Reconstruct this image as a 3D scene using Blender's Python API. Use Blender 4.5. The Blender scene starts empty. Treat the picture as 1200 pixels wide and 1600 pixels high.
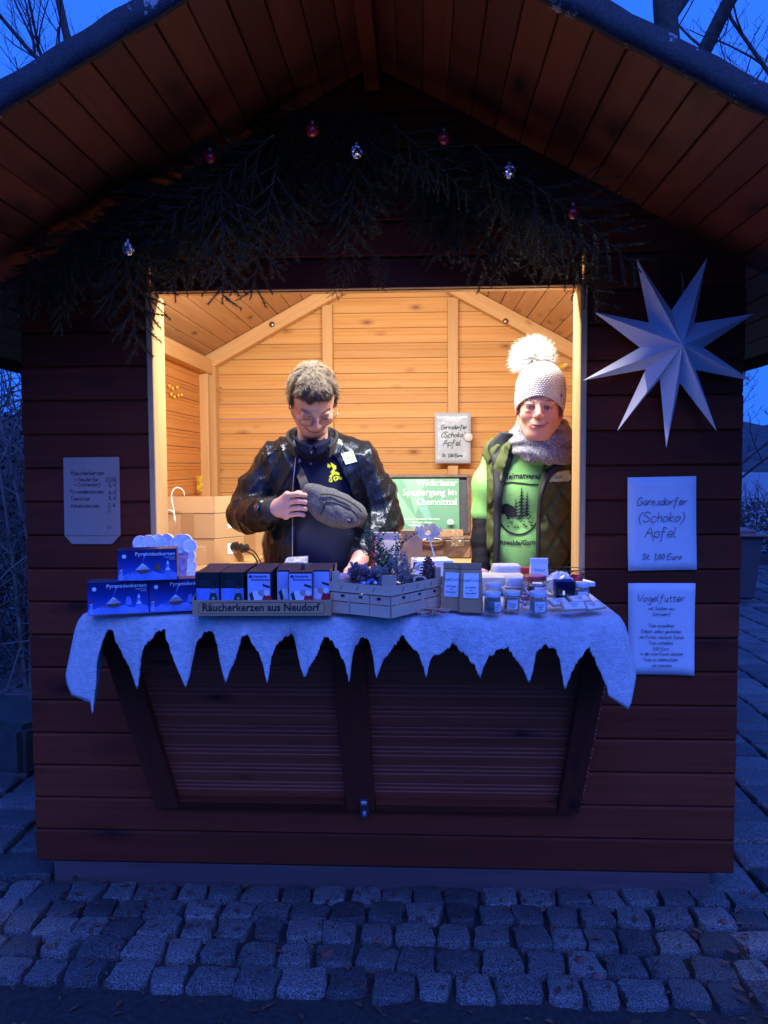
import bpy, bmesh, math, random
import numpy as np
from mathutils import Vector, Matrix, Euler
R = math.radians
rnd = random.Random(7)
sc = bpy.context.scene
C = sc.collection

# ---------------------------------------------------------------- camera, sky, lights, exposure
CAM = Vector((0.155, -2.67, 1.53))
F = 1200.0
CROT = Matrix.Rotation(R(2.7), 3, 'Z') @ Matrix.Rotation(R(90 - 3.4), 3, 'X') @ Matrix.Rotation(R(-0.3), 3, 'Z')
cd = bpy.data.cameras.new('camera'); cam = bpy.data.objects.new('camera', cd); C.objects.link(cam)
cam.matrix_world = Matrix.Translation(CAM) @ CROT.to_4x4()
cd.sensor_fit = 'HORIZONTAL'; cd.sensor_width = 36; cd.lens = 36 * F / 1200; cd.clip_end = 3000; cd.clip_start = 0.05
sc.camera = cam

w = bpy.data.worlds.new('World'); sc.world = w; w.use_nodes = True
wn, wl = w.node_tree.nodes, w.node_tree.links
wn.clear()
sky = wn.new('ShaderNodeTexSky'); sky.sky_type = 'NISHITA'; sky.sun_disc = False
sky.sun_elevation = R(2.0); sky.sun_rotation = R(180); sky.altitude = 300
hs = wn.new('ShaderNodeMix'); hs.data_type = 'RGBA'; hs.blend_type = 'MULTIPLY'; hs.inputs[0].default_value = 1
SKYTINT = (0.035, 0.085, 0.62, 1)
hs.inputs[7].default_value = SKYTINT
mixc = wn.new('ShaderNodeMix'); mixc.data_type = 'RGBA'; mixc.inputs[0].default_value = 0.8
mixc.inputs[7].default_value = (0.40, 2.5, 16.0, 1)
bg = wn.new('ShaderNodeBackground'); bg.inputs[1].default_value = 0.1
wo = wn.new('ShaderNodeOutputWorld')
wl.new(sky.outputs[0], hs.inputs[6]); wl.new(hs.outputs[2], mixc.inputs[6]); wl.new(mixc.outputs[2], bg.inputs[0]); wl.new(bg.outputs[0], wo.inputs[0])

sl = bpy.data.lights.new('sun', 'SUN'); sl.energy = 2.9; sl.angle = R(50); sl.color = (0.13, 0.21, 1.0)
so = bpy.data.objects.new('sun', sl); C.objects.link(so)
so.rotation_euler = (R(44), 0, R(14)); so.location = (0, -20, 20)

sc.view_settings.view_transform = 'Standard'; sc.view_settings.look = 'None'
sc.view_settings.exposure = 0; sc.view_settings.gamma = 1
sc.render.engine = 'CYCLES'; sc.cycles.max_bounces = 8; sc.cycles.diffuse_bounces = 4
sc.cycles.caustics_reflective = False; sc.cycles.caustics_refractive = False
sc.cycles.use_denoising = True

# ---------------------------------------------------------------- helpers
def ray(px, py):
    return CROT @ Vector(((px - 600) / F, (800 - py) / F, -1))
def at(px, py, Y):
    d = ray(px, py); return CAM + d * ((Y - CAM.y) / d.y)
def atz(px, py, Z):
    d = ray(px, py); return CAM + d * ((Z - CAM.z) / d.z)

class MB:
    def __init__(s): s.v = []; s.f = []; s.m = []
    def add(s, vs, fs, mi=0):
        o = len(s.v); s.v += [tuple(v) for v in vs]; s.f += [tuple(i + o for i in f) for f in fs]; s.m += [mi] * len(fs); return s
    def box(s, c, d, rot=None, mi=0):
        vs = [Vector((x * d[0] / 2, y * d[1] / 2, z * d[2] / 2)) for x in (-1, 1) for y in (-1, 1) for z in (-1, 1)]
        if rot: vs = [rot @ v for v in vs]
        vs = [v + Vector(c) for v in vs]
        return s.add(vs, [(0, 1, 3, 2), (4, 6, 7, 5), (0, 4, 5, 1), (2, 3, 7, 6), (0, 2, 6, 4), (1, 5, 7, 3)], mi)
    def prism(s, poly, d, mi=0, close=True):
        # poly: list of 3D points (planar), d: extrusion vector
        n = len(poly); d = Vector(d); vs = [Vector(p) for p in poly] + [Vector(p) + d for p in poly]
        fs = [tuple(range(n))[::-1], tuple(range(n, 2 * n))] + [(i, (i + 1) % n, (i + 1) % n + n, i + n) for i in range(n)]
        return s.add(vs, fs, mi)
    def tube(s, pts, r, n=6, mi=0, caps=True):
        pts = [Vector(p) for p in pts]; k = len(pts)
        rs = r if isinstance(r, (list, tuple)) else [r] * k
        t0 = (pts[1] - pts[0]).normalized(); u = t0.orthogonal().normalized(); vs = []
        for i in range(k):
            t = (pts[min(i + 1, k - 1)] - pts[max(i - 1, 0)]).normalized()
            u = (u - t * u.dot(t))
            u = u.normalized() if u.length > 1e-6 else t.orthogonal().normalized()
            b = t.cross(u)
            for j in range(n):
                a = 2 * math.pi * j / n; vs.append(pts[i] + (u * math.cos(a) + b * math.sin(a)) * rs[i])
        fs = [(i * n + j, i * n + (j + 1) % n, (i + 1) * n + (j + 1) % n, (i + 1) * n + j) for i in range(k - 1) for j in range(n)]
        if caps: fs += [tuple(range(n))[::-1], tuple((k - 1) * n + j for j in range(n))]
        return s.add(vs, fs, mi)
    def lathe(s, prof, n=20, c=(0, 0, 0), mi=0, sx=1, sy=1):
        vs = []; c = Vector(c)
        for (r, z) in prof:
            for j in range(n):
                a = 2 * math.pi * j / n; vs.append(c + Vector((r * math.cos(a) * sx, r * math.sin(a) * sy, z)))
        k = len(prof)
        fs = [(i * n + j, i * n + (j + 1) % n, (i + 1) * n + (j + 1) % n, (i + 1) * n + j) for i in range(k - 1) for j in range(n)]
        if prof[0][0] > 1e-4: fs.append(tuple(range(n))[::-1])
        if prof[-1][0] > 1e-4: fs.append(tuple((k - 1) * n + j for j in range(n)))
        return s.add(vs, fs, mi)
    def ball(s, c, r, n=10, m=7, mi=0):
        r = r if isinstance(r, (tuple, list)) else (r, r, r)
        vs = [Vector(c) + Vector((0, 0, -r[2]))]
        for i in range(1, m):
            p = math.pi * i / m
            for j in range(n):
                a = 2 * math.pi * j / n
                vs.append(Vector(c) + Vector((r[0] * math.sin(p) * math.cos(a), r[1] * math.sin(p) * math.sin(a), -r[2] * math.cos(p))))
        vs.append(Vector(c) + Vector((0, 0, r[2]))); L = len(vs) - 1
        fs = [(0, 1 + (j + 1) % n, 1 + j) for j in range(n)]
        fs += [(1 + i * n + j, 1 + i * n + (j + 1) % n, 1 + (i + 1) * n + (j + 1) % n, 1 + (i + 1) * n + j) for i in range(m - 2) for j in range(n)]
        fs += [(1 + (m - 2) * n + j, 1 + (m - 2) * n + (j + 1) % n, L) for j in range(n)]
        return s.add(vs, fs, mi)
    def mesh(s, name, mats, smooth=False, off=None):
        me = bpy.data.meshes.new(name)
        vs = s.v if off is None else [(a - off[0], b - off[1], c - off[2]) for a, b, c in s.v]
        me.from_pydata(vs, [], s.f)
        mats = mats if isinstance(mats, (list, tuple)) else [mats]
        for m in mats: me.materials.append(m)
        me.polygons.foreach_set('material_index', s.m)
        if smooth is True: me.polygons.foreach_set('use_smooth', [True] * len(s.f))
        me.update()
        if smooth == 'auto':
            me.polygons.foreach_set('use_smooth', [True] * len(s.f)); sharp_edges(me, 40)
        return me
    def build(s, name, mats, parent=None, smooth=False, bevel=0, **tags):
        off = None
        if parent is not None and parent.get('_w'): off = parent['_w']
        me = s.mesh(name, mats, smooth, off)
        if bevel:
            bm = bmesh.new(); bm.from_mesh(me); bmesh.ops.recalc_face_normals(bm, faces=bm.faces)
            bmesh.ops.bevel(bm, geom=[e for e in bm.edges if len(e.link_faces) == 2 and e.calc_face_angle(0) > .5], offset=bevel, segments=2, affect='EDGES', profile=.5)
            bm.to_mesh(me); bm.free()
        return link(name, me, parent, **tags)
def sharp_edges(me, deg):
    bm = bmesh.new(); bm.from_mesh(me)
    for e in bm.edges:
        if len(e.link_faces) == 2 and e.calc_face_angle(0) > R(deg): e.smooth = False
    bm.to_mesh(me); bm.free()
def link(name, me, parent=None, loc=None, rot=None, **tags):
    o = bpy.data.objects.new(name, me); C.objects.link(o)
    if parent is not None: o.parent = parent
    if loc is not None: o.location = loc
    if rot is not None: o.rotation_euler = rot
    tag(o, **tags); return o
def tag(o, label=None, cat=None, group=None, kind=None):
    if label: o['label'] = label
    if cat: o['category'] = cat
    if group: o['group'] = group
    if kind: o['kind'] = kind
    return o
ROOTS = []
def thing(name, loc, label, cat, group=None, rot=0):
    """Empty at the base; rot==0 lets parts be given in world coordinates (build subtracts the base point)."""
    o = bpy.data.objects.new(name, None); C.objects.link(o); o.location = loc; o.empty_display_size = .05
    if rot: o.rotation_euler = (0, 0, rot)
    else: o['_w'] = [float(q) for q in loc]
    ROOTS.append(o)
    return tag(o, label, cat, group)
def copy_thing(root, loc, rotz, label=None, group=None):
    r = root.copy(); C.objects.link(r); r.location = loc; r.rotation_euler = (0, 0, rotz)
    if label: r['label'] = label
    if group: r['group'] = group
    for ch in list(root.children):
        c = ch.copy(); C.objects.link(c); c.parent = r
        for g in ch.children:
            d = g.copy(); C.objects.link(d); d.parent = c
    return r

# ---------------------------------------------------------------- materials
def newmat(name):
    m = bpy.data.materials.new(name); m.use_nodes = True; nt = m.node_tree
    return m, nt, nt.nodes, nt.links, nt.nodes['Principled BSDF']
def mix(N, L, fac, a, b, mode='MIX'):
    n = N.new('ShaderNodeMix'); n.data_type = 'RGBA'; n.blend_type = mode
    for i, v in ((0, fac), (6, a), (7, b)):
        if hasattr(v, 'is_linked') or hasattr(v, 'links'): L.new(v, n.inputs[i])
        elif i == 0: n.inputs[0].default_value = v
        else: n.inputs[i].default_value = (*v[:3], 1)
    return n.outputs[2]
def mth(N, L, op, a, b=None, c=None):
    n = N.new('ShaderNodeMath'); n.operation = op
    for i, v in enumerate((a, b, c)):
        if v is None: continue
        if hasattr(v, 'links'): L.new(v, n.inputs[i])
        else: n.inputs[i].default_value = v
    return n.outputs[0]
def ramp(N, L, fac, stops):
    n = N.new('ShaderNodeValToRGB'); L.new(fac, n.inputs[0]); e = n.color_ramp.elements
    while len(e) < len(stops): e.new(.5)
    for i, (p, c) in enumerate(stops):
        e[i].position = p; e[i].color = (*c, 1) if len(c) == 3 else c
    return n.outputs[0]
def noise(N, L, vec, scale, detail=4, rough=.55, dist=0):
    n = N.new('ShaderNodeTexNoise'); n.inputs['Scale'].default_value = scale; n.inputs['Detail'].default_value = detail
    n.inputs['Roughness'].default_value = rough; n.inputs['Distortion'].default_value = dist
    if vec is not None: L.new(vec, n.inputs['Vector'])
    return n.outputs[0]
def coords(N, L, space='Object', scale=(1, 1, 1), jitter=0):
    t = N.new('ShaderNodeTexCoord'); out = t.outputs[space]
    if jitter:
        oi = N.new('ShaderNodeObjectInfo'); a = N.new('ShaderNodeVectorMath'); a.operation = 'ADD'
        mm = N.new('ShaderNodeVectorMath'); mm.operation = 'SCALE'; mm.inputs[0].default_value = (37.1 * jitter, 11.3 * jitter, 23.7 * jitter)
        L.new(oi.outputs['Random'], mm.inputs['Scale']); L.new(out, a.inputs[0]); L.new(mm.outputs[0], a.inputs[1]); out = a.outputs[0]
    m = N.new('ShaderNodeMapping'); m.inputs['Scale'].default_value = scale; L.new(out, m.inputs[0])
    return m.outputs[0]
def bumpn(N, L, B, h, strength=.4, dist=.01):
    b = N.new('ShaderNodeBump'); b.inputs['Strength'].default_value = strength; b.inputs['Distance'].default_value = dist
    L.new(h, b.inputs['Height']); L.new(b.outputs[0], B.inputs['Normal'])
def plain(name, col, rough=.6, var=.15, scale=30, bump=.15, bdist=.002, metal=0, spec=.5, jitter=1, sheen=0, coat=0, trans=0, alpha=1, sss=0):
    m, nt, N, L, B = newmat(name)
    v = coords(N, L, 'Object', jitter=jitter)
    n = noise(N, L, v, scale)
    c1 = tuple(min(1, x * (1 - var)) for x in col); c2 = tuple(min(1, x * (1 + var)) for x in col)
    L.new(ramp(N, L, n, [(.3, c1), (.7, c2)]), B.inputs['Base Color'])
    B.inputs['Roughness'].default_value = rough; B.inputs['Metallic'].default_value = metal
    B.inputs['Specular IOR Level'].default_value = spec
    if sheen: B.inputs['Sheen Weight'].default_value = sheen
    if coat: B.inputs['Coat Weight'].default_value = coat; B.inputs['Coat Roughness'].default_value = .15
    if trans: B.inputs['Transmission Weight'].default_value = trans
    if alpha < 1: B.inputs['Alpha'].default_value = alpha
    if sss: B.inputs['Subsurface Weight'].default_value = sss; B.inputs['Subsurface Radius'].default_value = (.012, .005, .003)
    if bump: bumpn(N, L, B, n, bump, bdist)
    return m
def wood(name, light, dark, knot, axis=0, rough=.55, grain=1.0, knots=1.0, bump=.25, tone=.12, spec=.4, kscale=3.2):
    """axis: the local axis the grain runs along."""
    m, nt, N, L, B = newmat(name)
    s = [22 * grain] * 3; s[axis] = 1.1
    g = noise(N, L, coords(N, L, 'Object', s, 1), 1.6, 6, .6, .4)
    s2 = [150 * grain] * 3; s2[axis] = 3.0
    fine = noise(N, L, coords(N, L, 'Object', s2, 1), 1.0, 3, .6)
    col = ramp(N, L, g, [(.30, dark), (.62, light)])
    col = mix(N, L, .35, col, mix(N, L, fine, dark, light))
    # knots
    ks = [kscale * 2.3] * 3; ks[axis] = kscale
    vo = N.new('ShaderNodeTexVoronoi'); vo.inputs['Randomness'].default_value = 1; vo.inputs['Scale'].default_value = 1
    wob = coords(N, L, 'Object', ks, 1); L.new(wob, vo.inputs['Vector'])
    kf = ramp(N, L, vo.outputs['Distance'], [(.05 * knots, (1, 1, 1)), (.075 * knots + .001, (.55, .55, .55)), (.20 * knots + .002, (0, 0, 0))])
    col = mix(N, L, kf, col, knot)
    oi = N.new('ShaderNodeObjectInfo')
    t = ramp(N, L, oi.outputs['Random'], [(0, (1 - tone,) * 3), (1, (1 + tone * .6,) * 3)])
    col = mix(N, L, 1.0, col, t, 'MULTIPLY')
    L.new(col, B.inputs['Base Color']); B.inputs['Roughness'].default_value = rough; B.inputs['Specular IOR Level'].default_value = spec
    h = mth(N, L, 'ADD', mth(N, L, 'MULTIPLY', fine, .5), g)
    bumpn(N, L, B, h, bump, .003)
    return m

PINE = dict(light=(.74, .43, .15), dark=(.60, .29, .08), knot=(.30, .11, .035), knots=.95, kscale=3.1)
pine_x = wood('pine_boards_x', axis=0, **PINE)
pine_y = wood('pine_boards_y', axis=1, light=(.62, .36, .17), dark=(.46, .24, .10), knot=(.18, .07, .03))
pine_warm = wood('pine_side_boards', axis=1, light=(.62, .27, .075), dark=(.48, .19, .05), knot=(.2, .07, .02))
TIM = dict(light=(.72, .45, .20), dark=(.58, .33, .13), knot=(.3, .13, .05), knots=.6)
tim_x = wood('timber_x', axis=0, **TIM); tim_y = wood('timber_y', axis=1, **TIM); tim_z = wood('timber_z', axis=2, **TIM)
RED = dict(light=(.20, .036, .014), dark=(.125, .023, .010), knot=(.05, .012, .008), rough=.7, bump=.5, tone=.35, spec=.15, kscale=2.2, knots=1.3)
red_x = wood('red_stain_x', axis=0, **RED); red_y = wood('red_stain_y', axis=1, **RED)
red_z = wood('red_stain_z', axis=2, light=(.21, .038, .016), dark=(.14, .025, .011), knot=(.04, .012, .01), rough=.65, bump=.3, tone=.15, spec=.35)
shutter_m = wood('shutter_red', axis=0, light=(.50, .10, .045), dark=(.33, .06, .027), knot=(.05, .012, .01), rough=.55, bump=.35, tone=.12, kscale=3)
sof_y = wood('soffit_stain', axis=1, light=(.20, .046, .020), dark=(.13, .028, .012), knot=(.03, .010, .005), rough=.55, tone=.3, bump=.4, knots=1.5, kscale=2.4)
sill_m = wood('grey_skid', axis=0, light=(.11, .07, .065), dark=(.07, .045, .042), knot=(.03, .02, .02), rough=.8, tone=.05)
# ================================================================ ground
def granite(name, a, b, sc_=60, spk=.27):
    m, nt, N, L, B = newmat(name)
    v = coords(N, L, 'Object', jitter=1)
    n = noise(N, L, v, 9, 4); sp = noise(N, L, v, sc_ * 4, 3, .7); big = noise(N, L, v, 3, 2)
    col = mix(N, L, ramp(N, L, n, [(.35, (0, 0, 0)), (.7, (1, 1, 1))]), a, b)
    col = mix(N, L, ramp(N, L, sp, [(.44, (0, 0, 0)), (.60, (1, 1, 1))]), mix(N, L, .62, col, (.008, .008, .008)), mix(N, L, spk, col, (.62, .62, .6)))
    oi = N.new('ShaderNodeObjectInfo')
    col = mix(N, L, 1, col, ramp(N, L, oi.outputs['Random'], [(0, (.45,) * 3), (.4, (.9,) * 3), (1, (1.5, 1.48, 1.42))]), 'MULTIPLY')
    L.new(col, B.inputs['Base Color']); B.inputs['Roughness'].default_value = .62
    h = mth(N, L, 'ADD', mth(N, L, 'MULTIPLY', sp, .35), n)
    bumpn(N, L, B, h, .9, .010)
    return m
gran = granite('granite_setts', (.018, .018, .020), (.055, .055, .053))
paver_m = granite('old_pavers', (.04, .04, .042), (.085, .085, .083), 40, .10)
dirt = plain('joint_dirt', (.022, .020, .017), .95, .5, 60, .8, .01, jitter=0)
dirt2 = None
def far_ground():
    m, nt, N, L, B = newmat('dark_ground')
    v = coords(N, L, 'Object')
    n = noise(N, L, v, 60, 5, .7); n2 = noise(N, L, v, 4, 3)
    col = mix(N, L, ramp(N, L, n, [(.4, (0, 0, 0)), (.65, (1, 1, 1))]), (.016, .015, .014), (.05, .05, .048))
    col = mix(N, L, ramp(N, L, n2, [(.4, (0, 0, 0)), (.7, (1, 1, 1))]), col, (.022, .026, .014))
    L.new(col, B.inputs['Base Color']); B.inputs['Roughness'].default_value = .9; bumpn(N, L, B, n, .7, .012); return m
g_m = far_ground()
gb = MB(); gb.add([(-600, -600, 0), (600, -600, 0), (600, 900, 0), (-600, 900, 0)], [(0, 1, 2, 3)])
ground = gb.build('ground', g_m, kind='structure')
# bedding under the stones, slightly above
bd = MB(); bd.add([(-7, -.70, .004), (7, -.70, .004), (7, 9.2, .004), (-7, 9.2, .004)], [(0, 1, 2, 3)])
bed = bd.build('pavement', dirt, kind='structure')

def stone_mesh(name, lx, ly, hz, mat, seed, n_side=3, round_=.16, wob=.06, dome=.2):
    r = random.Random(seed); mb = MB()
    cor = [(-1, -1), (1, -1), (1, 1), (-1, 1)]
    cj = [(c[0] * (1 + r.uniform(-wob, wob) * 1.6), c[1] * (1 + r.uniform(-wob, wob) * 1.6)) for c in cor]
    per = []
    for i in range(4):
        a, b = cj[i], cj[(i + 1) % 4]
        for k in range(n_side):
            t = (k + .5) / n_side; t = round_ + (1 - 2 * round_) * (k / (n_side - 1))
            x, y = a[0] + (b[0] - a[0]) * t, a[1] + (b[1] - a[1]) * t
            per.append((x * (1 + r.uniform(-wob, wob) * .5), y * (1 + r.uniform(-wob, wob) * .5)))
    n = len(per); vs = []
    for sc_, z in ((1.0, -hz * .6), (1.0, hz * (.66)), (.945, hz * .93), (.74, hz * 1.0)):
        for (x, y) in per:
            vs.append((x * sc_ * lx / 2, y * sc_ * ly / 2, z + (r.uniform(-.10, .10) * hz if sc_ < 1 else 0)))
    vs.append((0, 0, hz * (1 + dome * .3)))
    fs = [(i * n + j, i * n + (j + 1) % n, (i + 1) * n + (j + 1) % n, (i + 1) * n + j) for i in range(3) for j in range(n)]
    fs += [(3 * n + j, 3 * n + (j + 1) % n, 4 * n) for j in range(n)]
    mb.add(vs, fs); me = mb.mesh(name, mat, 'auto'); return me
SET = [stone_mesh('sett', .118, .106, .026, gran, 50 + i, 4, .12, .12, .14) for i in range(14)]
row_y = [-.052, -.167, -.284, -.398, -.505, -.612]
k = 0
for ri, y0 in enumerate(row_y[:5] + [row_y[5]]):
    if ri == 5: continue
    x = -1.95 + rnd.uniform(0, .1)
    while x < 2.0:
        wd = rnd.uniform(.104, .142)
        dp = rnd.uniform(.93, 1.05)
        o = link('sett', SET[k % 14], bed, (x + wd / 2, y0 + rnd.uniform(-.008, .008) + .018 * math.sin(x * 1.3 + ri), rnd.uniform(.001, .009)),
                 (rnd.uniform(-.045, .045), rnd.uniform(-.045, .045), rnd.uniform(-.09, .09) + (math.pi if rnd.random() < .5 else 0)))
        o.scale = ((wd - .014) / .118, dp * .97, 1); x += wd; k += 1
# rectangular pavers around and behind the hut, rows running away from the viewer
PV = [stone_mesh('paver', .262, .168, .028, paver_m, 90 + i, 3, .05, .03) for i in range(8)]
near, rest = [], []
x = -6.9; cols = []
while x < 6.9: cols.append(x); x += .285
for ci, x in enumerate(cols):
    y = .085 + (ci % 2) * .0
    off = rnd.uniform(0, .02)
    while y < 9.0:
        if -1.42 < x < 1.06 and y < 2.5: y += .185; continue
        near.append((x + .14, y + off, ci)); y += .185
def seen(p):
    q = CROT.transposed() @ (Vector((p[0], p[1], 0)) - CAM); u = 600 + F * q.x / -q.z; v = 800 - F * q.y / -q.z
    beyond = (u < 60 or u > 1110)
    return beyond and -60 < u < 1260 and v < 1640, -q.z
vis = sorted([p for p in near if seen(p)[0]], key=lambda p: seen(p)[1])
ind = set(vis[:290])
mbr = MB(); base = PV[0]
bv = [tuple(v.co) for v in base.vertices]; bf = [tuple(p.vertices) for p in base.polygons]
for p in near:
    if p in ind:
        o = link('paver', PV[rnd.randrange(8)], bed, (p[0], p[1], rnd.uniform(0, .006)), (rnd.uniform(-.02, .02), rnd.uniform(-.02, .02), rnd.uniform(-.02, .02)))
    elif abs(p[0]) < 5:
        a = rnd.uniform(-.02, .02)
        mbr.add([(p[0] + v[0] - a * v[1], p[1] + v[1] + a * v[0], v[2]) for v in bv], bf)
mbr.build('paver_field', paver_m, bed, smooth=True, kind='stuff')
# leaf litter and straw in the joints
leaf_m = plain('dead_leaves', (.10, .045, .025), .8, .5, 20)
lf = MB()
for i in range(420):
    x, y = rnd.uniform(-1.9, 2), rnd.uniform(-.95, -.0)
    s = rnd.uniform(.006, .022); a = rnd.uniform(0, 6.28); z = .036 if y > -.58 else .008
    ca, sa = math.cos(a) * s, math.sin(a) * s
    lf.add([(x - ca, y - sa, z), (x + sa * .5, y - ca * .5, z + rnd.uniform(0, .008)), (x + ca, y + sa, z + .002), (x - sa * .5, y + ca * .5, z + rnd.uniform(0, .008))], [(0, 1, 2, 3)])
lf.build('fallen_leaves', leaf_m, label='small brown leaf scraps scattered over the cobbles', cat='leaf litter', kind='stuff')
big = [(510, 1490, .05), (1040, 1385, .03), (1130, 1440, .03), (905, 1500, .035), (590, 1470, .03), (930, 1525, .025)]
lbl = ['large reddish leaf flat on a cobble in the left half of the paving', 'red leaf in the cobble row touching the hut, right half', 'rusty leaf between cobbles near the right end', 'pale curled leaf in the middle right cobbles', 'small leaf beside the large reddish leaf', 'small leaf at the front edge of the cobbles']
lm2 = plain('red_leaf', (.15, .05, .04), .75, .3, 15)
for (px, py, s), lb in zip(big, lbl):
    p = atz(px, py, .036); l = MB(); pts = []
    for j in range(10):
        a = j * .628; rr = s * (1 if j % 2 else .62); pts.append((p.x + rr * .6 * math.cos(a), p.y + rr * .6 * math.sin(a), .038 + .004 * math.sin(a * 2)))
    pts.append((p.x, p.y, .042)); l.add(pts, [(j, (j + 1) % 10, 10) for j in range(10)])
    l.build('leaf', lm2, label=lb, cat='leaf', group='single leaves on the cobbles')
# dry grass tufts in the joints
gt = MB(); gm = plain('dry_grass', (.07, .075, .03), .8, .4, 10)
for i in range(260):
    x, y = rnd.uniform(-1.9, 2), rnd.choice([-.11, -.225, -.342, -.452, -.56]) + rnd.uniform(-.015, .015)
    for j in range(3):
        a = rnd.uniform(0, 6.28); h = rnd.uniform(.01, .04); q = rnd.uniform(.01, .035)
        gt.add([(x, y, .01), (x + .002, y + .001, .01), (x + math.cos(a) * q, y + math.sin(a) * q, .015 + h)], [(0, 1, 2)])
gt.build('grass_tufts', gm, label='thin dry grass blades in the joints between the cobbles', cat='grass', kind='stuff')

# ================================================================ the hut
HX = 1.25; SLOPE = .54; AP = 2.88; YF = -.81; YB = 2.27; CB = math.cos(math.atan(SLOPE)); SB = math.sin(math.atan(SLOPE))
def soff(x): return AP - SLOPE * abs(x)          # underside of the roof boards
hut = thing('market_hut', (0, 0, 0), 'dark red wooden market stall hut with a wide gable roof and a lit serving opening', 'market hut')
OL = at(241, 700, 0).x; OR_ = at(907, 700, 0).x; OT = at(560, 452, 0).z; OB = 1.085
PW = .1195; Z0 = .095
def plank_prof(mb, L, h=PW, t=.028, mi_front=0, mi_back=0):
    # tongue and groove plank, chamfered lower edge, centred on x, front face at y=0 facing -y, thickness to +y
    pr = [(0.0, .006), (.0, h - .010), (.006, h - .003), (.011, h - .002), (.011, h), (t, h), (t, 0), (.009, 0), (.005, .001)]
    n = len(pr); vs = [(-L / 2, y, z) for y, z in pr] + [(L / 2, y, z) for y, z in pr]
    fs = [tuple(range(n)), tuple(range(n, 2 * n))[::-1]] + [(i, i + n, (i + 1) % n + n, (i + 1) % n) for i in range(n)]
    mb.add(vs, fs)
    for q, (a, b) in enumerate([(pr[i][0], pr[(i + 1) % n][0]) for i in range(n)]):
        if a >= t - 1e-6 and b >= t - 1e-6: mb.m[-n + q] = mi_back
_pl = {}
def plank(x0, x1, z, mats=(None,), name='wall_plank', h=PW, parent=hut, y=0, key=''):
    L = round(x1 - x0, 3); kk = (L, h, key)
    if kk not in _pl:
        mb = MB(); plank_prof(mb, L, h, mi_back=1); _pl[kk] = mb.mesh(name, [red_x, pine_x])
    return link(name, _pl[kk], parent, ((x0 + x1) / 2, y, z))
z = Z0; i = 0
while z < AP - .03:
    top = z + PW
    half = min(HX, (AP - top + .0) / SLOPE)
    jl = rnd.uniform(-.0015, .0015)
    if z > soff(HX) - PW and z >= OT - .004:
        hb = min(HX, (AP + .012 - z) / SLOPE); ht = max(.01, min(HX, (AP + .012 - top) / SLOPE))
        mb = MB(); plank_prof(mb, 2, PW, mi_back=1)
        mb.v = [((hb + (ht - hb) * min(1, q[2] / PW)) * (1 if q[0] > 0 else -1), q[1], q[2]) for q in mb.v]
        link('wall_plank', mb.mesh('wall_plank', [red_x, pine_x]), hut, (0, jl, z))
    elif top <= OB + .06 and top <= OB + .005 or z >= OT - .004:
        if half > .1: plank(-half, half, z, y=jl)
    else:
        plank(-HX + rnd.uniform(-.004, .004), OL - .012, z, y=jl); plank(OR_ + .012, HX + rnd.uniform(-.004, .004), z, y=jl)
    z += PW; i += 1
    if z < OB < z + PW:
        # shortened plank below the sill across the opening
        plank(OL, OR_, z - .0, h=round(OB - z, 3), key='s')
    if z < OT < z + PW and z + PW - OT > .012:
        plank(OL, OR_, OT, h=round(z + PW - OT, 3), key='t')
# corner trims, skid beam
b = MB(); b.box((at(586, 1370, -.0).x, .05, .0475), (2.36, .09, .087)); b.build('base_beam', sill_m, hut, bevel=.003)
for s in (-1, 1):
    c = MB(); c.box((s * (HX - .016), .06, 1.06), (.03, .06, 1.94)); c.build('corner_post', red_z, hut)
# side and back walls: boards stained outside, natural inside, ribbed profile
def rib_prof(mb, L, h=.094, t=.022, axis=0, flip=1, dd_=.006):
    # one wide flat face and two narrow ribs separated by grooves, ribbed face towards -y
    d = dd_
    pr = [(d, 0), (0, .003), (0, h * .50), (d, h * .53), (d, h * .57), (0, h * .60), (0, h * .73), (d, h * .76), (d, h * .80), (0, h * .83), (0, h - .004), (d, h - .001), (t, h - .001), (t, 0)]
    n = len(pr); vs = [(-L / 2, y, z) for y, z in pr] + [(L / 2, y, z) for y, z in pr]
    fs = [tuple(range(n)), tuple(range(n, 2 * n))[::-1]] + [(i, i + n, (i + 1) % n + n, (i + 1) % n) for i in range(n)]
    mb.add(vs, fs)
    mb.m[-2] = 1
    return mb
z = .13
while z < AP - .02:
    if z < AP:
        mb = rib_prof(MB(), 2, dd_=.0028)
        hb = min(HX - .02, (AP + .012 - z) / SLOPE); ht = max(.01, min(HX - .02, (AP + .012 - z - .094) / SLOPE))
        mb.v = [((hb + (ht - hb) * min(1, q[2] / .094)) * (1 if q[0] > 0 else -1), q[1], q[2]) for q in mb.v]
        me = mb.mesh('back_board', [pine_x, red_x]); link('back_board', me, hut, (0, YB, z))
    z += .095
side_me = rib_prof(MB(), YB - .03, dd_=.003).mesh('side_board', [pine_warm, red_x])
# grain must run along local x for these: own material
pine_warm_x = wood('pine_side_boards_x', axis=0, light=(.70, .31, .09), dark=(.52, .21, .055), knot=(.2, .07, .02))
side_me.materials.clear(); side_me.materials.append(pine_warm_x); side_me.materials.append(red_x)
z = .13
while z < soff(HX) - .09:
    link('side_board', side_me, hut, (-HX + .034, (YB + .03) / 2, z), (0, 0, R(90)))
    link('side_board', side_me, hut, (HX - .034, (YB + .03) / 2, z), (0, 0, R(-90)))
    z += .095
# floor inside
fl = MB(); fl.box((0, 1.15, .10), (2.42, 2.2, .03)); fl.build('hut_floor', tim_x, hut)
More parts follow.
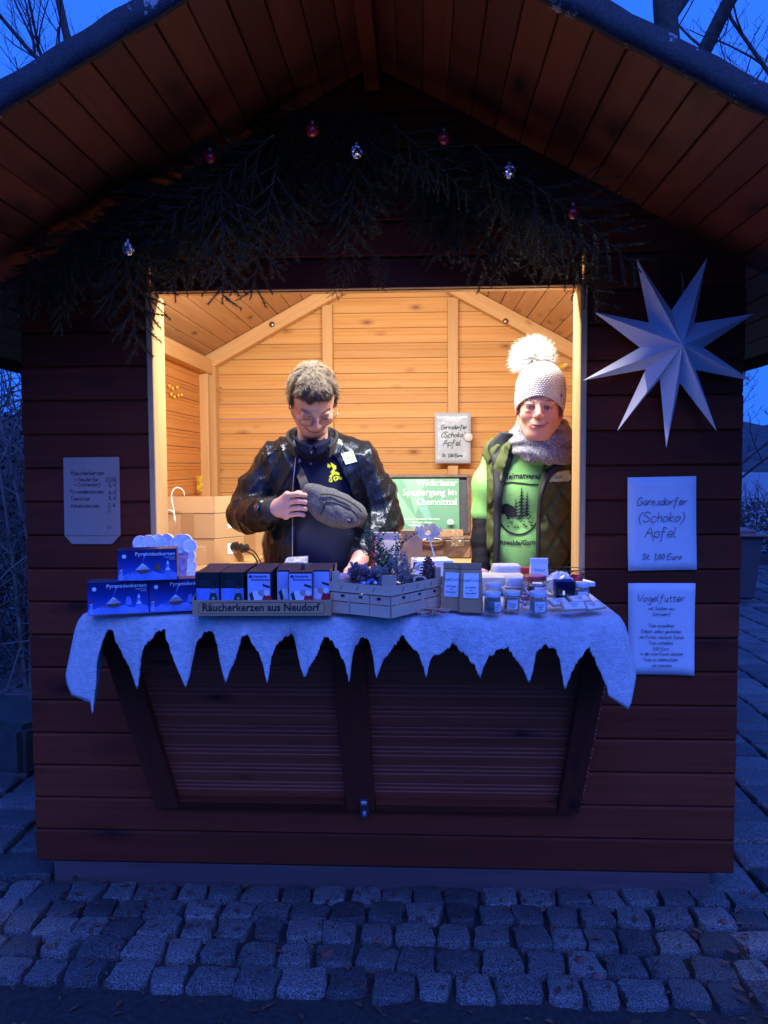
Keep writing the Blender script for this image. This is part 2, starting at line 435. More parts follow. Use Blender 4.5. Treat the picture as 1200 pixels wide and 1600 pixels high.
# timber frame inside
def timber(name, a, b, w_, d_, mat_axis, parent=hut, up=(0, 1, 0)):
    """square timber from a to b; w_ across, d_ along `up`; mesh is axis-aligned to its own length"""
    a, b = Vector(a), Vector(b); L = (b - a).length; t = (b - a).normalized(); u = Vector(up); u = (u - t * u.dot(t)).normalized(); s = t.cross(u)
    M = Matrix((t, s, u)).transposed()
    mb = MB(); mb.box((0, 0, 0), (L, w_, d_)); me = mb.mesh(name, tim_x)
    bm = bmesh.new(); bm.from_mesh(me); bmesh.ops.bevel(bm, geom=bm.edges[:], offset=.003, segments=1, affect='EDGES'); bm.to_mesh(me); bm.free()
    o = link(name, me, parent, (a + b) / 2); o.rotation_euler = M.to_euler(); return o
yb = YB - .045
def onback(px, py): return at(px, py, yb - .03)
for px in (511, 708):
    p = onback(px, 550); timber('stud', (p.x, yb + .012, .13), (p.x, yb + .012, soff(p.x) - .10), .066, .05, 'z')
for s in (-1, 1):
    timber('corner_stud', (s * (HX - .075), yb - .01, .13), (s * (HX - .075), yb - .01, soff(HX) - .0), .075, .085, 'z')
    timber('side_stud', (s * (HX - .055), yb - .105, .13), (s * (HX - .055), yb - .105, soff(HX) - .02), .06, .05, 'z', up=(0, 1, 0))
    timber('top_plate', (s * (HX - .065), .05, soff(HX) - .045), (s * (HX - .065), yb - .06, soff(HX) - .045), .07, .09, 'y', up=(0, 0, 1))
    # rafter on the back wall, bevelled to meet at the ridge
    timber('rafter', (s * (HX - .02), yb - .035, soff(HX - .02) - .052), (s * .004, yb - .035, soff(0) - .052), .085, .07, 'x', up=(0, 1, 0))
    timber('front_rafter', (s * (HX - .04), .075, soff(HX - .04) - .052), (s * .004, .075, soff(0) - .052), .085, .07, 'x', up=(0, 1, 0))
    timber('front_stud', (s * (HX - .08), .068, .13), (s * (HX - .08), .068, soff(HX) - .06), .09, .07, 'z')
# opening lining (pale edge boards)
for x, s in ((OL, -1), (OR_, 1)):
    timber('jamb', (x + s * .006, .055, OB), (x + s * .006, .055, OT + .0), .024, .125, 'z', up=(0, 1, 0))
timber('header', (OL - .02, .035, OT + .012), (OR_ + .02, .035, OT + .012), .024, .066, 'x', up=(0, 1, 0))
timber('header_beam', (-HX + .1, .068, OT + .24), (HX - .1, .068, OT + .24), .10, .07, 'x', up=(0, 1, 0))
timber('ridge_beam', (0, YF + .03, AP - .055), (0, -.01, AP - .055), .05, .07, 'y', up=(0, 0, 1)).data.materials[0] = red_x
timber('ridge_beam', (0, .03, AP - .07), (0, yb, AP - .07), .05, .09, 'y', up=(0, 0, 1))
p = at(300, 466, .55); timber('brace_block', (p.x - .10, p.y - .1, soff(p.x) - .05), (p.x + .06, p.y + .10, soff(p.x) - .02), .055, .035, 'y', up=(0, 0, 1))
# bolts on back rafters
bm_ = plain('zinc', (.5, .5, .5), .35, .1, metal=1)
for px, py in ((425, 507), (790, 502)):
    q = at(px, py, yb - .072); b = MB(); b.lathe([(.0, -.008), (.012, -.007), (.018, 0), (.018, .003)], 12)
    link('bolt', b.mesh('bolt', bm_, True), hut, q, (R(-90), 0, 0)).rotation_euler = (R(90), 0, 0)
# roof boards
bw = .0925; n_b = 20; t_b = .018
for s in (-1, 1):
    for i in range(n_b):
        d0 = i * bw + .002
        xm = (d0 + bw / 2) * CB; zm = AP - (d0 + bw / 2) * SB
        for (nm, ya, yb_, mat) in (('roof_board', YF + .012, -.001, sof_y), ('roof_board', .028, YB + .12, pine_y)):
            ck = ('rb', nm, ya)
            if ck not in _pl:
                mb = MB(); L = yb_ - ya
                # v-groove edges on underside
                pr = [(-bw / 2 + .0045, 0), (bw / 2 - .0045, 0), (bw / 2 - .0012, .004), (bw / 2 - .0012, t_b), (-bw / 2 + .0012, t_b), (-bw / 2 + .0012, .004)]
                n = 6; vs = [(x_, -L / 2, z_) for x_, z_ in pr] + [(x_, L / 2, z_) for x_, z_ in pr]
                mb.add(vs, [tuple(range(n))[::-1], tuple(range(n, 2 * n))] + [(i_, (i_ + 1) % n, (i_ + 1) % n + n, i_ + n) for i_ in range(n)])
                _pl[ck] = mb.mesh(nm, mat)
            link(nm, _pl[ck], hut, (s * xm, (ya + yb_) / 2, zm + rnd.uniform(-.0012, .0012)), (0, s * math.atan(SLOPE), 0))
# boards hidden above the wall plane gap
# bitumen felt on the roof, wrapped over the front edge, lumpy
def felt_m():
    m, nt, N, L, B = newmat('roof_felt')
    v = coords(N, L, 'Object'); n = noise(N, L, v, 120, 3, .7); sp = noise(N, L, v, 14, 5, .75)
    col = mix(N, L, ramp(N, L, n, [(.35, (0, 0, 0)), (.7, (1, 1, 1))]), (.010, .012, .015), (.034, .036, .042))
    col = mix(N, L, ramp(N, L, sp, [(.60, (0, 0, 0)), (.63, (1, 1, 1))]), col, (.30, .31, .32))
    L.new(col, B.inputs['Base Color']); B.inputs['Roughness'].default_value = .75; bumpn(N, L, B, n, .5, .004); return m
felt = felt_m()
for s in (-1, 1):
    W = n_b * bw + .02; mb = MB(); NN = 60
    def pt(d, up, y):
        x_ = d * CB + up * SB; z_ = AP - d * SB + up * CB; return (s * x_, y, z_)
    rows = []
    for i in range(NN + 1):
        d = W * i / NN; r1 = random.Random(i * 7 + (s > 0)); wv = .004 * math.sin(i * 1.3) + r1.uniform(-.003, .003)
        sag = -.058 + wv
        rows.append([pt(d, t_b + .004, YB + .15), pt(d, t_b + .012, YF + .06), pt(d, t_b + .016 + wv * .6, YF - .002), pt(d, t_b + .008 + wv * .5, YF - .016), pt(d, -.01, YF - .020 + wv * .6), pt(d, sag * .62, YF - .017 + wv), pt(d, sag * .62, YF + .004), pt(d, -.001, YF + .010)])
    vs = [p for r_ in rows for p in r_]; m_ = len(rows[0])
    fs = [(i * m_ + j, (i + 1) * m_ + j, (i + 1) * m_ + j + 1, i * m_ + j + 1) if s > 0 else (i * m_ + j, i * m_ + j + 1, (i + 1) * m_ + j + 1, (i + 1) * m_ + j) for i in range(NN) for j in range(m_ - 1)]
    mb.add(vs, fs); e = (NN) * m_
    mb.build('roof_felt', felt, hut, smooth=True)
    ev = MB(); ev.box((s * (W + .012) * CB, (YF + YB + .15) / 2, AP - (W + .012) * SB + .01), (.02, YB - YF + .15, .07)); ev.build('eave_trim', felt, hut)

# ---- shutter: ribbed hatch leaning out under the shelf
a_top = Vector((0, -.46, 1.06)); a_bot = Vector((0, -.012, .335))
tdir = (a_top - a_bot).normalized(); SL = (a_top - a_bot).length; nrm = Vector((0, -tdir.z, tdir.y)).normalized()
shm = Matrix((Vector((1, 0, 0)), -nrm, tdir)).transposed().to_4x4()
shx0, shx1 = OL - .012, OR_ + .0
shut = thing('serving_hatch', (0, 0, 0), 'dark red ribbed hatch leaning out below the cloth covered shelf', 'hatch')
shut.rotation_euler = (0, 0, 0)
del shut['_w']
shut.matrix_world = Matrix.Translation(a_bot) @ shm
rb_me = rib_prof(MB(), shx1 - shx0 + .03, .0975, .02).mesh('hatch_board', [shutter_m, shutter_m])
zz = .02
while zz < SL - .05:
    link('hatch_board', rb_me, shut, ((shx0 + shx1) / 2, -.0, zz)); zz += .0985
def sbox(name, x0, x1, z0, z1, t=.03, y=-.018, mat=red_z, skew=0):
    m = MB(); m.box((0, 0, 0), (x1 - x0, t, z1 - z0)); me = m.mesh(name, mat)
    bm = bmesh.new(); bm.from_mesh(me); bmesh.ops.bevel(bm, geom=bm.edges[:], offset=.003, segments=1, affect='EDGES'); bm.to_mesh(me); bm.free()
    return link(name, me, shut, ((x0 + x1) / 2, y, (z0 + z1) / 2))
xm_ = at(556, 1100, -.2).x
sbox('stile', shx0, shx0 + .085, -.0, SL); sbox('stile', xm_ - .05, xm_ + .05, -.0, SL, y=-.0175); sbox('stile', shx1 - .075, shx1, 0, SL)
sbox('rail', shx0 + .086, xm_ - .051, -.01, .036, .024, -.016, red_x); sbox('rail', xm_ + .051, shx1 - .076, -.01, .036, .024, -.016, red_x)
sbox('rail', shx0 + .086, xm_ - .051, SL - .06, SL, .026, -.016, red_x); sbox('rail', xm_ + .051, shx1 - .076, SL - .06, SL, .026, -.016, red_x)
lt = MB(); lt.box((0, 0, 0), (.030, .008, .072)); lt.box((0, -.010, .012), (.020, .012, .03)); lt.tube([(-.009, -.012, .03), (-.009, -.014, -.02), (0, -.016, -.034), (.009, -.014, -.02), (.009, -.012, .03)], .0028, 6); lt.box((0, -.006, -.042), (.018, .016, .014))
lo = link('toggle_latch', lt.mesh('toggle_latch', plain('dull_steel', (.45, .47, .5), .3, .2, metal=1), 'auto'), shut, (xm_ + .015, -.036, .035))

# ---- counter shelf with brackets
shelf = thing('counter_shelf', (0, -.3, 1.05), 'wooden serving shelf under the white cloth', 'shelf')
ZC = 1.140
b = MB(); b.box(((OL + OR_) / 2, -.235, 1.11), (1.44, .80, .03)); b.build('shelf_board', tim_x, shelf, bevel=.003)
b = MB(); b.box(((OL + OR_) / 2, -.57, 1.075), (1.40, .04, .04)); b.build('front_batten', red_x, shelf)
for x_ in (OL + .12, OR_ - .12):
    b = MB(); b.box((x_, -.30, 1.08), (.04, .5, .03)); b.build('bracket', red_y, shelf)
b = MB(); c_ = at(167, 1000, -.55); b.box((OL - .005, -.52, 1.07), (.012, .05, .022)); b.box((OL - .005, -.50, 1.04), (.03, .06, .006)); b.build('support_hook', bm_, shelf)

# ---- lamp inside above the opening
lampfix = thing('strip_light', (-.03, .1, OT + .1), 'white strip light fixed inside above the serving opening', 'lamp')
b = MB()
ca_ = R(50)
b.prism([(-.68, .04, OT + .10), (-.68, .04, OT + .15), (-.68, .13, OT + .15), (-.68, .145, OT + .125), (-.68, .095, OT + .092)], (1.3, 0, 0)); b.build('housing', plain('white_enamel', (.8, .8, .8), .4), lampfix)
al = bpy.data.lights.new('lamp_light', 'AREA'); al.shape = 'RECTANGLE'; al.size = 1.25; al.size_y = .05; al.energy = 61; al.color = (1.0, .93, .83)
ao = bpy.data.objects.new('lamp_light', al); C.objects.link(ao); ao.parent = lampfix; ao.location = Vector((-.03, .126, OT + .097)) - Vector(lampfix['_w'])
ao.rotation_euler = (R(47), 0, 0)
# ================================================================ writing
GL = dict(a="44 24 02 11 30 43 40", b="07 00|02 24 33 31 10 00", c="43 24 02 10 40", d="43 14 01 20 42 47 40", e="02 42 34 14 01 20 41", f="46 27 16 1b 0c|04 34", g="43 14 02 11 31 43 4b 2c 0b", h="07 00|02 24 33 30", i="04 00|06 05", j="24 2b 0c|26 25", k="07 00|34 02 30", l="07 01 20", m="04 00|02 14 23 20|22 44 53 50", n="04 00|02 24 33 30 40", o="24 02 10 31 43 24", p="04 0c|03 34 42 30 01", q="43 14 01 30 43 4c", r="04 00|02 24 34", s="34 13 22 31 20 00", t="16 11 20 30|04 34", u="04 01 20 32 34|34 30 40", v="04 20 44", w="04 10 23 30 44", x="04 40|00 44", y="04 21|44 0c", z="04 44 00 40",
 A="00 37 60|13 53", B="00 07 46 34 04|34 52 40 00", C="56 27 03 10 50", D="00 07 46 53 40 00", E="57 07 00 50|04 44", F="57 07 00|04 44", G="56 27 03 10 40 53 33", H="00 07|50 57|03 53", K="00 07|57 03 50", N="00 07 50 57", P="00 07 46 44 04", R="00 07 46 44 04 50", S="56 27 05 43 51 20 01", T="07 67|37 30", V="07 30 67", W="07 10 34 50 67", U="07 02 20 42 47", L="07 00 40", M="00 07 33 67 60", I="00 07",
 **{'0': "27 03 20 43 27", '1': "05 27 20", '2': "06 27 45 00 50", '3': "07 47 24 42 20 00", '4': "37 02 52|35 30", '5': "47 07 04 33 41 10 00", '6': "37 03 10 42 24 02", '7': "07 47 10", '8': "27 05 42 20 02 45 27", '9': "43 15 37 46 30", ',': "11 0b", '.': "10 00", '(': "27 04 02 2b", ')': "07 24 22 0b", '-': "03 33", '>': "05 23 01", '€': "57 27 03 20 50|04 34|02 32", ':': "04 03|00 01", '/': "0b 47", '|': "07 00"})
UML = {'ä': 'a', 'ö': 'o', 'ü': 'u', 'Ä': 'A', 'ß': 'B'}
def hand(text, size, center, right, up, width=.0016, slant=.12, wob=.25, anchor='c', seed=3, lift=.0006):
    """handwritten line as flat pen strokes; size = capital height; returns an MB in world/local coordinates"""
    r = random.Random(seed); U = size / 7.0; x = 0; strokes = []
    for ch in text:
        if ch == ' ': x += 3.4; continue
        base = UML.get(ch, ch); g = GL.get(base)
        if g is None: x += 3; continue
        mx = 0
        for st in g.split('|'):
            pts = []
            for q in st.split():
                yy = {'a': -1, 'b': -2, 'c': -3}.get(q[1]); yy = int(q[1]) if yy is None else yy
                pts.append((x + int(q[0]) + slant * yy + r.uniform(-wob, wob) * .5, yy + r.uniform(-wob, wob) * .5)); mx = max(mx, int(q[0]))
            strokes.append(pts)
        if ch in 'äöüÄ':
            t = 8.6 if ch == 'Ä' else 6
            for q in (1 if ch != 'Ä' else 2, 3 if ch != 'Ä' else 4): strokes.append([(x + q + slant * t, t), (x + q + .2 + slant * t, t + .5)])
        x += mx * 1 + 1.3
    W = x - 1.3; ox = {'c': W / 2, 'l': 0, 'r': W}[anchor]; oy = 2.4
    center, right, up = Vector(center), Vector(right).normalized(), Vector(up).normalized(); nn = right.cross(up)
    mb = MB()
    for st in strokes:
        # Catmull-Rom
        P = [st[0]] + st + [st[-1]]; sm = []
        for i in range(1, len(P) - 2):
            for t in (0, .34, .67):
                p0, p1, p2, p3 = P[i - 1], P[i], P[i + 1], P[i + 2]
                sm.append(tuple(.5 * (2 * p1[k] + (p2[k] - p0[k]) * t + (2 * p0[k] - 5 * p1[k] + 4 * p2[k] - p3[k]) * t * t + (3 * p1[k] - p0[k] - 3 * p2[k] + p3[k]) * t ** 3) for k in (0, 1)))
        sm.append(st[-1])
        vs = []; hw = width / 2 / U
        for i, p in enumerate(sm):
            a, b = sm[max(0, i - 1)], sm[min(len(sm) - 1, i + 1)]; dx, dy = b[0] - a[0], b[1] - a[1]; l = math.hypot(dx, dy) or 1
            ww = hw * r.uniform(.85, 1.1)
            for sg in (1, -1):
                qx, qy = p[0] - sg * dy / l * ww, p[1] + sg * dx / l * ww
                vs.append(center + right * ((qx - ox) * U * .86) + up * ((qy - oy) * U) + nn * lift)
        mb.add(vs, [(2 * i, 2 * i + 1, 2 * i + 3, 2 * i + 2) for i in range(len(sm) - 1)])
    return mb
def text(s, size, mat, parent, loc, rot=(R(90), 0, 0), align='CENTER', extrude=.0002, shear=0, offset=0, name='lettering', space=1.0, xs=1.0):
    cu = bpy.data.curves.new(name, 'FONT'); cu.body = s; cu.size = size; cu.align_x = align; cu.align_y = 'CENTER'
    cu.extrude = extrude; cu.shear = shear; cu.offset = offset; cu.space_character = space; cu.resolution_u = 2
    o = bpy.data.objects.new(name, cu); C.objects.link(o)
    dg = bpy.context.evaluated_depsgraph_get(); me = bpy.data.meshes.new_from_object(o.evaluated_get(dg))
    bpy.data.objects.remove(o); bpy.data.curves.remove(cu)
    if xs != 1:
        for v in me.vertices: v.co.x *= xs
    me.materials.clear(); me.materials.append(mat); me.name = name
    if parent is not None and parent.get('_w'): loc = tuple(l - q for l, q in zip(loc, parent['_w']))
    return link(name, me, parent, loc, rot)
def poly2(mb, pts, org, mi, depth=0, right=Vector((1, 0, 0)), up=Vector((0, 0, 1)), nn=Vector((0, -1, 0))):
    mb.add([Vector(org) + right * p[0] + up * p[1] + nn * depth for p in pts], [tuple(range(len(pts)))], mi)
def disc(x, y, r, n=12, sy=1): return [(x + r * math.cos(6.283 * i / n), y + r * sy * math.sin(6.283 * i / n)) for i in range(n)]

ink = plain('black_ink', (.012, .012, .015), .6, 0, bump=0)
ink_b = plain('faded_ink', (.05, .06, .09), .6, 0, bump=0)
green_ink = plain('green_ink', (.04, .10, .06), .6, 0, bump=0)
paper = plain('white_paper', (.76, .77, .80), .7, .03, 12, .25, .004)
kraft = plain('kraft_paper', (.46, .33, .22), .8, .1, 18, .3, .003)
kraft_d = plain('brown_kraft', (.50, .28, .13), .8, .12, 18, .35, .003)
card = plain('corrugated_card', (.44, .27, .13), .75, .06, 6, .15, .002)
card_in = plain('card_inside', (.42, .26, .14), .8, .06, 8)
white_m = plain('white_plastic', (.78, .78, .78), .35, .03)
black_m = plain('black_plastic', (.012, .012, .013), .4, .1)
red_m = plain('red_gloss', (.45, .015, .02), .22, .1, bump=0, coat=.5)

def sheet(name, pts, mat, label, cat, curl=.004, thick=.0006, nx=8, nz=10, group=None, seed=1):
    """paper pinned to the wall: corners TL,TR,BR,BL"""
    tl, tr, br, bl = [Vector(p) for p in pts]; loc = (tl + tr + br + bl) / 4; r = random.Random(seed)
    t = thing(name, loc, label, cat, group); mb = MB(); vs = []
    for j in range(nz + 1):
        for i in range(nx + 1):
            u, v = i / nx, j / nz; p = tl.lerp(tr, u).lerp(bl.lerp(br, u), v)
            e = (abs(u - .5) * 2) ** 3 * (abs(v - .5) * 2) ** 2
            vs.append(p + Vector((0, -curl * (.4 * math.sin(u * 5 + seed) * math.sin(v * 4 + seed * 2) * .6 + e + .3), 0)))
    mb.add(vs, [(j * (nx + 1) + i, (j + 1) * (nx + 1) + i, (j + 1) * (nx + 1) + i + 1, j * (nx + 1) + i + 1) for j in range(nz) for i in range(nx)])
    o = mb.build('paper_sheet', mat, t, smooth=True); m = o.modifiers.new('s', 'SOLIDIFY'); m.thickness = thick; m.offset = 0
    return t
def hand_on(t, lines, mat, y, skew=0, width=.0018, anchor='c', seed=5, slant=.12, wob=.25):
    for i, (s, px, py, sz) in enumerate(lines):
        c = at(px, py, y); mb = hand(s, sz, c, (1, 0, skew), (0, 0, 1), width * (1.5 if .02 < sz < .026 and width < .002 else 1), slant=slant, anchor=anchor, seed=seed + i, wob=wob)
        mb.build('handwriting', mat, t)
PXM = (2.67 / 1200)
Ys = -.008
p = lambda x, y: at(x, y, Ys)
t = sheet('price_sign', [p(980, 746), p(1087, 744), p(1088, 890), p(981, 892)], paper, 'white paper sign with green handwriting selling Schoko apples, on the red wall below the star', 'sign', seed=1)
hand_on(t, [('Garnsdorfer', 1034, 785, .025), ('(Schoko)', 1033, 810, .034), ('Äpfel', 1032, 834, .034), ('St. 1,00 Euro', 1034, 871, .019)], ink_b, Ys - .0055, width=.0025, slant=.22)
t = sheet('bird_food_sign', [p(981, 911), p(1086, 911), p(1084, 1055), p(982, 1053)], paper, 'lower white paper sign with many small handwritten lines headed Vogelfutter, on the red wall', 'sign', seed=2)
hand_on(t, [('Vogelfutter', 1032, 936, .024), ('mit Saaten aus', 1034, 951, .011), ('Garnsdorf', 1034, 960, .011), ('Tüte auswählen', 1033, 978, .0105), ('Etikett selbst gestalten', 1033, 987, .0105), ('mit Futter randvoll füllen', 1034, 996, .0105), ('Tüte schließen', 1032, 1005, .0105), ('3,00 Euro', 1032, 1014, .0105), ('in die rote Kasse stecken', 1034, 1022, .0105), ('Tüte zu Weihnachten', 1032, 1031, .0105), ('verschenken', 1034, 1040, .0105)], ink_b, Ys - .0055, width=.0014, slant=.22)
# price list on a kraft paper bag
kraft_p = plain('greyed_kraft', (.42, .29, .22), .8, .06, 10, .4, .004)
tl, br = p(99, 715), p(188, 850)
t = thing('price_list_bag', p(143, 780), 'flattened kraft paper bag with a handwritten price list pinned to the left wall', 'price list')
mb = MB(); pts = [p(99, 715), p(186, 714), p(188, 836), p(175, 850), p(113, 850), p(101, 837)]
mb.prism([q + Vector((0, -.001, 0)) for q in pts], (0, .0045, 0)); mb.build('paper_bag', kraft_p, t)
mb = MB(); mb.prism([p(103, 833) + Vector((0, -.004, 0)), p(186, 832) + Vector((0, -.004, 0)), p(187.5, 836) + Vector((0, -.004, 0)), p(102, 836.5) + Vector((0, -.004, 0))], (0, .003, 0)); mb.build('bottom_fold', kraft_p, t)
hand_on(t, [('Räucherkerzen', 111, 740, .015), ('-> Neudorfer', 115, 750, .013), ('-> Crottendorf.', 115, 758, .012), ('Pyramidenkerzen', 110, 769, .0135), ('Teelichter', 110, 780, .013), ('Adventskerzen', 110, 791, .013)], ink, Ys - .0015, width=.0018, anchor='l', wob=.5)
hand_on(t, [('2,50€', 182, 750, .013), ('2,-€', 182, 758, .013), ('6,-€', 182, 770, .013), ('8,-€', 182, 779, .013), ('2,-€', 181, 790, .013)], ink, Ys - .0015, width=.0018, anchor='r', wob=.5)
for px_, py_ in ((171, 798), (171, 824)):
    c = p(px_, py_); mb = MB(); mb.tube([(c.x + .006 * math.cos(a * .7), Ys - .0025, c.z + .006 * math.sin(a * .7)) for a in range(10)], .0007, 4); mb.build('doodle_ring', ink_b, t)

# paper star
star_m, nt, N, L, B = newmat('star_paper'); v = coords(N, L, 'Object'); n = noise(N, L, v, 220, 2)
L.new(ramp(N, L, n, [(.3, (.70, .70, .74)), (.7, (.78, .78, .81))]), B.inputs['Base Color']); B.inputs['Roughness'].default_value = .75; bumpn(N, L, B, n, .15, .001)
TIPS = [(994, 403), (1105, 403), (1179, 490), (1175, 595), (1120, 674), (1041, 700), (964, 674), (910, 595), (927, 487)]
VAL = [(1049, 485), (1085, 505), (1099, 543), (1087, 578), (1062, 598), (1031, 592), (1009, 577), (1000, 543), (1014, 504)]
st = thing('paper_star', at(1067, 539, -.05), 'large white folded paper star with nine points hanging beside the opening', 'star decoration')
cf = at(1067, 539, -.13); cb = at(1067, 539, -.012); ym = -.055
for i in range(9):
    mb = MB(); tp = at(*TIPS[i], ym + rnd.uniform(-.02, .01)); a = at(*VAL[(i - 1) % 9], ym); b_ = at(*VAL[i], ym)
    pt_ = lambda q: q
    a = at(*VAL[i - 1], ym); b_ = at(*VAL[i], ym)
    mb.add([cf, a, tp, b_, cb], [(0, 1, 2), (0, 2, 3), (4, 2, 1), (4, 3, 2)]); mb.build('star_point', star_m, st)
mb = MB(); mb.tube([at(1067, 470, -.05), at(1067, 440, -.04), at(1064, 425, -.02)], .001, 4); mb.build('hanging_thread', white_m, st)

# ================================================================ cloth
def fleece():
    m, nt, N, L, B = newmat('white_fleece'); v = coords(N, L, 'Object')
    n = noise(N, L, v, 55, 5, .7); f = noise(N, L, v, 420, 2, .7)
    L.new(ramp(N, L, n, [(.32, (.68, .70, .74)), (.5, (.80, .82, .85)), (.62, (.90, .91, .93))]), B.inputs['Base Color']); B.inputs['Roughness'].default_value = 1
    B.inputs['Sheen Weight'].default_value = .4
    bumpn(N, L, B, mth(N, L, 'ADD', n, mth(N, L, 'MULTIPLY', f, .6)), 1, .012); return m
cl_m = fleece()
YC = -.665; XL = at(121, 960, YC).x; XR = at(973, 960, YC).x
cl = thing('tablecloth', ((XL + XR) / 2, -.3, ZC), 'white fleece cloth with a jagged icicle shaped edge over the shelf', 'tablecloth')
con = [(121, 1050, 0), (127, 1062, .5), (146, 1112, 1), (168, 976, 0), (209, 1074, 1), (253, 974, 0), (287, 1067, 1), (325, 977, 0), (355, 1067, 1), (388, 982, 0), (414, 1064, 1), (450, 985, 0), (478, 1053, 1), (512, 988, 0), (545, 1060, 1), (567, 990, 0), (590, 1057, 1), (632, 986, 0), (662, 1051, 1), (709, 1001, 0), (748, 1055, 1), (786, 1004, 0), (824, 1060, 1), (857, 1003, 0), (886, 1071, 1), (916, 1004, 0), (957, 1108, 1), (990, 1030, 0)]
cx = [(at(a, b, YC - .012).x, ZC - at(a, b, YC - .012).z) for a, b, _ in con]
def hang(x, rr):
    for i in range(len(cx) - 1):
        if cx[i][0] <= x <= cx[i + 1][0]:
            (x0, h0), (x1, h1) = cx[i], cx[i + 1]; t = (x - x0) / (x1 - x0)
            if h1 > h0: f = t ** 1.75 if con[i + 1][2] else t; return h0 + (h1 - h0) * f
            f = (1 - t) ** 1.75; return h1 + (h0 - h1) * f
    return cx[0][1] if x < cx[0][0] else cx[-1][1]
path = []; ns = 34
for i in range(ns): t_ = i / ns; path.append((XL + .02 * (1 - t_) * 0, .0 - (.62) * t_, 's'))
for i in range(8):
    a = math.pi / 2 * i / 8; path.append((XL + .045 - .045 * math.cos(a), -.62 - .045 * math.sin(a), 'c'))
nf = 620
for i in range(nf + 1): path.append((XL + .045 + (XR - XL - .09) * i / nf, YC, 'f'))
for i in range(1, 9):
    a = math.pi / 2 * i / 8; path.append((XR - .045 + .045 * math.sin(a), -.62 - .045 * math.cos(a), 'c'))
for i in range(1, ns + 1): t_ = i / ns; path.append((XR, -.62 + .62 * t_, 's'))
vs = []; NR = 18; NT = 12; xm2 = (XL + XR) / 2; r1 = random.Random(5); ed = 0
for k, (x, y, kd) in enumerate(path):
    ed = .6 * ed + r1.uniform(-.0050, .0050)
    if kd == 'f' or kd == 'c':
        xe = x
        if x < XL + .06: xe = XL + (x - XL) * .9
        h = hang(xe, 0)
    else:
        tt = -y / .62; right = x > xm2
        if right: h = .07 + .12 * tt + .05 * abs(math.sin(tt * 5.5)) ** 1.5
        else: h = .05 + .04 * tt + .24 * math.exp(-(abs(tt - .76) / .13) ** 1.4)
    h += ed
    ox = -1 if x < XL + .03 else (1 if x > XR - .03 else 0)
    if kd == 'c': oy = -.7
    else: oy = -1 if kd == 'f' else 0
    for j in range(NT):                       # from the back inwards to the edge
        t_ = j / (NT - 1); qx = xm2 + (x - xm2) * .90; q = (qx + (x - qx) * t_, .03 + (y - .03) * t_)
        und = .0022 * math.sin(q[0] * 19 + q[1] * 13) + .0018 * math.sin(q[0] * 43 - q[1] * 31)
        zz = ZC + und * (1 - t_ ** 4)
        # sides between wall and shelf edge droop softly
        vs.append((q[0], q[1], zz - (.012 * t_ ** 6)))
    fl_ = (.030 if x < xm2 else .03) if kd != 'f' else 0
    for j in range(1, NR + 1):
        t_ = j / NR; d = h * t_; c1 = 1 - math.exp(-t_ * h / .018)
        rip = .010 * math.sin(x * 29 + 1) * t_ + .006 * math.sin(x * 71 + t_ * 2) * t_
        fx = ox * (.014 * c1 + fl_ * t_ ** 1.2 * (1 if kd != 'f' else 0))
        fy = oy * (.012 * c1 + .0 * t_) + (rip if kd == 'f' else rip * .5)
        pull = 0
        vs.append((x + fx + (.006 * math.sin(x * 90) * t_ if kd == 'f' else 0), y + fy, ZC - .012 - d * (1 - .10 * 0)))
m_ = NT + NR; mb = MB()
mb.add(vs, [(i * m_ + j, i * m_ + j + 1, (i + 1) * m_ + j + 1, (i + 1) * m_ + j) for i in range(len(path) - 1) for j in range(m_ - 1)])
o = mb.build('cloth', cl_m, cl, smooth=True); md = o.modifiers.new('s', 'SOLIDIFY'); md.thickness = .003; md.offset = 1
ZT = ZC + .004          # standing height of the goods

# ================================================================ goods on the shelf
def gp(px, py, z=ZT): return atz(px, py, z)
def yaw_of(a, b): return math.atan2(b.y - a.y, b.x - a.x)
ewa_blue = plain('night_blue_print', (.010, .035, .26), .3, .25, 9, bump=0, coat=.3)
snow_b = plain('snow_print', (.16, .28, .75), .3, .3, 25, bump=0); white_p = plain('white_print', (.8, .82, .9), .4, 0, bump=0)
hbrown = plain('brown_print', (.16, .09, .05), .4, .3, 80, bump=0); navy_p = plain('navy_print', (.006, .012, .07), .3, .2, 12, bump=0)
red_p = plain('red_print', (.5, .02, .03), .4, .1, bump=0)
sky_p, nt, N, L, B = newmat('starry_print'); v = coords(N, L, 'Object'); tx = N.new('ShaderNodeSeparateXYZ'); L.new(v, tx.inputs[0])
n = noise(N, L, v, 30, 4); h_ = mth(N, L, 'ADD', mth(N, L, 'MULTIPLY', tx.outputs[2], 11), mth(N, L, 'MULTIPLY', n, .35))
L.new(ramp(N, L, h_, [(.15, (.10, .22, .72)), (.45, (.03, .09, .45)), (.75, (.008, .03, .22)), (1.0, (.006, .015, .12))]), B.inputs['Base Color']); B.inputs['Roughness'].default_value = .3
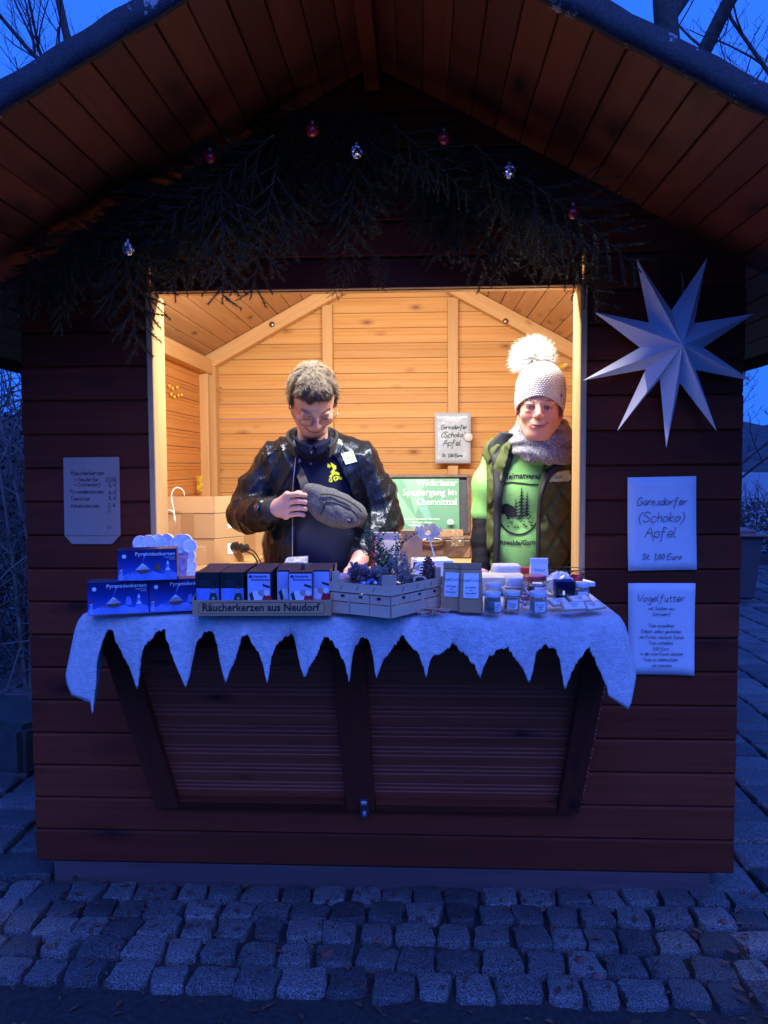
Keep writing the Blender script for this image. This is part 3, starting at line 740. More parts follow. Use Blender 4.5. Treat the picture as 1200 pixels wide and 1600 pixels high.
def pyramid_box(a, b, hgt, label, yw=None, z=ZT, wd=.058):
    A, Bp = gp(*a, z), gp(*b, z); Lx = (Bp - A).length; yw = yaw_of(A, Bp)
    t = thing('candle_box', tuple((A + Bp) / 2), label, 'candle box', 'blue candle boxes', rot=yw or 1e-4)
    mb = MB(); mb.box((0, wd / 2, hgt / 2), (Lx, wd, hgt)); mb.build('carton', navy_p, t, bevel=.0012)
    W2 = Lx / 2 - .001; pb = MB(); o_ = (0, -.0004, 0)
    poly2(pb, [(-W2, .001), (W2, .001), (W2, hgt - .001), (-W2, hgt - .001)], o_, 0)
    poly2(pb, [(-W2, .001), (W2, .001), (W2, .018)] + [(W2 - i * .1 * 2 * W2, .02 + .005 * math.sin(i * 1.9)) for i in range(1, 10)] + [(-W2, .016)], o_, 1, .0003)
    poly2(pb, disc(-W2 * .78, hgt * .78, .0055), o_, 2, .0004)
    hx = -.012                                     # snowed-in hut, pyramid, tree
    poly2(pb, [(hx - .014, .020), (hx + .014, .020), (hx + .014, .030), (hx, .042), (hx - .014, .030)], o_, 3, .0006)
    poly2(pb, [(hx - .019, .028), (hx, .047), (hx + .019, .030), (hx + .016, .033), (hx + .001, .0425), (hx - .016, .031)], o_, 2, .0009)
    for q in range(4): poly2(pb, [(hx - .034 + q * .005, .018), (hx - .031 + q * .005, .018), (hx - .0325 + q * .005, .028 - (q % 2) * .004)], o_, 3, .0007)
    poly2(pb, [(hx + .03, .024), (hx + .046, .024), (hx + .044, .040), (hx + .041, .046), (hx + .034, .046), (hx + .032, .040)], o_, 3 if 'top' in label else 1, .0006)
    for q in range(4):
        zz = .018 + q * .008; w_ = .010 - q * .002
        poly2(pb, [(.052 - w_, zz), (.052 + w_, zz), (.052, zz + .011)], o_, 2 if q % 2 else 1, .0005 + q * .0001)
    for q in range(5): poly2(pb, disc(hx + .001 + .002 * q, .052 + q * .005, .0012 + q * .0004, 6), o_, 1, .0005)
    pb.build('picture', [sky_p, snow_b, white_p, hbrown], t)
    text('Pyramidenkerzen', .0135, white_p, t, (W2 * .96, -.0018, hgt - .013), align='RIGHT', offset=.00015, xs=1.08)
    text('Brilliant Paraffin', .0045, white_p, t, (W2 * .96, -.0018, hgt - .0225), align='RIGHT')
    text('50 Stück', .0045, white_p, t, (W2 * .96, -.0018, hgt - .0275), align='RIGHT')
    text('EWA', .0125, white_p, t, (-W2 * .88, -.0018, .018), rot=(R(90), R(-90), 0), name='logo')
    q = MB(); poly2(q, [(-W2 * .93, .034), (-W2 * .84, .034), (-W2 * .84, .040), (-W2 * .93, .038)], o_, 0, .0012); q.build('logo_mark', red_p, t)
    return t
pyramid_box((137, 962), (233, 957.5), .088, 'bottom left of the three blue candle boxes, at the left end of the cloth')
pyramid_box((233.5, 957.5), (330, 953), .088, 'bottom right of the three blue candle boxes, half behind the incense tray')
t = pyramid_box((184, 908.5), (277, 905.5), .083, 'top one of the three blue candle boxes, lying across the lower two', z=ZT + .089)

# stack of tea light blister packs: rows of pale cups showing at top and right edge
cup_m = plain('tealight_shell', (.74, .77, .82), .3, .06, 30, coat=.4)
pack_p = plain('pack_print', (.55, .50, .62), .4, .2, 25)
tl_t = thing('tealight_pack', tuple(gp(262, 925)), 'shrink wrapped block of white tea lights behind the blue candle boxes', 'tea lights')
bx, by_ = gp(262, 930).x, gp(262, 925).y + .12
mb = MB(); c0 = at(250, 880, by_ + .03); mb.box((c0.x, by_ + .04, ZT + .075), (.17, .07, .148)); mb.build('wrapped_block', pack_p, tl_t, bevel=.008)
cups = [(219, 848), (232, 847), (246, 845), (261, 845), (275, 850), (287, 857), (296, 853), (226, 857), (241, 855), (258, 855), (294, 868), (296, 884), (298, 899), (281, 846), (289, 846)]
for px_, py_ in cups:
    q = at(px_, py_, by_ - .004 * (py_ % 5)); mb = MB()
    mb.lathe([(.0225, -.012), (.0235, -.002), (.0225, .001), (.0205, -.001), (.012, -.003), (0, -.0035)], 20)
    o = link('tealight_cup', mb.mesh('tealight_cup', cup_m, True), tl_t, tuple(q - Vector(tl_t['_w'])), (R(82 + rnd.uniform(-12, 12)), 0, rnd.uniform(-.3, .5)))
mb = MB(); q0, q1 = at(277, 865, by_ - .03), at(289, 907, by_ - .03); mb.box(((q0.x + q1.x) / 2, by_ - .018, (q0.z + q1.z) / 2), (.030, .02, q0.z - q1.z)); mb.build('printed_wrapper', plain('purple_print', (.24, .2, .42), .4, .5, 60), tl_t)
mb = MB(); mb.box(((q0.x + q1.x) / 2, by_ - .030, q0.z - .010), (.030, .002, .006)); mb.build('pink_stripe', plain('pink_print', (.7, .3, .4), .5), tl_t)

# display tray of incense boxes
A, Bp = gp(301, 962.5), gp(517, 962); TW = (Bp - A).length; ty = yaw_of(A, Bp); TD = .20
tray = thing('display_tray', tuple((A + Bp) / 2), 'brown cardboard display tray printed Räucherkerzen aus Neudorf', 'display tray', rot=ty or 1e-4)
fh = .041
m = MB(); m.box((0, .0015, fh / 2), (TW, .003, fh)); m.build('front_wall', kraft_d, tray, bevel=.0006)
for s in (-1, 1):
    m = MB(); m.prism([(s * TW / 2 - .0015, .004, 0), (s * TW / 2 - .0015, TD, 0), (s * TW / 2 - .0015, TD, .112), (s * TW / 2 - .0015, TD - .03, .112), (s * TW / 2 - .0015, .004, fh)], (.003, 0, 0)); m.build('side_wall', kraft_d, tray)
m = MB(); m.box((0, TD + .0015, .056), (TW, .003, .112)); m.build('back_wall', kraft_d, tray)
m = MB(); m.box((0, TD / 2, .0015), (TW - .008, TD - .005, .003)); m.build('tray_floor', kraft_d, tray)
text('Räucherkerzen aus Neudorf', .0275, ink, tray, (-.003, -.0006, fh / 2 + .001), offset=.0006, xs=.97)
m = MB(); bw_, bh_ = TW / 2 - .016, fh / 2 - .006; m.tube([(x_, -.0006, fh / 2 + z_) for x_, z_ in [(-bw_, -bh_ + .005), (-bw_ + .005, -bh_), (bw_ - .005, -bh_), (bw_, -bh_ + .005), (bw_, bh_ - .005), (bw_ - .005, bh_), (-bw_ + .005, bh_), (-bw_, bh_ - .005), (-bw_, -bh_ + .005)]], .0005, 4); m.build('border_line', ink, tray)
lightblue = plain('pale_blue_print', (.42, .48, .78), .4, .06, 25, bump=0); boxblack = plain('black_carton', (.008, .014, .014), .35, .2, bump=0, coat=.2)
dkgreen = plain('green_coat_print', (.012, .05, .03), .5, bump=0); skin_p = plain('skin_print', (.5, .33, .28), .5, bump=0); boxgrey = plain('grey_carton_top', (.075, .08, .08), .5, .5, 90, bump=0)
def inc_mesh(kind):
    W, D, H = .0625, .036, .110; b = MB()
    b.box((0, D / 2, H / 2), (W, D, H), mi=0)
    poly2(b, [(-W / 2 + .002, .001), (W / 2 - .002, .001), (W / 2 - .002, H * (.62 if kind == 'g' else .965)), (-W / 2 + .002, H * (.62 if kind == 'g' else .965))], (0, -.0003, 0), 1)
    T = [(-W / 2 + .001, 0), (W / 2 - .001, 0), (W / 2 - .001, D), (-W / 2 + .001, D)]; b.add([(x_, y_, H + .0003) for x_, y_ in T], [(0, 1, 2, 3)], 2)
    o_ = (0, -.0003, 0)
    if kind == 'g':
        poly2(b, disc(.014, .062, .0045, 8, 1.3), o_, 5, .0004); poly2(b, [(.006, .014), (.026, .014), (.027, .04), (.022, .056), (.008, .056), (.003, .04)], o_, 3, .0003)
        poly2(b, disc(.015, .042, .004, 7), o_, 5, .0005); poly2(b, [(.009, .067), (.020, .067), (.019, .074), (.010, .074)], o_, 3, .0005)
        for q in range(5): poly2(b, [(-.018 + q * .0035 * 0, .088 - q * .004 * 0), (.006, .0885), (.006, .0893), (-.018, .0888)], (0, -.0003, q * -.0035), 6, .0003)
    else:
        poly2(b, disc(-.008, .046, .018, 10, .9), o_, 4, .0003); poly2(b, disc(.020, .034, .013, 10, 1.5), o_, 7, .0004); poly2(b, disc(.006, .056, .009, 8), o_, 5, .0005)
        poly2(b, disc(.020, .056, .008, 8), o_, 4, .0006); poly2(b, [(-.026, .052), (-.018, .060), (-.012, .034), (-.020, .028)], o_, 3, .0005); poly2(b, disc(-.004, .028, .011, 8, .6), o_, 1, .0006)
        poly2(b, [(.010, .074), (.028, .068), (.028, .074), (.010, .080)], o_, 0, .0006); poly2(b, [(-.02, .0155), (.02, .0155), (.018, .021), (-.02, .02)], o_, 0, .0007)
    me = b.mesh('incense_box', [boxblack, snow_b if kind == 'g' else lightblue, boxgrey, dkgreen, white_p, skin_p, ink_b, red_p]); return me
IM = {k_: inc_mesh(k_) for k_ in 'gw'}
txt_cache = {}
def inc_box(kind, lx, ly, label, group='incense boxes in the display tray', lift=0, rz=0):
    M = Matrix.Translation(tray.location) @ Matrix.Rotation(ty, 4, 'Z'); pos = M @ Vector((lx, ly, .0032 + lift))
    o = thing('incense_box', tuple(pos), label, 'incense box', group, rot=ty + rz or 1e-4)
    link('carton', IM[kind], o)
    if ly < .03:
        if kind == 'w':
            for s_, sz, zz in (('Neudorfer', .0085, .099), ('Räucherkerzen', .0078, .0905)):
                if s_ not in txt_cache:
                    q = text(s_, sz, navy_p, o, (.004, -.0008, zz), offset=.0001); txt_cache[s_] = q.data
                else: link('lettering', txt_cache[s_], o, (.004, -.0008, zz), (R(90), 0, 0))
            q = MB(); poly2(q, [(-.027, .096), (-.016, .096), (-.018, .1), (-.0215, .104), (-.025, .1)], (0, -.0009, 0), 0); q.build('logo', navy_p, o)
x0 = -TW / 2 + .0385
colx = [x0, x0 + .065, x0 + .1345, x0 + .206, x0 + .243, x0 + .296]
names = [('g', 'black incense box with a green coated figure, leftmost in front of the tray'), ('g', 'black incense box with a green coated figure, second from the left in the tray'), ('w', 'pale blue incense box third from the left in the front of the tray'), ('w', 'pale blue incense box half hidden behind its right neighbour in the tray'), ('w', 'pale blue incense box standing foremost in the right half of the tray'), ('w', 'pale blue incense box at the right end of the tray front')]
for i, ((kd, lb), lx) in enumerate(zip(names, colx)):
    lx = min(lx, TW / 2 - .036); inc_box(kd, lx, .006 if i != 4 else .0045, lb) if i not in (3, 5) else inc_box(kd, lx if i == 3 else TW / 2 - .036, .0115 + .031, lb)
for r_ in range(1, 5):
    for i, lx in enumerate([x0, x0 + .065, x0 + .1345, x0 + .2, TW / 2 - .036]):
        if i >= 3 and r_ == 1: continue
        ly = .006 + r_ * .0375
        if ly + .036 < TD: inc_box('g' if i < 2 else 'w', lx + rnd.uniform(-.001, .001), ly, 'grey topped incense box in the %s row from the front, %s column of the tray' % (('second', 'third', 'fourth', 'fifth')[r_ - 1], ('leftmost', 'second', 'third', 'fourth', 'rightmost')[i]))
# cellophane packet lying on the boxes
cell = plain('cellophane', (.75, .75, .68), .12, .3, 40, .6, .01, alpha=.75)
t = thing('cellophane_packet', tuple(at(462, 885, -.30)), 'small clear packet with pale sweets behind the incense tray', 'packet')
m = MB(); q = [at(441, 886, -.36), at(479, 884, -.36), at(480, 870, -.33), at(447, 872, -.33)]; m.prism([v_ + Vector((0, 0, 0)) for v_ in q], (0, .03, 0)); m.build('wrapper', cell, t, bevel=.003)
for i in range(8):
    m = MB(); m.ball(at(449 + i * 4, 879 + (i % 2) * 3, -.345), (.008, .006, .005), 8, 6); m.build('sweet', plain('cream', (.8, .74, .5), .5), t)

# chip wood crate
cv = [gp(517, 957), gp(610.5, 967), gp(691, 947.5)]; cv.append(cv[0] + cv[2] - cv[1])
chip = wood('chip_wood', axis=0, light=(.78, .56, .37), dark=(.62, .42, .27), knot=(.3, .2, .15), knots=.3, rough=.8, bump=.15)
staple = plain('staple', (.05, .04, .04), .5, metal=.6)
cr = thing('wood_crate', tuple((cv[0] + cv[1] + cv[2] + cv[3]) / 4), 'small pale chip wood fruit crate full of dried plants and cones', 'crate')
ch_h = .083
for i in range(4):
    a, b = cv[i], cv[(i + 1) % 4]; d = (b - a).normalized(); Ls = (b - a).length; an = math.atan2(d.y, d.x); nrm_ = Vector((d.y, -d.x, 0)); mid = (a + b) / 2
    def slab(name, s0, s1, z0, z1, off, mat=chip, th=.0022):
        me = MB(); me.box((0, 0, 0), (s1 - s0, th, z1 - z0)); return link(name, me.mesh(name, mat), cr, tuple(a + d * ((s0 + s1) / 2) + nrm_ * off + Vector((0, 0, (z0 + z1) / 2)) - Vector(cr['_w'])), (0, 0, an))
    slab('rim_slat', -.002, Ls + .002, ch_h - .024, ch_h, .0035)
    np_ = 3
    for q in range(np_):
        g0, g1 = Ls * q / np_, Ls * (q + 1) / np_; slab('side_slat', g0 + .0012, g1 - .0012, .034, ch_h - .028, .0012 + (q % 2) * .001)
        slab('side_slat', g0 + .0012, g1 - .0012, .002, .031, .0028 - (q % 2) * .001)
    if i in (0, 1):
        for q in range(3):
            st_ = MB(); st_.box((0, 0, 0), (.0012, .001, .013)); link('staple', st_.mesh('staple', staple), cr, tuple(a + d * (Ls * (.2 + .27 * q)) + nrm_ * .005 + Vector((0, 0, ch_h - .012)) - Vector(cr['_w'])), (0, R(35), an))
            st_ = MB(); st_.box((0, 0, 0), (.011, .001, .006)); link('slot', st_.mesh('slot', staple), cr, tuple(a + d * (Ls * (.22 + .3 * q)) + nrm_ * .0035 + Vector((0, 0, ch_h - .034)) - Vector(cr['_w'])), (0, 0, an))
for i in range(4):
    c_ = cv[i]; inn = ((cv[0] + cv[2]) / 2 - c_).normalized()
    m = MB(); m.prism([c_ + inn * .004, c_ + inn * .004 + (cv[(i + 1) % 4] - c_).normalized() * .024, c_ + inn * .022, c_ + inn * .004 + (cv[i - 1] - c_).normalized() * .024], (0, 0, ch_h + .026)); m.build('corner_post', chip, cr)
m = MB(); m.prism([c_ + Vector((0, 0, .003)) for c_ in cv], (0, 0, .003)); m.build('bottom', chip, cr)
ctr = (cv[0] + cv[2]) / 2; CZ = ZT + .045
# plants in the crate
thuja_m = plain('thuja_green', (.07, .13, .035), .6, .4, 40); heather_m = plain('grey_heather', (.33, .27, .22), .7, .3, 60); twig_m = plain('twig_brown', (.13, .08, .06), .8, .3)
def sprig(mb, base, d, L_, r0, rr, depth=0, leaf=.01, mi=0):
    pts = [Vector(base)]; dd = Vector(d).normalized(); n = 6
    for i in range(n): dd = (dd + Vector((rr.uniform(-.18, .18), rr.uniform(-.18, .18), rr.uniform(-.06, .12)))).normalized(); pts.append(pts[-1] + dd * L_ / n)
    mb.tube(pts, [r0 * (1 - .7 * i / n) for i in range(n + 1)], 4, mi)
    if depth > 0:
        for i in range(1, n):
            for s_ in (-1, 1):
                sd = (dd + Vector((rr.uniform(-1, 1), rr.uniform(-1, 1), rr.uniform(-.2, .7)))).normalized(); sprig(mb, pts[i], sd, L_ * .42, r0 * .7, rr, depth - 1, leaf, mi)
    else:
        for i in range(1, n + 1):
            for q in range(3):
                a_ = Vector((rr.uniform(-1, 1), rr.uniform(-1, 1), rr.uniform(-.3, 1))).normalized() * leaf; b_ = a_.orthogonal().normalized() * leaf * .28
                mb.add([pts[i], pts[i] + a_ * .5 + b_, pts[i] + a_, pts[i] + a_ * .5 - b_], [(0, 1, 2, 3)], mi)
def plant(name, px, py, z0, hgt, n, mat, label, leaf, spread, potr=.0, dy=0, tilt=0, seed=1, cat='plant'):
    rr = random.Random(seed); b = at(px, py, ctr.y + dy); b.z = z0; t = thing(name, tuple(b), label, cat); m = MB()
    for i in range(max(4, int(n * .7))): sprig(m, b + Vector((rr.uniform(-1, 1) * .01, rr.uniform(-1, 1) * .01, 0)), (rr.uniform(-spread, spread) + tilt, rr.uniform(-spread, spread), 1), hgt * rr.uniform(.7, 1.1), .0012, rr, 1, leaf)
    m.build('foliage', mat, t)
    if potr: m = MB(); m.lathe([(potr * .8, -.03), (potr, .004), (potr * .92, .004), (potr * .9, -.002), (0, -.002)], 14, b); m.build('pot', plain('slate_pot', (.16, .15, .19), .7, .5, 90), t, smooth='auto')
    return t
plant('thuja_sprigs', 603, 900, CZ + .02, .135, 11, thuja_m, 'upright dark green thuja sprigs standing in the wooden crate', .008, .42, dy=.03, seed=2)
plant('heather_bunch', 633, 900, CZ + .005, .085, 9, heather_m, 'bushy grey lavender coloured heather beside the green sprigs in the crate', .007, .5, dy=.0, seed=3)
plant('potted_heather', 597, 905, CZ + .032, .04, 7, heather_m, 'small frosted heather in a grey patterned pot inside the crate', .006, .6, potr=.030, dy=-.03, seed=4)
plant('dry_grass_bunch', 570, 905, CZ + .01, .065, 5, plain('dry_purple', (.30, .2, .22), .8, .3), 'spiky dried purplish grasses at the left inside the crate', .02, .8, dy=.0, seed=9)
def cone(px, py, yy, z0, h_, r_, label, openc=False, mat=None):
    b = at(px, py, yy); b.z = z0; t = thing('pine_cone', tuple(b), label, 'pine cone', 'pine cones in the crate')
    m = MB(); m.lathe([(0, 0), (r_ * .6, h_ * .1), (r_ * .75, h_ * .4), (r_ * .5, h_ * .8), (0, h_)], 10, b); m.build('core', mat, t, smooth=True)
    sm = MB(); n = 70 if not openc else 42
    for i in range(n):
        f = (i + .5) / n; a = i * 2.39996; rr_ = r_ * (math.sin(math.pi * min(1, f * .86 + .12)) ** .7); zz = h_ * f; c_ = b + Vector((math.cos(a) * rr_, math.sin(a) * rr_, zz))
        o_ = Vector((math.cos(a), math.sin(a), 0)); tdd = Vector((-math.sin(a), math.cos(a), 0)); s_ = r_ * (.42 if not openc else .55); up_ = Vector((0, 0, 1)) * s_ * .55
        sm.add([c_ - o_ * s_ * .9, c_ + tdd * s_ * .6, c_ + o_ * s_ * (.35 if not openc else .9) + up_ * .5, c_ - tdd * s_ * .6, c_ + up_ * .9 - o_ * s_ * .2], [(0, 1, 4), (1, 2, 4), (2, 3, 4), (3, 0, 4), (0, 3, 2, 1)])
    sm.build('scales', mat, t); return t
cone_m = plain('cone_brown', (.15, .06, .045), .5, .4, 60); cone_d = plain('dark_cone', (.07, .045, .035), .6, .4, 60)
cone(669, 906, ctr.y + .055, ZT + .052, .082, .023, 'tall closed reddish brown pine cone standing upright in the crate', mat=cone_m)
t = cone(648, 912, ctr.y + .0, ZT + .045, .036, .027, 'open dark pine cone lying left of the tall cone in the crate', True, mat=cone_d)
cone(638, 916, ctr.y - .02, ZT + .045, .028, .022, 'small open dark pine cone in front of the grey heather', True, mat=cone_d)
# bowl with blue and white stones, coloured papers
b = at(582, 912, ctr.y - .035); b.z = ZT + .06; t = thing('clay_bowl', tuple(b), 'flat orange clay bowl of blue and white pebbles in the crate', 'bowl')
m = MB(); m.lathe([(.03, 0), (.043, .014), (.041, .014), (.028, .004), (0, .004)], 20, b); m.build('bowl', plain('terracotta', (.42, .17, .08), .7, .1), t, smooth='auto')
pm = [plain('blue_stone', (.12, .25, .6), .3), plain('white_stone', (.75, .78, .85), .3)]
for i in range(34):
    a, q = rnd.uniform(0, 6.28), rnd.uniform(0, .03); m = MB(); m.ball(b + Vector((math.cos(a) * q, math.sin(a) * q, .012 + (.03 - q) * .5 + rnd.uniform(0, .004))), (rnd.uniform(.004, .007), rnd.uniform(.004, .006), .004), 6, 5); m.build('pebble', pm[i % 2], t, smooth=True)
b = at(553, 900, ctr.y + .05); b.z = ZT + .075; t = thing('printed_paper', tuple(b), 'pink and white printed leaflet lying at the back left of the crate', 'leaflet')
m = MB(); m.box(b, (.085, .09, .004), Matrix.Rotation(R(12), 3, 'X')); m.build('leaflet', plain('pink_leaflet', (.75, .45, .5), .5, .6, 45, bump=0), t)
b = at(548, 915, ctr.y - .02); b.z = ZT + .055; t = thing('wood_slice', tuple(b), 'light brown wooden plate at the left corner inside the crate', 'wooden plate')
m = MB(); m.lathe([(.035, 0), (.036, .006), (.030, .008), (0, .008)], 18, b); m.build('plate', chip, t, smooth='auto')
b = at(656, 909, ctr.y - .01); t = thing('ribbon_curl', tuple(b), 'loop of shaved wood ribbon in front of the pine cones', 'ribbon'); m = MB()
m.tube([b + Vector((math.cos(a) * .016, math.sin(a) * .01 - .01, .006 + math.sin(a) * .008)) for a in [i * .45 for i in range(9)]], .0035, 5); m.build('ribbon', chip, t, smooth=True)
# moss / filling so the crate is not empty
m = MB(); rr = random.Random(4)
for i in range(900):
    u_, v_ = rr.uniform(.04, .96), rr.uniform(.04, .96); c_ = cv[1] + (cv[0] - cv[1]) * u_ + (cv[2] - cv[1]) * v_ + Vector((0, 0, .045 + rr.uniform(0, .022))); a = Vector((rr.uniform(-1, 1), rr.uniform(-1, 1), rr.uniform(-.2, .8))) * .009; b_ = a.orthogonal().normalized() * .002
    m.add([c_, c_ + b_, c_ + a, c_ - b_], [(0, 1, 2, 3)])
tag(m.build('moss_filling', plain('moss', (.14, .13, .09), .9, .6, 80), None), label='dry moss and straw filling the wooden crate', cat='moss', kind='stuff')

# paper bags
def paper_bag(a, b, hgt, depth, label, top=.9, labelsheet=True, mat=kraft_d, lab=(.16, .30, .7, .8), fold=.016, z=ZT, lines=None, lean=0, group=None, y=None, side=None):
    A, Bq = (gp(*a, z), gp(*b, z)) if y is None else (at(*a, y), at(*b, y)); Bq.z = A.z; L_ = (Bq - A).length; yw = yaw_of(A, Bq)
    t = thing('paper_bag', tuple((A + Bq) / 2), label, 'paper bag', group, rot=yw or 1e-4)
    rr = random.Random(int(a[0])); prof = [(0, 1, depth), (.25, .985, depth), (.55, .96, depth * .8), (.8, .93, depth * .45), (.92, top, depth * .12), (1, top, depth * .10)]
    vs = []; nn = 10
    for f, wf, dp in prof:
        cy = depth / 2 + lean * f
        for i, (ux, uy) in enumerate([(-1, -1), (-.5, -1), (0, -1), (.5, -1), (1, -1), (1, 1), (.5, 1), (0, 1), (-.5, 1), (-1, 1)]):
            wv = rr.uniform(-.002, .002) * (1 if 0 < f < .9 else .2); vs.append((ux * L_ / 2 * wf, cy + uy * dp / 2 + wv, f * hgt))
    k = len(prof); m = MB(); m.add(vs, [(i * nn + j, i * nn + (j + 1) % nn, (i + 1) * nn + (j + 1) % nn, (i + 1) * nn + j) for i in range(k - 1) for j in range(nn)] + [tuple((k - 1) * nn + j for j in range(nn)), tuple(range(nn))[::-1]])
    m.build('bag_body', mat, t, smooth='auto')
    if fold:
        m = MB(); m.box((0, depth / 2 - depth * .06 - .003 + lean, hgt - fold / 2), (L_ * top * 1.01, .004, fold)); m.build('folded_top', mat, t, bevel=.001)
    if labelsheet:
        lx0, lz0, lw, lt_ = lab[0], lab[1], lab[2], lab[3]; m = MB(); x0_, x1_ = -L_ / 2 + lx0 * L_, -L_ / 2 + (lx0 + lw) * L_
        def yf(f):
            for q in range(len(prof) - 1):
                if prof[q][0] <= f <= prof[q + 1][0]:
                    w_ = (f - prof[q][0]) / (prof[q + 1][0] - prof[q][0]); d_ = prof[q][2] * (1 - w_) + prof[q + 1][2] * w_; return depth / 2 + lean * f - d_ / 2
            return 0
        rows = [lz0 + (lt_ - lz0) * i / 6 for i in range(7)]; vs = []
        for f in rows: vs += [(x0_ * (1 - .05 * f), yf(f) - .0028, f * hgt), (x1_ * (1 - .05 * f), yf(f) - .0028, f * hgt)]
        m.add(vs, [(2 * i, 2 * i + 1, 2 * i + 3, 2 * i + 2) for i in range(6)]); m.build('label_sheet', paper, t)
        for s_, f, sz in (lines or []):
            h = hand(s_, sz, ((x0_ + x1_) / 2, yf(f) - .0042, f * hgt), (1, 0, 0), (0, 0, 1), .0008, slant=.15, seed=int(f * 99)); h.build('handwriting', ink_b, t)
    return t
ln = [('Vogelfutter', .66, .0085), ('mit Saaten', .52, .0045), ('aus', .46, .0045), ('Garnsdorf', .40, .005), ('---------', .34, .004)]
paper_bag((689, 953), (721, 955), .126, .05, 'left of the two brown paper bags with a blank white label on the cloth', lines=ln, top=.93)
paper_bag((718, 956.5), (753, 957.5), .128, .052, 'right of the two brown paper bags with a white label, beside the glass jars', lines=ln, top=.90)
paper_bag((829, 905), (857, 904), .062, .03, 'small white labelled paper packet standing behind the red jam jar', y=-.36, mat=paper, lab=(.02, .05, .96, .75), fold=.016, lines=[('Saatgut', .45, .0075)], top=1)
paper_bag((581, 900), (626, 900), .145, .06, 'kraft paper bag with a dark red side behind the green sprigs', y=-.10, labelsheet=False, mat=plain('beige_bag', (.6, .5, .38), .8, .1), fold=.012, lean=.01)
paper_bag((626, 900), (661, 900), .155, .05, 'plain mauve brown paper bag between the heather and the suitcase', y=-.06, labelsheet=False, fold=.008, top=.98)
m = MB(); q = at(583, 870, -.13); t = thing('red_packet', tuple(at(583, 900, -.13)), 'narrow red packet edge behind the thuja sprigs', 'packet'); m.box((q.x, q.y, q.z - .0), (.012, .03, .13)); m.build('packet', red_p, t)
# straw star flat on the cloth
t = thing('straw_star', tuple(gp(677, 957)), 'flat straw star lying on the cloth in front of the crate', 'straw star'); straw = plain('straw', (.55, .38, .22), .6, .2)
c_ = gp(677, 957); 
for i in range(9):
    a = i * math.pi / 9 + .1; m = MB(); d = Vector((math.cos(a), math.sin(a) * 1.15, 0)) * .046; m.tube([c_ - d + Vector((0, 0, .003 + i * .0008)), c_ + d + Vector((0, 0, .003 + i * .0008))], .0022, 5); m.build('straw_stalk', straw if i % 3 else red_p, t)

# glass jars
def glass(name, col=(1, 1, 1), rough=.03):
    m, nt, N, L, B = newmat(name); N.remove(B); out = N['Material Output']; tr = N.new('ShaderNodeBsdfTransparent'); tr.inputs[0].default_value = (*[q ** .5 for q in col], 1); gl = N.new('ShaderNodeBsdfGlossy'); gl.inputs['Roughness'].default_value = max(rough, .04)
    fr = N.new('ShaderNodeLayerWeight'); fr.inputs[0].default_value = .25; mx = N.new('ShaderNodeMixShader'); L.new(mth(N, L, 'MINIMUM', mth(N, L, 'ADD', fr.outputs['Fresnel'], .02), .6), mx.inputs[0]); L.new(tr.outputs[0], mx.inputs[1]); L.new(gl.outputs[0], mx.inputs[2]); L.new(mx.outputs[0], out.inputs[0]); return m
jar_glass = glass('jar_glass', (.93, .96, .97)); lid_m = plain('white_lid', (.60, .66, .70), .35, .03, coat=.2)
def jar(px, py, dia_px, h_px, label, fill, lid=lid_m, labelled=True, group='white lidded glass jars', lab_off=0, cat='jar', name='glass_jar', ls=None):
    c_ = gp(px, py); d = (c_ - CAM).length * .98; rad = dia_px / 2 * d / F; H = h_px * d / F * 1.02; c_.y += rad
    t = thing(name, tuple(c_), label, cat, group); hb = H * .80
    m = MB(); m.lathe([(0, .001), (rad * .85, .0), (rad * .97, .004), (rad * .97, hb * .86), (rad * .86, hb * .97), (rad * .86, hb), (rad * .80, hb), (rad * .80, hb * .95), (rad * .90, hb * .84), (rad * .90, .006), (0, .006)], 28, c_); m.build('glass', jar_glass, t, smooth='auto')
    m = MB(); m.lathe([(0, .0075), (rad * .88, .008), (rad * .88, hb * .74), (0, hb * .76)], 20, c_); m.build('contents', fill, t, smooth='auto')
    m = MB(); m.lathe([(rad * .90, hb * .985), (rad * .98, hb * .985), (rad * 1.0, hb + .003), (rad * 1.0, H - .002), (rad * .95, H), (0, H - .0005)], 28, c_); m.build('lid', lid, t, smooth='auto')
    if labelled:
        m = MB(); vs = []; n = 9
        for i in range(n):
            a = R(-90 + lab_off) + (i - 4) * .17
            for zz in (hb * .18, hb * .72): vs.append(c_ + Vector((math.cos(a) * rad * .99, math.sin(a) * rad * .99, zz)))
        m.add(vs, [(2 * i, 2 * i + 2, 2 * i + 3, 2 * i + 1) for i in range(n - 1)]); m.build('label_sheet', paper, t)
        for q in range(3):
            h = hand('mmnun'[q:] + 'uemn' if q else 'Kräuter', .005 if not q else .003, c_ + Vector((math.sin(R(lab_off)) * rad * .5, -rad * 1.02 , hb * (.55 - .12 * q))), (1, math.tan(R(lab_off)) * .6, 0), (0, 0, 1), .0006, seed=q); h.build('handwriting', ink_b, t)
    return t
salt = plain('grey_herb_salt', (.20, .24, .22), .7, .4, 150); pale = plain('pale_salt', (.5, .48, .42), .7, .3, 150)
jar(770.5, 961, 27, 34, 'front left glass jar with white lid and dark grey contents, next to the paper bags', salt, labelled=True, lab_off=48)
jar(801, 956.5, 27, 31, 'middle of the three front glass jars, its label facing the viewer', pale)
jar(843, 961, 28, 34, 'front right glass jar with white lid, beside the flat seed packets', pale, lab_off=8)
jar(771, 947, 27, 34, 'glass jar half hidden behind the front left jar', salt, labelled=False)
jar(910.5, 943.5, 25, 31, 'separate glass jar at the right edge of the table behind the seed packets', pale, lab_off=5)
jam = plain('red_jam', (.22, .008, .01), .15, .3, 20, coat=.6)
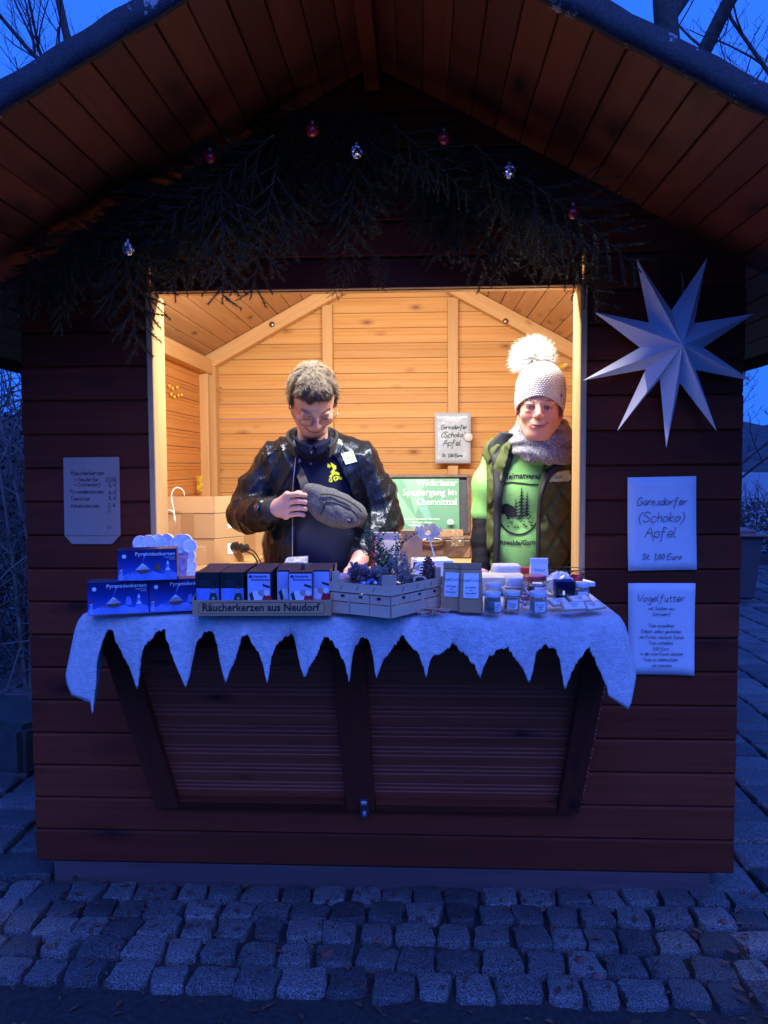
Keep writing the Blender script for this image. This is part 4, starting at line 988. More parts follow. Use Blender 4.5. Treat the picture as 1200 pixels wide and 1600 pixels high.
jar(838, 940, 37, 38, 'wide red jam jar with red lid behind the front jars', jam, lid=plain('red_lid', (.42, .06, .05), .3, .5, 25, coat=.4), group=None, name='jam_jar', lab_off=30)
# blue tea light glass
c_ = gp(884, 944); c_.y += .03; t = thing('tealight_holder', tuple(c_), 'square dark blue glass tea light holder with a small glow', 'candle holder')
bg_m = glass('blue_ice_glass', (.06, .10, .26), .2); vs = []; m = MB()
for z_, s_ in ((0, .022), (.004, .026), (.062, .030), (.062, .0265), (.006, .022)):
    for i in range(12):
        a = math.pi * 2 * i / 12 + .26; k_ = 1 / max(abs(math.cos(a)), abs(math.sin(a))) ** .8; vs.append(c_ + Vector((math.cos(a) * s_ * k_, math.sin(a) * s_ * k_, z_ + (rnd.uniform(-.002, .002) if z_ > .05 else 0))))
m.add(vs, [(i * 12 + j, i * 12 + (j + 1) % 12, (i + 1) * 12 + (j + 1) % 12, (i + 1) * 12 + j) for i in range(4) for j in range(12)] + [tuple(range(12))[::-1], tuple(48 + j for j in range(12))]); m.build('glass', bg_m, t)
m = MB(); m.lathe([(.017, 0), (.018, .014), (.016, .013), (0, .012)], 16, c_ + Vector((0, 0, .008))); m.build('tealight', white_m, t)
em, nt, N, L, B = newmat('tealight_glow'); B.inputs['Emission Color'].default_value = (1, .85, .5, 1); B.inputs['Emission Strength'].default_value = 7
m = MB(); m.ball(c_ + Vector((0, 0, .027)), (.0032, .0032, .007), 8, 6); m.build('flame', em, t)
# flat seed packets
for i, (px_, py_, an, w_, h_, lb) in enumerate([(897, 953, -8, .066, .042, 'flat seed packet on top in the middle of the fan of packets'), (926, 953, 16, .060, .040, 'flat seed packet at the right end of the fan of packets'), (873, 948, 12, .056, .036, 'flat seed packet at the left end, mostly covered'), (905, 944, 6, .06, .036, 'rearmost flat seed packet in front of the right jar')]):
    c_ = gp(px_, py_, ZT + .004 + (.006 if i == 0 else .001 * i)); t = thing('seed_packet', tuple(c_), lb, 'seed packet', 'flat seed packets', rot=R(an + 24)); t.rotation_euler = (R(20), R(-3), R(an + 8)); t.location.z += .008 + .0015 * i
    m = MB(); m.box((0, 0, .002), (w_, h_, .004)); m.build('packet', kraft, t, bevel=.0012); m = MB(); m.box((0, 0, .0044), (w_ * .8, h_ * .78, .0008)); m.build('label_sheet', paper, t)
    for q in range(3): hand('Saatgut' if not q else 'numenimu', .006 if not q else .003, (0, h_ * (.2 - q * .17), .0052), (1, 0, 0), (0, 1, 0), .0007, seed=q + i).build('handwriting', ink_b, t)
# pearl cluster
bead = plain('pink_white_beads', (.72, .5, .5), .35, .5, 120)
c_ = gp(822, 950); t = thing('bead_garland', tuple(c_), 'small heap of red and white twisted straw beads between the front jars', 'beads'); rr = random.Random(2)
m2 = [plain('white_bead', (.8, .75, .75), .4), plain('red_bead', (.45, .05, .05), .4)]
for i in range(60):
    a, q = rr.uniform(0, 6.28), rr.uniform(0, .022); b_ = c_ + Vector((math.cos(a) * q * .8, math.sin(a) * q, .006 + rr.uniform(0, 1) * .05 * (1 - q / .03))); d = Vector((rr.uniform(-1, 1), rr.uniform(-1, 1), rr.uniform(-1, 1))).normalized() * .007
    m = MB(); m.tube([b_ - d, b_, b_ + d], [.001, .0024, .001], 5); m.build('bead', m2[i % 3 == 0], t)
c_ = gp(822, 938); t = thing('walnut', tuple(c_), 'small brown nut beside the jam jar', 'nut'); m = MB(); m.ball(c_ + Vector((0, 0, .016)), (.011, .009, .009), 10, 7); m.build('shell', cone_m, t, smooth=True)
# egg cartons
egg = plain('grey_egg_carton', (.50, .50, .52), .9, .06, 60, .5, .003)
def eggc(a, b, label, y, hgt=.05, half=False):
    A, Bq = at(*a, y), at(*b, y); zb = min(A.z, Bq.z); c_ = (A + Bq) / 2; L_ = (Bq - A).length; t = thing('egg_carton', (c_.x, y, zb), label, 'egg carton', 'grey egg cartons', rot=R(3))
    m = MB(); ring = []
    def rect(w_, d_, z_, r_=.012, cy=.05):
        o_ = []
        for sx, sy, a0 in ((1, -1, -90), (1, 1, 0), (-1, 1, 90), (-1, -1, 180)):
            for q in range(4): a_ = R(a0 + q * 30); o_.append((sx * (w_ / 2 - r_) + r_ * math.cos(a_), cy + sy * (d_ / 2 - r_) + r_ * math.sin(a_), z_))
        return o_
    lay = [rect(L_ * .90, .085, hgt * .55), rect(L_ * .92, .088, hgt * .62), rect(L_ * .84, .076, hgt * .96), rect(L_ * .80, .070, hgt)]; vs = [p_ for l_ in lay for p_ in l_]; n = 16
    m.add(vs, [(i * n + j, i * n + (j + 1) % n, (i + 1) * n + (j + 1) % n, (i + 1) * n + j) for i in range(3) for j in range(n)] + [tuple(3 * n + j for j in range(n))]); m.build('lid', egg, t, smooth='auto')
    m = MB(); m.add(rect(L_, .1, hgt * .50) + rect(L_, .1, hgt * .56), [(j, (j + 1) % 16, 16 + (j + 1) % 16, 16 + j) for j in range(16)] + [tuple(range(16))[::-1], tuple(range(16, 32))]); m.build('flange', egg, t)
    for i in range(3):
        for j in range(2): m = MB(); m.lathe([(.011, 0), (.017, .012), (.020, hgt * .5)], 12, ((i - 1) * L_ * .31, .028 + j * .044, 0)); m.build('egg_cup', egg, t, smooth=True)
    return t
eggc((770, 915), (820, 911), 'upper grey egg carton at the back of the table before the woman', -.28, .06)
eggc((790, 933), (826, 932), 'lower grey egg carton partly hidden behind the jars', -.42, .055)
# cream tray under the cartons
c_ = at(782, 926, -.34); t = thing('cream_envelope', (c_.x, c_.y, ZT), 'flat cream coloured paper sleeve lying behind the jars', 'paper sleeve'); m = MB(); m.box((c_.x, c_.y + .02, ZT + .028), (.15, .12, .05), Matrix.Rotation(R(5), 3, 'Z')); m.build('sleeve', plain('cream_paper', (.62, .56, .42), .7), t, bevel=.004)
# purple bag and dark berries
lilac = plain('lilac_film', (.50, .20, .55), .25, .25, 30, .5, .006, coat=.4)
c_ = at(750, 905, -.18); c_.z = ZT; t = thing('purple_bag', tuple(c_), 'shiny purple plastic bag lying behind the paper bags', 'plastic bag')
m = MB(); m.ball(c_ + Vector((0, 0, .022)), (.045, .03, .025), 14, 9); m.v = [(a + .004 * math.sin(b * 300 + c * 200), b, c + .004 * math.sin(a * 260)) for a, b, c in m.v]; m.build('bag', lilac, t, smooth=True)
m = MB(); m.box(c_ + Vector((-.04, 0, .01)), (.06, .04, .006), Matrix.Rotation(R(-15), 3, 'Y')); m.build('bag_end', cell, t, bevel=.002)
c_ = at(756, 914, -.26); c_.z = ZT; t = thing('berry_net', tuple(c_), 'small net of dark blue berries beside the egg carton', 'berries'); bm2 = plain('blue_black_berry', (.03, .035, .08), .35, .3)
for i in range(26):
    m = MB(); m.ball(c_ + Vector((rnd.uniform(-.03, .03), rnd.uniform(-.02, .02), .008 + rnd.uniform(0, .02))), .008, 8, 6); m.build('berry', bm2, t, smooth=True)
# red box, wire basket with heart, crumpled bag
c_ = at(822, 903, -.26); t = thing('red_box', (c_.x, c_.y, ZT), 'small red box left of the white paper packet', 'box'); m = MB(); m.box((c_.x, c_.y, ZT + .034), (.036, .03, .068)); m.box((c_.x + .002, c_.y - .016, ZT + .03), (.02, .003, .03), mi=1); m.build('carton', [red_p, kraft_d], t, bevel=.001)
wire = plain('dark_wire', (.02, .02, .022), .5, metal=.5)
bk = at(882, 908, -.25); bk.z = ZT; t = thing('wire_basket', tuple(bk), 'dark wire basket with lattice sides at the right of the table', 'basket'); bwid, bdep, bhh = .062, .045, .062
def loop(z_, s_): return [bk + Vector((math.cos(a) * bwid * s_, math.sin(a) * bdep * s_, z_)) for a in [i * 2 * math.pi / 24 for i in range(25)]]
for z_, s_ in ((.0, .85), (bhh * .78, .97), (bhh, 1)): m = MB(); m.tube(loop(z_, s_), .0014, 5, caps=False); m.build('hoop', wire, t, smooth=True)
m = MB()
for i in range(24):
    for dd in (-1, 1):
        a0, a1 = i * 2 * math.pi / 24, (i + dd * 2) * 2 * math.pi / 24; m.tube([bk + Vector((math.cos(a0) * bwid * .85, math.sin(a0) * bdep * .85, 0)), bk + Vector((math.cos(a1) * bwid, math.sin(a1) * bdep, bhh * .78))], .0007, 3)
m.build('lattice', wire, t)
c_ = bk + Vector((.028, -.03, .03)); tt_ = thing('red_heart', tuple(c_), 'shiny red heart shaped ornament in the wire basket', 'ornament'); m = MB()
m.ball(c_ + Vector((-.009, 0, .008)), (.013, .010, .013), 12, 9); m.ball(c_ + Vector((.009, 0, .008)), (.013, .010, .013), 12, 9); m.lathe([(0, -.02), (.008, -.010), (.017, .003), (.012, .010), (0, .014)], 12, c_, sy=.6); m.build('heart', plain('red_foil', (.5, .02, .03), .3, .4, 60, coat=.3), tt_, smooth=True)
c_ = at(868, 930, -.40); c_.z = ZT; t = thing('crumpled_bag', tuple(c_), 'crumpled translucent plastic bag behind the blue tea light holder', 'plastic bag'); m = MB()
m.ball(c_ + Vector((.015, .02, .035)), (.042, .035, .036), 22, 14); rr = random.Random(3); m.v = [(a + rr.uniform(-.003, .003), b + rr.uniform(-.003, .003), c + rr.uniform(-.003, .003)) for a, b, c in m.v]; m.build('bag', plain('milky_film', (.72, .75, .8), .2, .1, 30, .5, .006, alpha=.8, coat=.3), t)
c_ = at(905, 915, -.2); c_.z = ZT; t = thing('white_napkin', tuple(c_), 'folded white napkin behind the right glass jar', 'napkin'); m = MB(); m.box(c_ + Vector((-.01, 0, .008)), (.10, .07, .016), Matrix.Rotation(R(20), 3, 'Z')); m.build('napkin', paper, t, bevel=.004)
c_ = at(660, 895, -.2); c_.z = ZT; t = thing('white_leaflets', tuple(c_), 'loose white leaflets between the crate and the purple bag', 'leaflets'); m = MB(); m.box(c_ + Vector((.03, -.02, .045)), (.12, .1, .09), Matrix.Rotation(R(10), 3, 'Z')); m.build('leaflet_pile', paper, t, bevel=.004)
# stick with linen flower
stm = at(682, 882, -.2); tp = at(669, 832, -.16); t = thing('linen_flower', tuple(stm), 'cream linen flower on a thin white stick rising from the crate', 'flower stick'); m = MB(); m.tube([stm - Vector((0, 0, .06)), stm, tp], .0022, 6); m.build('stick', white_m, t); m = MB(); rr = random.Random(8)
for i in range(46):
    a = i * 2.4; q = .006 + .02 * (i / 46); d = Vector((math.cos(a) * 1.25, -.4, math.sin(a) * .75 + .1)) * q; b_ = tp + d; u_ = Vector((-math.sin(a), rr.uniform(-.4, .4), math.cos(a))) * .006
    m.add([b_ - u_, b_ + u_, b_ + d * .5 + u_ * 1.3 + Vector((0, rr.uniform(-.006, .004), 0)), b_ + d * .5 - u_ * 1.3], [(0, 1, 2, 3)])
m.build('petals', plain('linen', (.66, .58, .45), .9, .1), t)
# ================================================================ inside the hut
ZB = 1.085
def table(x0, x1, y0, y1, label, name='side_table', rc=.04):
    t = thing(name, ((x0 + x1) / 2, (y0 + y1) / 2, .12), label, 'table'); m = MB()
    pts = [(x0, y0), (x1 - rc, y0), (x1 - rc * .3, y0 + rc * .3), (x1, y0 + rc), (x1, y1), (x0, y1)]
    m.prism([(a, b, ZB - .03) for a, b in pts], (0, 0, .03)); m.build('table_top', tim_x, t, bevel=.003)
    for a, b in ((x0 + .05, y0 + .06), (x1 - .06, y0 + .06), (x0 + .05, y1 - .06), (x1 - .06, y1 - .06)): m = MB(); m.box((a, b, (ZB + .09) / 2), (.05, .05, ZB - .15)); m.build('leg', tim_z, t)
    return t
xt = at(401, 868, .95).x
table(-1.20, xt, .60, 1.5, 'left wooden side table inside the hut carrying the cardboard boxes')
table(xt + .25, .98, .70, 1.45, 'wooden rear table inside the hut under the open suitcase', 'rear_table', .01)
tape = plain('brown_tape', (.36, .21, .10), .3, .03, coat=.3); lab_w = plain('shipping_label', (.72, .72, .72), .5, .2, 250)
# the corner boxes: front face and right face meet at the near edge
def carton(corner, z, L1, L2, H, label, a1=R(176), a2=R(52), flaps=0, shiplabel=True, group='cardboard boxes on the left table'):
    t = thing('cardboard_box', (corner.x, corner.y, z), label, 'cardboard box', group); c_ = Vector((corner.x, corner.y, z))
    d1 = Vector((math.cos(a1), math.sin(a1), 0)); d2 = Vector((math.cos(a2), math.sin(a2), 0)); m = MB()
    m.prism([c_, c_ + d2 * L2, c_ + d2 * L2 + d1 * L1, c_ + d1 * L1], (0, 0, H)); m.build('box_body', card, t, bevel=.0018)
    n1 = Vector((d1.y, -d1.x, 0)); n1 = n1 if n1.y < 0 else -n1; n2 = Vector((d2.y, -d2.x, 0)); n2 = n2 if n2.x > 0 else -n2
    q = c_ + d1 * L1 * .42 + n1 * .0008; m = MB(); m.prism([q, q + d1 * L1 * .26, q + d1 * L1 * .26 + Vector((0, 0, H)), q + Vector((0, 0, H))], n1 * .0006); m.build('tape_strip', tape, t)
    m = MB(); q = c_ + Vector((0, 0, H * .985)) + n1 * .001; m.prism([q, q + d1 * L1, q + d1 * L1 + Vector((0, 0, .002)), q + Vector((0, 0, .002))], n1 * .001); m.build('fold_line', card_in, t)
    if shiplabel: q = c_ + d2 * L2 * .42 + n2 * .001 + Vector((0, 0, H * .36)); m = MB(); m.prism([q, q + d2 * L2 * .32, q + d2 * L2 * .32 + Vector((0, 0, H * .42)), q + Vector((0, 0, H * .42))], n2 * .0006); m.build('shipping_label', lab_w, t)
    if flaps:
        for (a, b, n_) in ((c_, c_ + d1 * L1, n1), (c_, c_ + d2 * L2, n2)):
            u_ = Vector((0, 0, H)); m = MB(); m.prism([a + u_, b + u_, b + u_ + Vector((0, 0, flaps)) - n_ * .01, a + u_ + Vector((0, 0, flaps)) - n_ * .01], n_ * .003); m.build('flap', card, t)
    return t
cc = at(336, 884, .78)
Hb = (at(336, 846, .78) - at(336, 886, .78)).z
carton(cc, ZB, .24, .17, Hb, 'lower cardboard box of the stack on the left table, with a white shipping label')
carton(cc + Vector((.003, .004, 0)), ZB + Hb + .002, .235, .17, Hb, 'upper cardboard box of the stack, its long flaps standing open', flaps=.075)
cb_ = at(282, 884, .95); carton(cb_, ZB, .16, .2, .24, 'cardboard box at the far left behind the white cable', a2=R(70), flaps=.045, shiplabel=False)
cz = at(300, 884, .72); t = carton(cz, ZB, .11, .09, .085, 'small open cardboard box half hidden behind the tea light pack', shiplabel=False, flaps=0)
m = MB(); q = at(262, 848, .70); m.prism([q, at(303, 848, .68), at(286, 862, .66), at(262, 862, .66)], (0, .002, .003)); m.build('flap', card, t)
m = MB(); m.prism([at(252, 815, .66), at(276, 815, .64), at(262, 848, .62), at(252, 850, .62)], (0, .003, 0)); m.build('flap', card, t)
cbg = at(440, 868, 1.16); t = carton(cbg, ZB, .32, .3, .22, 'wide pale cardboard box behind the leather jacket', a2=R(75), shiplabel=False)
# white cable loop, power plugs
m = MB(); q = [(272, 815), (272, 800), (269, 785), (268, 773), (272, 764), (279, 762), (286, 767), (288, 775)]; t = thing('white_cable', tuple(at(272, 815, .70)), 'white cable looping up in front of the cardboard boxes', 'cable')
def smooth_path(P, k=5):
    P = [Vector(x) for x in P]; Q = [P[0]] + P + [P[-1]]; o_ = []
    for i in range(1, len(Q) - 2):
        for j in range(k):
            t_ = j / k; p0, p1, p2, p3 = Q[i - 1:i + 3]; o_.append(.5 * (2 * p1 + (p2 - p0) * t_ + (2 * p0 - 5 * p1 + 4 * p2 - p3) * t_ * t_ + (3 * p1 - p0 - 3 * p2 + p3) * t_ ** 3))
    return o_ + [P[-1]]
m.tube(smooth_path([at(a, b, .66 + .01 * i) for i, (a, b) in enumerate(q)]), .0028, 6); m.tube(smooth_path([at(a, b, .65) for a, b in [(252, 800), (262, 797), (270, 800), (274, 812), (270, 826)]]), .0028, 6); m.tube(smooth_path([at(a, b, .62) for a, b in [(253, 817), (258, 820), (259, 832), (255, 845)]]), .0028, 6); m.build('cable', white_m, t, smooth=True)
t = thing('power_strip', tuple(at(375, 858, .86)), 'black plugs and cables lying on the left table beside the boxes', 'power strip')
for a, b, s_ in ((366, 853, 1), (373, 855, .9), (382, 857, 1.1)): c_ = at(a, b, .86); m = MB(); m.lathe([(0, -.02), (.016 * s_, -.018), (.018 * s_, 0), (.015 * s_, .02), (0, .022)], 10, (0, 0, 0)); o = link('plug', m.mesh('plug', black_m, 'auto'), t, tuple(c_ - Vector(t['_w'])), (R(70), 0, R(60 + 20 * s_)))
m = MB(); m.tube(smooth_path([at(a, b, y_) for a, b, y_ in [(375, 862, .86), (388, 863, .8), (398, 870, .74), (403, 882, .70), (404, 892, .66)]]), .004, 6); m.tube(smooth_path([at(a, b, y_) for a, b, y_ in [(388, 858, .86), (396, 861, .82), (403, 870, .76), (408, 880, .70), (415, 890, .66)]]), .0035, 6); m.build('cable', black_m, t, smooth=True)
# yellow fluff ornaments on the left wall
yel = plain('yellow_felt', (.80, .60, .02), .8, .2)
c_ = at(307, 756, 1.9); c_.x = -HX + .07
t = thing('yellow_ornament', tuple(c_), 'yellow fluffy ornament hanging on the left inner wall above the boxes', 'ornament'); rr = random.Random(6); m = MB()
for i in range(90): a, b = rr.uniform(0, 6.28), rr.uniform(-1, 1); d = Vector((.6 * abs(math.cos(a)), math.sin(a) * .025, b * .045)); d.x = rr.uniform(0, .02); m.tube([c_ + d * .6, c_ + d * 1.15], [.004, .001], 4)
m.build('fluff', yel, t)
def onleft(px, py):
    d = ray(px, py); k_ = ((-HX + .052) - CAM.x) / d.x; return CAM + d * k_
for i, (a, b) in enumerate([(265, 603), (270, 607), (277, 605), (268, 616), (273, 620), (279, 618), (284, 617)]):
    c_ = onleft(a, b); m = MB(); m.ball(c_, (.006, .012, .009), 6, 5); m.build('pushpin', yel, None, label=['small yellow pin on the left inner wall, ' + w_ for w_ in ('top left of the cluster', 'second of the top row', 'top right of the cluster', 'left of the lower row', 'second of the lower row', 'third of the lower row', 'right end of the lower row')][i], cat='pin', group='yellow pins on the left inner wall')
c_ = at(879, 572, yb - .05); m = MB(); m.box(c_, (.035, .006, .02), Matrix.Rotation(R(-20), 3, 'Y')); m.box(c_ + Vector((.018, -.002, .01)), (.018, .006, .012), mi=1); m.build('yellow_tag', [yel, paper], None, label='small yellow and white tag stuck on the right of the back wall', cat='tag')
for a, b in ((346, 607), (883, 604)): c_ = at(a, b, yb - .06); m = MB(); m.tube([c_, c_ + Vector((0, -.03, .004)), c_ + Vector((.006, -.04, -.012))], .004, 6); m.build('coat_hook', bm_, None, label='small metal hook on the %s corner post inside the hut' % ('left' if a < 600 else 'right'), cat='hook', smooth=True)
# hanging sign on the back stud
Yi = yb - .055
pq = lambda a, b: at(a, b, Yi)
t = sheet('laminated_sign', [pq(679, 645), pq(736, 645), pq(735, 724), pq(680, 724)], plain('laminated_paper', (.50, .60, .72), .2, .03, 10, .6, .010, coat=.4), 'shiny laminated paper sign with green writing on the back wall stud', 'sign', curl=.010, seed=4)
hand_on(t, [('Garnsdorfer', 709, 668, .024), ('(Schoko)', 708, 680, .033), ('Äpfel', 706, 693, .036), ('St. 1,00 Euro', 706, 712, .018)], green_ink, Yi - .011, width=.004, slant=.22)
m = MB(); m.lathe([(.0, 0), (.026, .002), (.03, .006), (.022, .009), (0, .009)], 12); link('sticker', m.mesh('sticker', lid_m, True), t, tuple(at(732, 683, Yi - .01) - Vector(t['_w'])), (R(90), 0, 0))
# suitcase with poster
Ys2 = 1.02
sx0, sx1 = at(556, 860, Ys2).x, at(737, 860, Ys2).x; zt, zm_, zb_ = at(650, 742, Ys2 + .05).z, at(650, 835, Ys2).z, ZB
sc_t = thing('suitcase', ((sx0 + sx1) / 2, Ys2, ZB), 'old brown suitcase standing open with a green poster in its lid', 'suitcase')
leath = plain('worn_brown_leather', (.085, .05, .04), .45, .5, 30, .4, .003, coat=.1); lin = plain('dark_lining', (.04, .045, .055), .7, .2, 40); scw = plain('suitcase_wood', (.40, .25, .14), .6, .4, 60); brass = plain('old_brass', (.35, .31, .24), .4, .3, 90, metal=.8)
hs_ = zm_ - zb_
m = MB(); m.box(((sx0 + sx1) / 2, Ys2 + .15, zb_ + hs_ * .40), (sx1 - sx0, .30, hs_ * .80)); m.build('lower_shell', leath, sc_t, bevel=.010)
m = MB(); m.box(((sx0 + sx1) / 2, Ys2 + .15, zb_ + hs_ * .86), (sx1 - sx0 + .004, .304, hs_ * .12)); m.build('edge_band', plain('worn_edge', (.16, .09, .06), .6, .5, 60), sc_t, bevel=.003)
m = MB(); m.box(((sx0 + sx1) / 2 - .01, Ys2 + .03, zb_ + hs_ * 1.02), (sx1 - sx0 - .06, .02, hs_ * .30)); m.build('wooden_strip', scw, sc_t, bevel=.002)
lean = .045
def lidp(x_, f, dy=0): return Vector((x_, Ys2 + .045 + lean * f + dy, zm_ + (zt - zm_) * f))
fw = .018
m = MB()
for (xa, xb, fa, fb) in ((sx0, sx1, 1 - .05, 1), (sx0, sx0 + fw, 0, .95), (sx1 - fw, sx1, 0, .95)): m.prism([lidp(xa, fa), lidp(xb, fa), lidp(xb, fb), lidp(xa, fb)], (0, .06, 0))
m.build('lid_frame', leath, sc_t, bevel=.004)
m = MB(); m.prism([lidp(sx0 + fw, 0, .02), lidp(sx1 - fw, 0, .02), lidp(sx1 - fw, .95, .02), lidp(sx0 + fw, .95, .02)], (0, .01, 0)); m.build('lid_lining', lin, sc_t)
xr = at(718, 800, Ys2 + .05).x; post = plain('green_poster', (.10, .27, .16), .5, .04, 6, bump=0); post2 = plain('pale_green_streak', (.17, .35, .24), .5, .05, 8, bump=0); post3 = plain('teal_streak', (.13, .33, .27), .5, .05, 8, bump=0)
m = MB(); m.prism([lidp(sx0 + fw, .02, .010), lidp(xr, .02, .010), lidp(xr, .93, .010), lidp(sx0 + fw, .93, .010)], (0, .004, 0)); m.build('poster', post, sc_t)
m = MB(); px0 = at(614, 800, Ys2 + .05).x
m.add([lidp(px0, .30, .0095), lidp(px0 + .12, .03, .0095), lidp(px0 + .16, .03, .0095), lidp(px0 - .02, .92, .0095), lidp(px0 - .06, .92, .0095)], [(0, 1, 2, 3, 4)], 0); m.add([lidp(px0 + .04, .92, .0090), lidp(px0 + .155, .25, .0090), lidp(px0 + .19, .25, .0090), lidp(px0 + .12, .92, .0090)], [(0, 1, 2, 3)], 1); m.add([lidp(px0 + .16, .92, .0088), lidp(px0 + .11, .3, .0088), lidp(px0 + .06, .92, .0088)], [(0, 1, 2)], 0)
m.build('poster_pattern', [post2, post3], sc_t)
ta = math.atan(lean / (zt - zm_)); wtx = plain('poster_white', (.85, .88, .85), .5, 0, bump=0)
for s_, py_, sz, wd_ in (('Wildkräuter', 755, .046, .197), ('Spaziergang im', 769.5, .046, .264), ('Chemnitztal', 784.5, .046, .197)):
    c_ = at(714, py_, Ys2 + .075); o_ = text(s_, sz, wtx, sc_t, (c_.x, Ys2 + .045 + lean * (c_.z - zm_) / (zt - zm_) + .0065, c_.z), rot=(R(90) - ta, 0, 0), align='RIGHT')
    k_ = wd_ / -min(v_.co.x for v_ in o_.data.vertices)
    for v_ in o_.data.vertices: v_.co.x *= k_
for s_, py_ in (('im und um "Garnsdorfer Naturschutz"', 811), ('Mai bis Juni - Oktober', 816.5), ('Anmeldung bei uns', 821)):
    c_ = at(688 - (py_ - 811) * 2.2, py_, Ys2 + .06); text(s_, .0125, wtx, sc_t, (c_.x, Ys2 + .045 + lean * (c_.z - zm_) / (zt - zm_) + .0065, c_.z), rot=(R(90) - ta, 0, 0), align='RIGHT', xs=.9)
m = MB(); c_ = at(703.5, 815, Ys2 + .055); m.prism([c_ + Vector((math.cos(a * .52) * .016, -.02, math.sin(a * .52) * .012)) for a in range(12)], (0, .002, 0)); m.build('round_logo', wtx, sc_t)
m = MB(); m.prism([c_ + Vector((math.cos(a * .78) * .006, -.0215, math.sin(a * .78) * .005)) for a in range(8)], (0, .001, 0)); m.build('logo_mark', post3, sc_t)
c_ = at(715, 847, Ys2 - .002); m = MB(); m.box(c_, (.062, .004, .042)); m.build('lock_plate', brass, sc_t, bevel=.001)
m = MB(); m.ball(c_ + Vector((.012, -.006, 0)), (.012, .006, .012), 10, 8); m.ball(c_ + Vector((-.018, -.004, .008)), (.005, .004, .005), 8, 6); m.ball(c_ + Vector((-.018, -.004, -.010)), (.005, .004, .005), 8, 6); m.build('lock_knob', brass, sc_t, smooth=True)
c_ = at(676, 846, Ys2 - .01); m = MB(); m.tube(smooth_path([c_ + Vector((-.09, .008, .006)), c_ + Vector((-.08, -.012, .006)), c_ + Vector((0, -.02, .0)), c_ + Vector((.05, -.014, .004)), c_ + Vector((.055, .006, .004))]), .007, 8); m.build('handle', leath, sc_t, smooth=True)
m = MB(); m.tube([c_ + Vector((.05 * math.cos(a), -.003, .014 * math.sin(a) + .002)) for a in [i * .45 for i in range(15)]], .0025, 5); m.build('handle_plate', brass, sc_t)
c_ = at(733, 866, Ys2 - .004); m = MB(); m.prism([c_ + Vector((.005, 0, -.015)), c_ + Vector((.005, 0, .04)), c_ + Vector((-.03, 0, -.015))], (0, .003, 0)); m.build('corner_guard', plain('tan_corner', (.25, .14, .08), .5), sc_t)

# ================================================================ spruce garland
needle_m = plain('spruce_needles', (.012, .036, .014), .6, .35, 30, bump=0)
bark_m = plain('spruce_twig', (.10, .065, .04), .8, .3)
def spruce(seed, L_, side=13, droop=.3):
    rr = random.Random(seed); st_ = MB(); nd = MB()
    def twig(p0, d, ln_, dens, flat):
        pts = [Vector(p0)]; dd = Vector(d).normalized(); n = 7
        for i in range(n): dd = (dd + Vector((rr.uniform(-.06, .06), rr.uniform(-.06, .06), -droop * .02))).normalized(); pts.append(pts[-1] + dd * ln_ / n)
        st_.tube(pts, [.0022 * (1 - .6 * i / n) for i in range(n + 1)], 4)
        N_ = int(ln_ * dens * 2.6)
        for i in range(N_):
            f = (i + .5) / N_ * n; j = min(n - 1, int(f)); a = pts[j].lerp(pts[j + 1], f - j); t_ = (pts[j + 1] - pts[j]).normalized()
            u_ = t_.orthogonal().normalized(); v_ = t_.cross(u_); an = rr.uniform(0, 6.283)
            o_ = (u_ * math.cos(an) + v_ * math.sin(an)); o_.y *= .35; o_ = (o_ + t_ * .6).normalized() * rr.uniform(.011, .016) * (1.1 - .4 * i / N_)
            w_ = o_.cross(t_); w_ = w_.normalized() * .0015 if w_.length > 1e-6 else u_ * .0015
            nd.add([a - w_, a + w_, a + o_], [(0, 1, 2)])
        return pts
    main = twig((0, 0, 0), (1, 0, 0), L_, 420, 1)
    for k_ in range(side):
        f = (k_ + 1) / (side + 1); j = min(6, int(f * 7)); b = main[j].lerp(main[j + 1], f * 7 - j); s_ = 1 if k_ % 2 else -1
        ln2 = L_ * .55 * (1 - f * .75) * rr.uniform(.8, 1.1); pp = twig(b, (1, rr.uniform(-.25, .25), s_ * rr.uniform(.7, 1.1)), ln2, 420, 1)
        if ln2 > .1: twig(pp[3], (1, rr.uniform(-.2, .2), s_ * .3), ln2 * .4, 420, 1); twig(pp[3], (.5, rr.uniform(-.2, .2), s_ * 1.2), ln2 * .4, 420, 1)
    return st_.mesh('stem', bark_m), nd.mesh('needles', needle_m)
SP = [spruce(20 + i, .34 + .04 * (i % 3), 14 + i % 3, .5) for i in range(5)]
spots = []   # (px, py, Y, angle in picture degrees (0=right, -90=down), scale)
for i in range(26): f = i / 25; spots.append((90 + 460 * f + rnd.uniform(-15, 15), 385 - 250 * f + rnd.uniform(-15, 50), -.07 - rnd.uniform(0, .26), rnd.uniform(-155, -80), rnd.uniform(.8, 1.25)))
for i in range(26): f = i / 25; spots.append((560 + 500 * f + rnd.uniform(-15, 15), 140 + 250 * f + rnd.uniform(-15, 50), -.07 - rnd.uniform(0, .26), rnd.uniform(-100, -25), rnd.uniform(.8, 1.25)))
for i in range(30): f = i / 29; spots.append((110 + 900 * f + rnd.uniform(-20, 20), 345 - 110 * math.sin(f * 3.14) + rnd.uniform(-25, 25), -.05 - rnd.uniform(0, .16), -90 + rnd.uniform(-38, 38) * (1 if f > .1 else 1.4), rnd.uniform(.6, .85)))
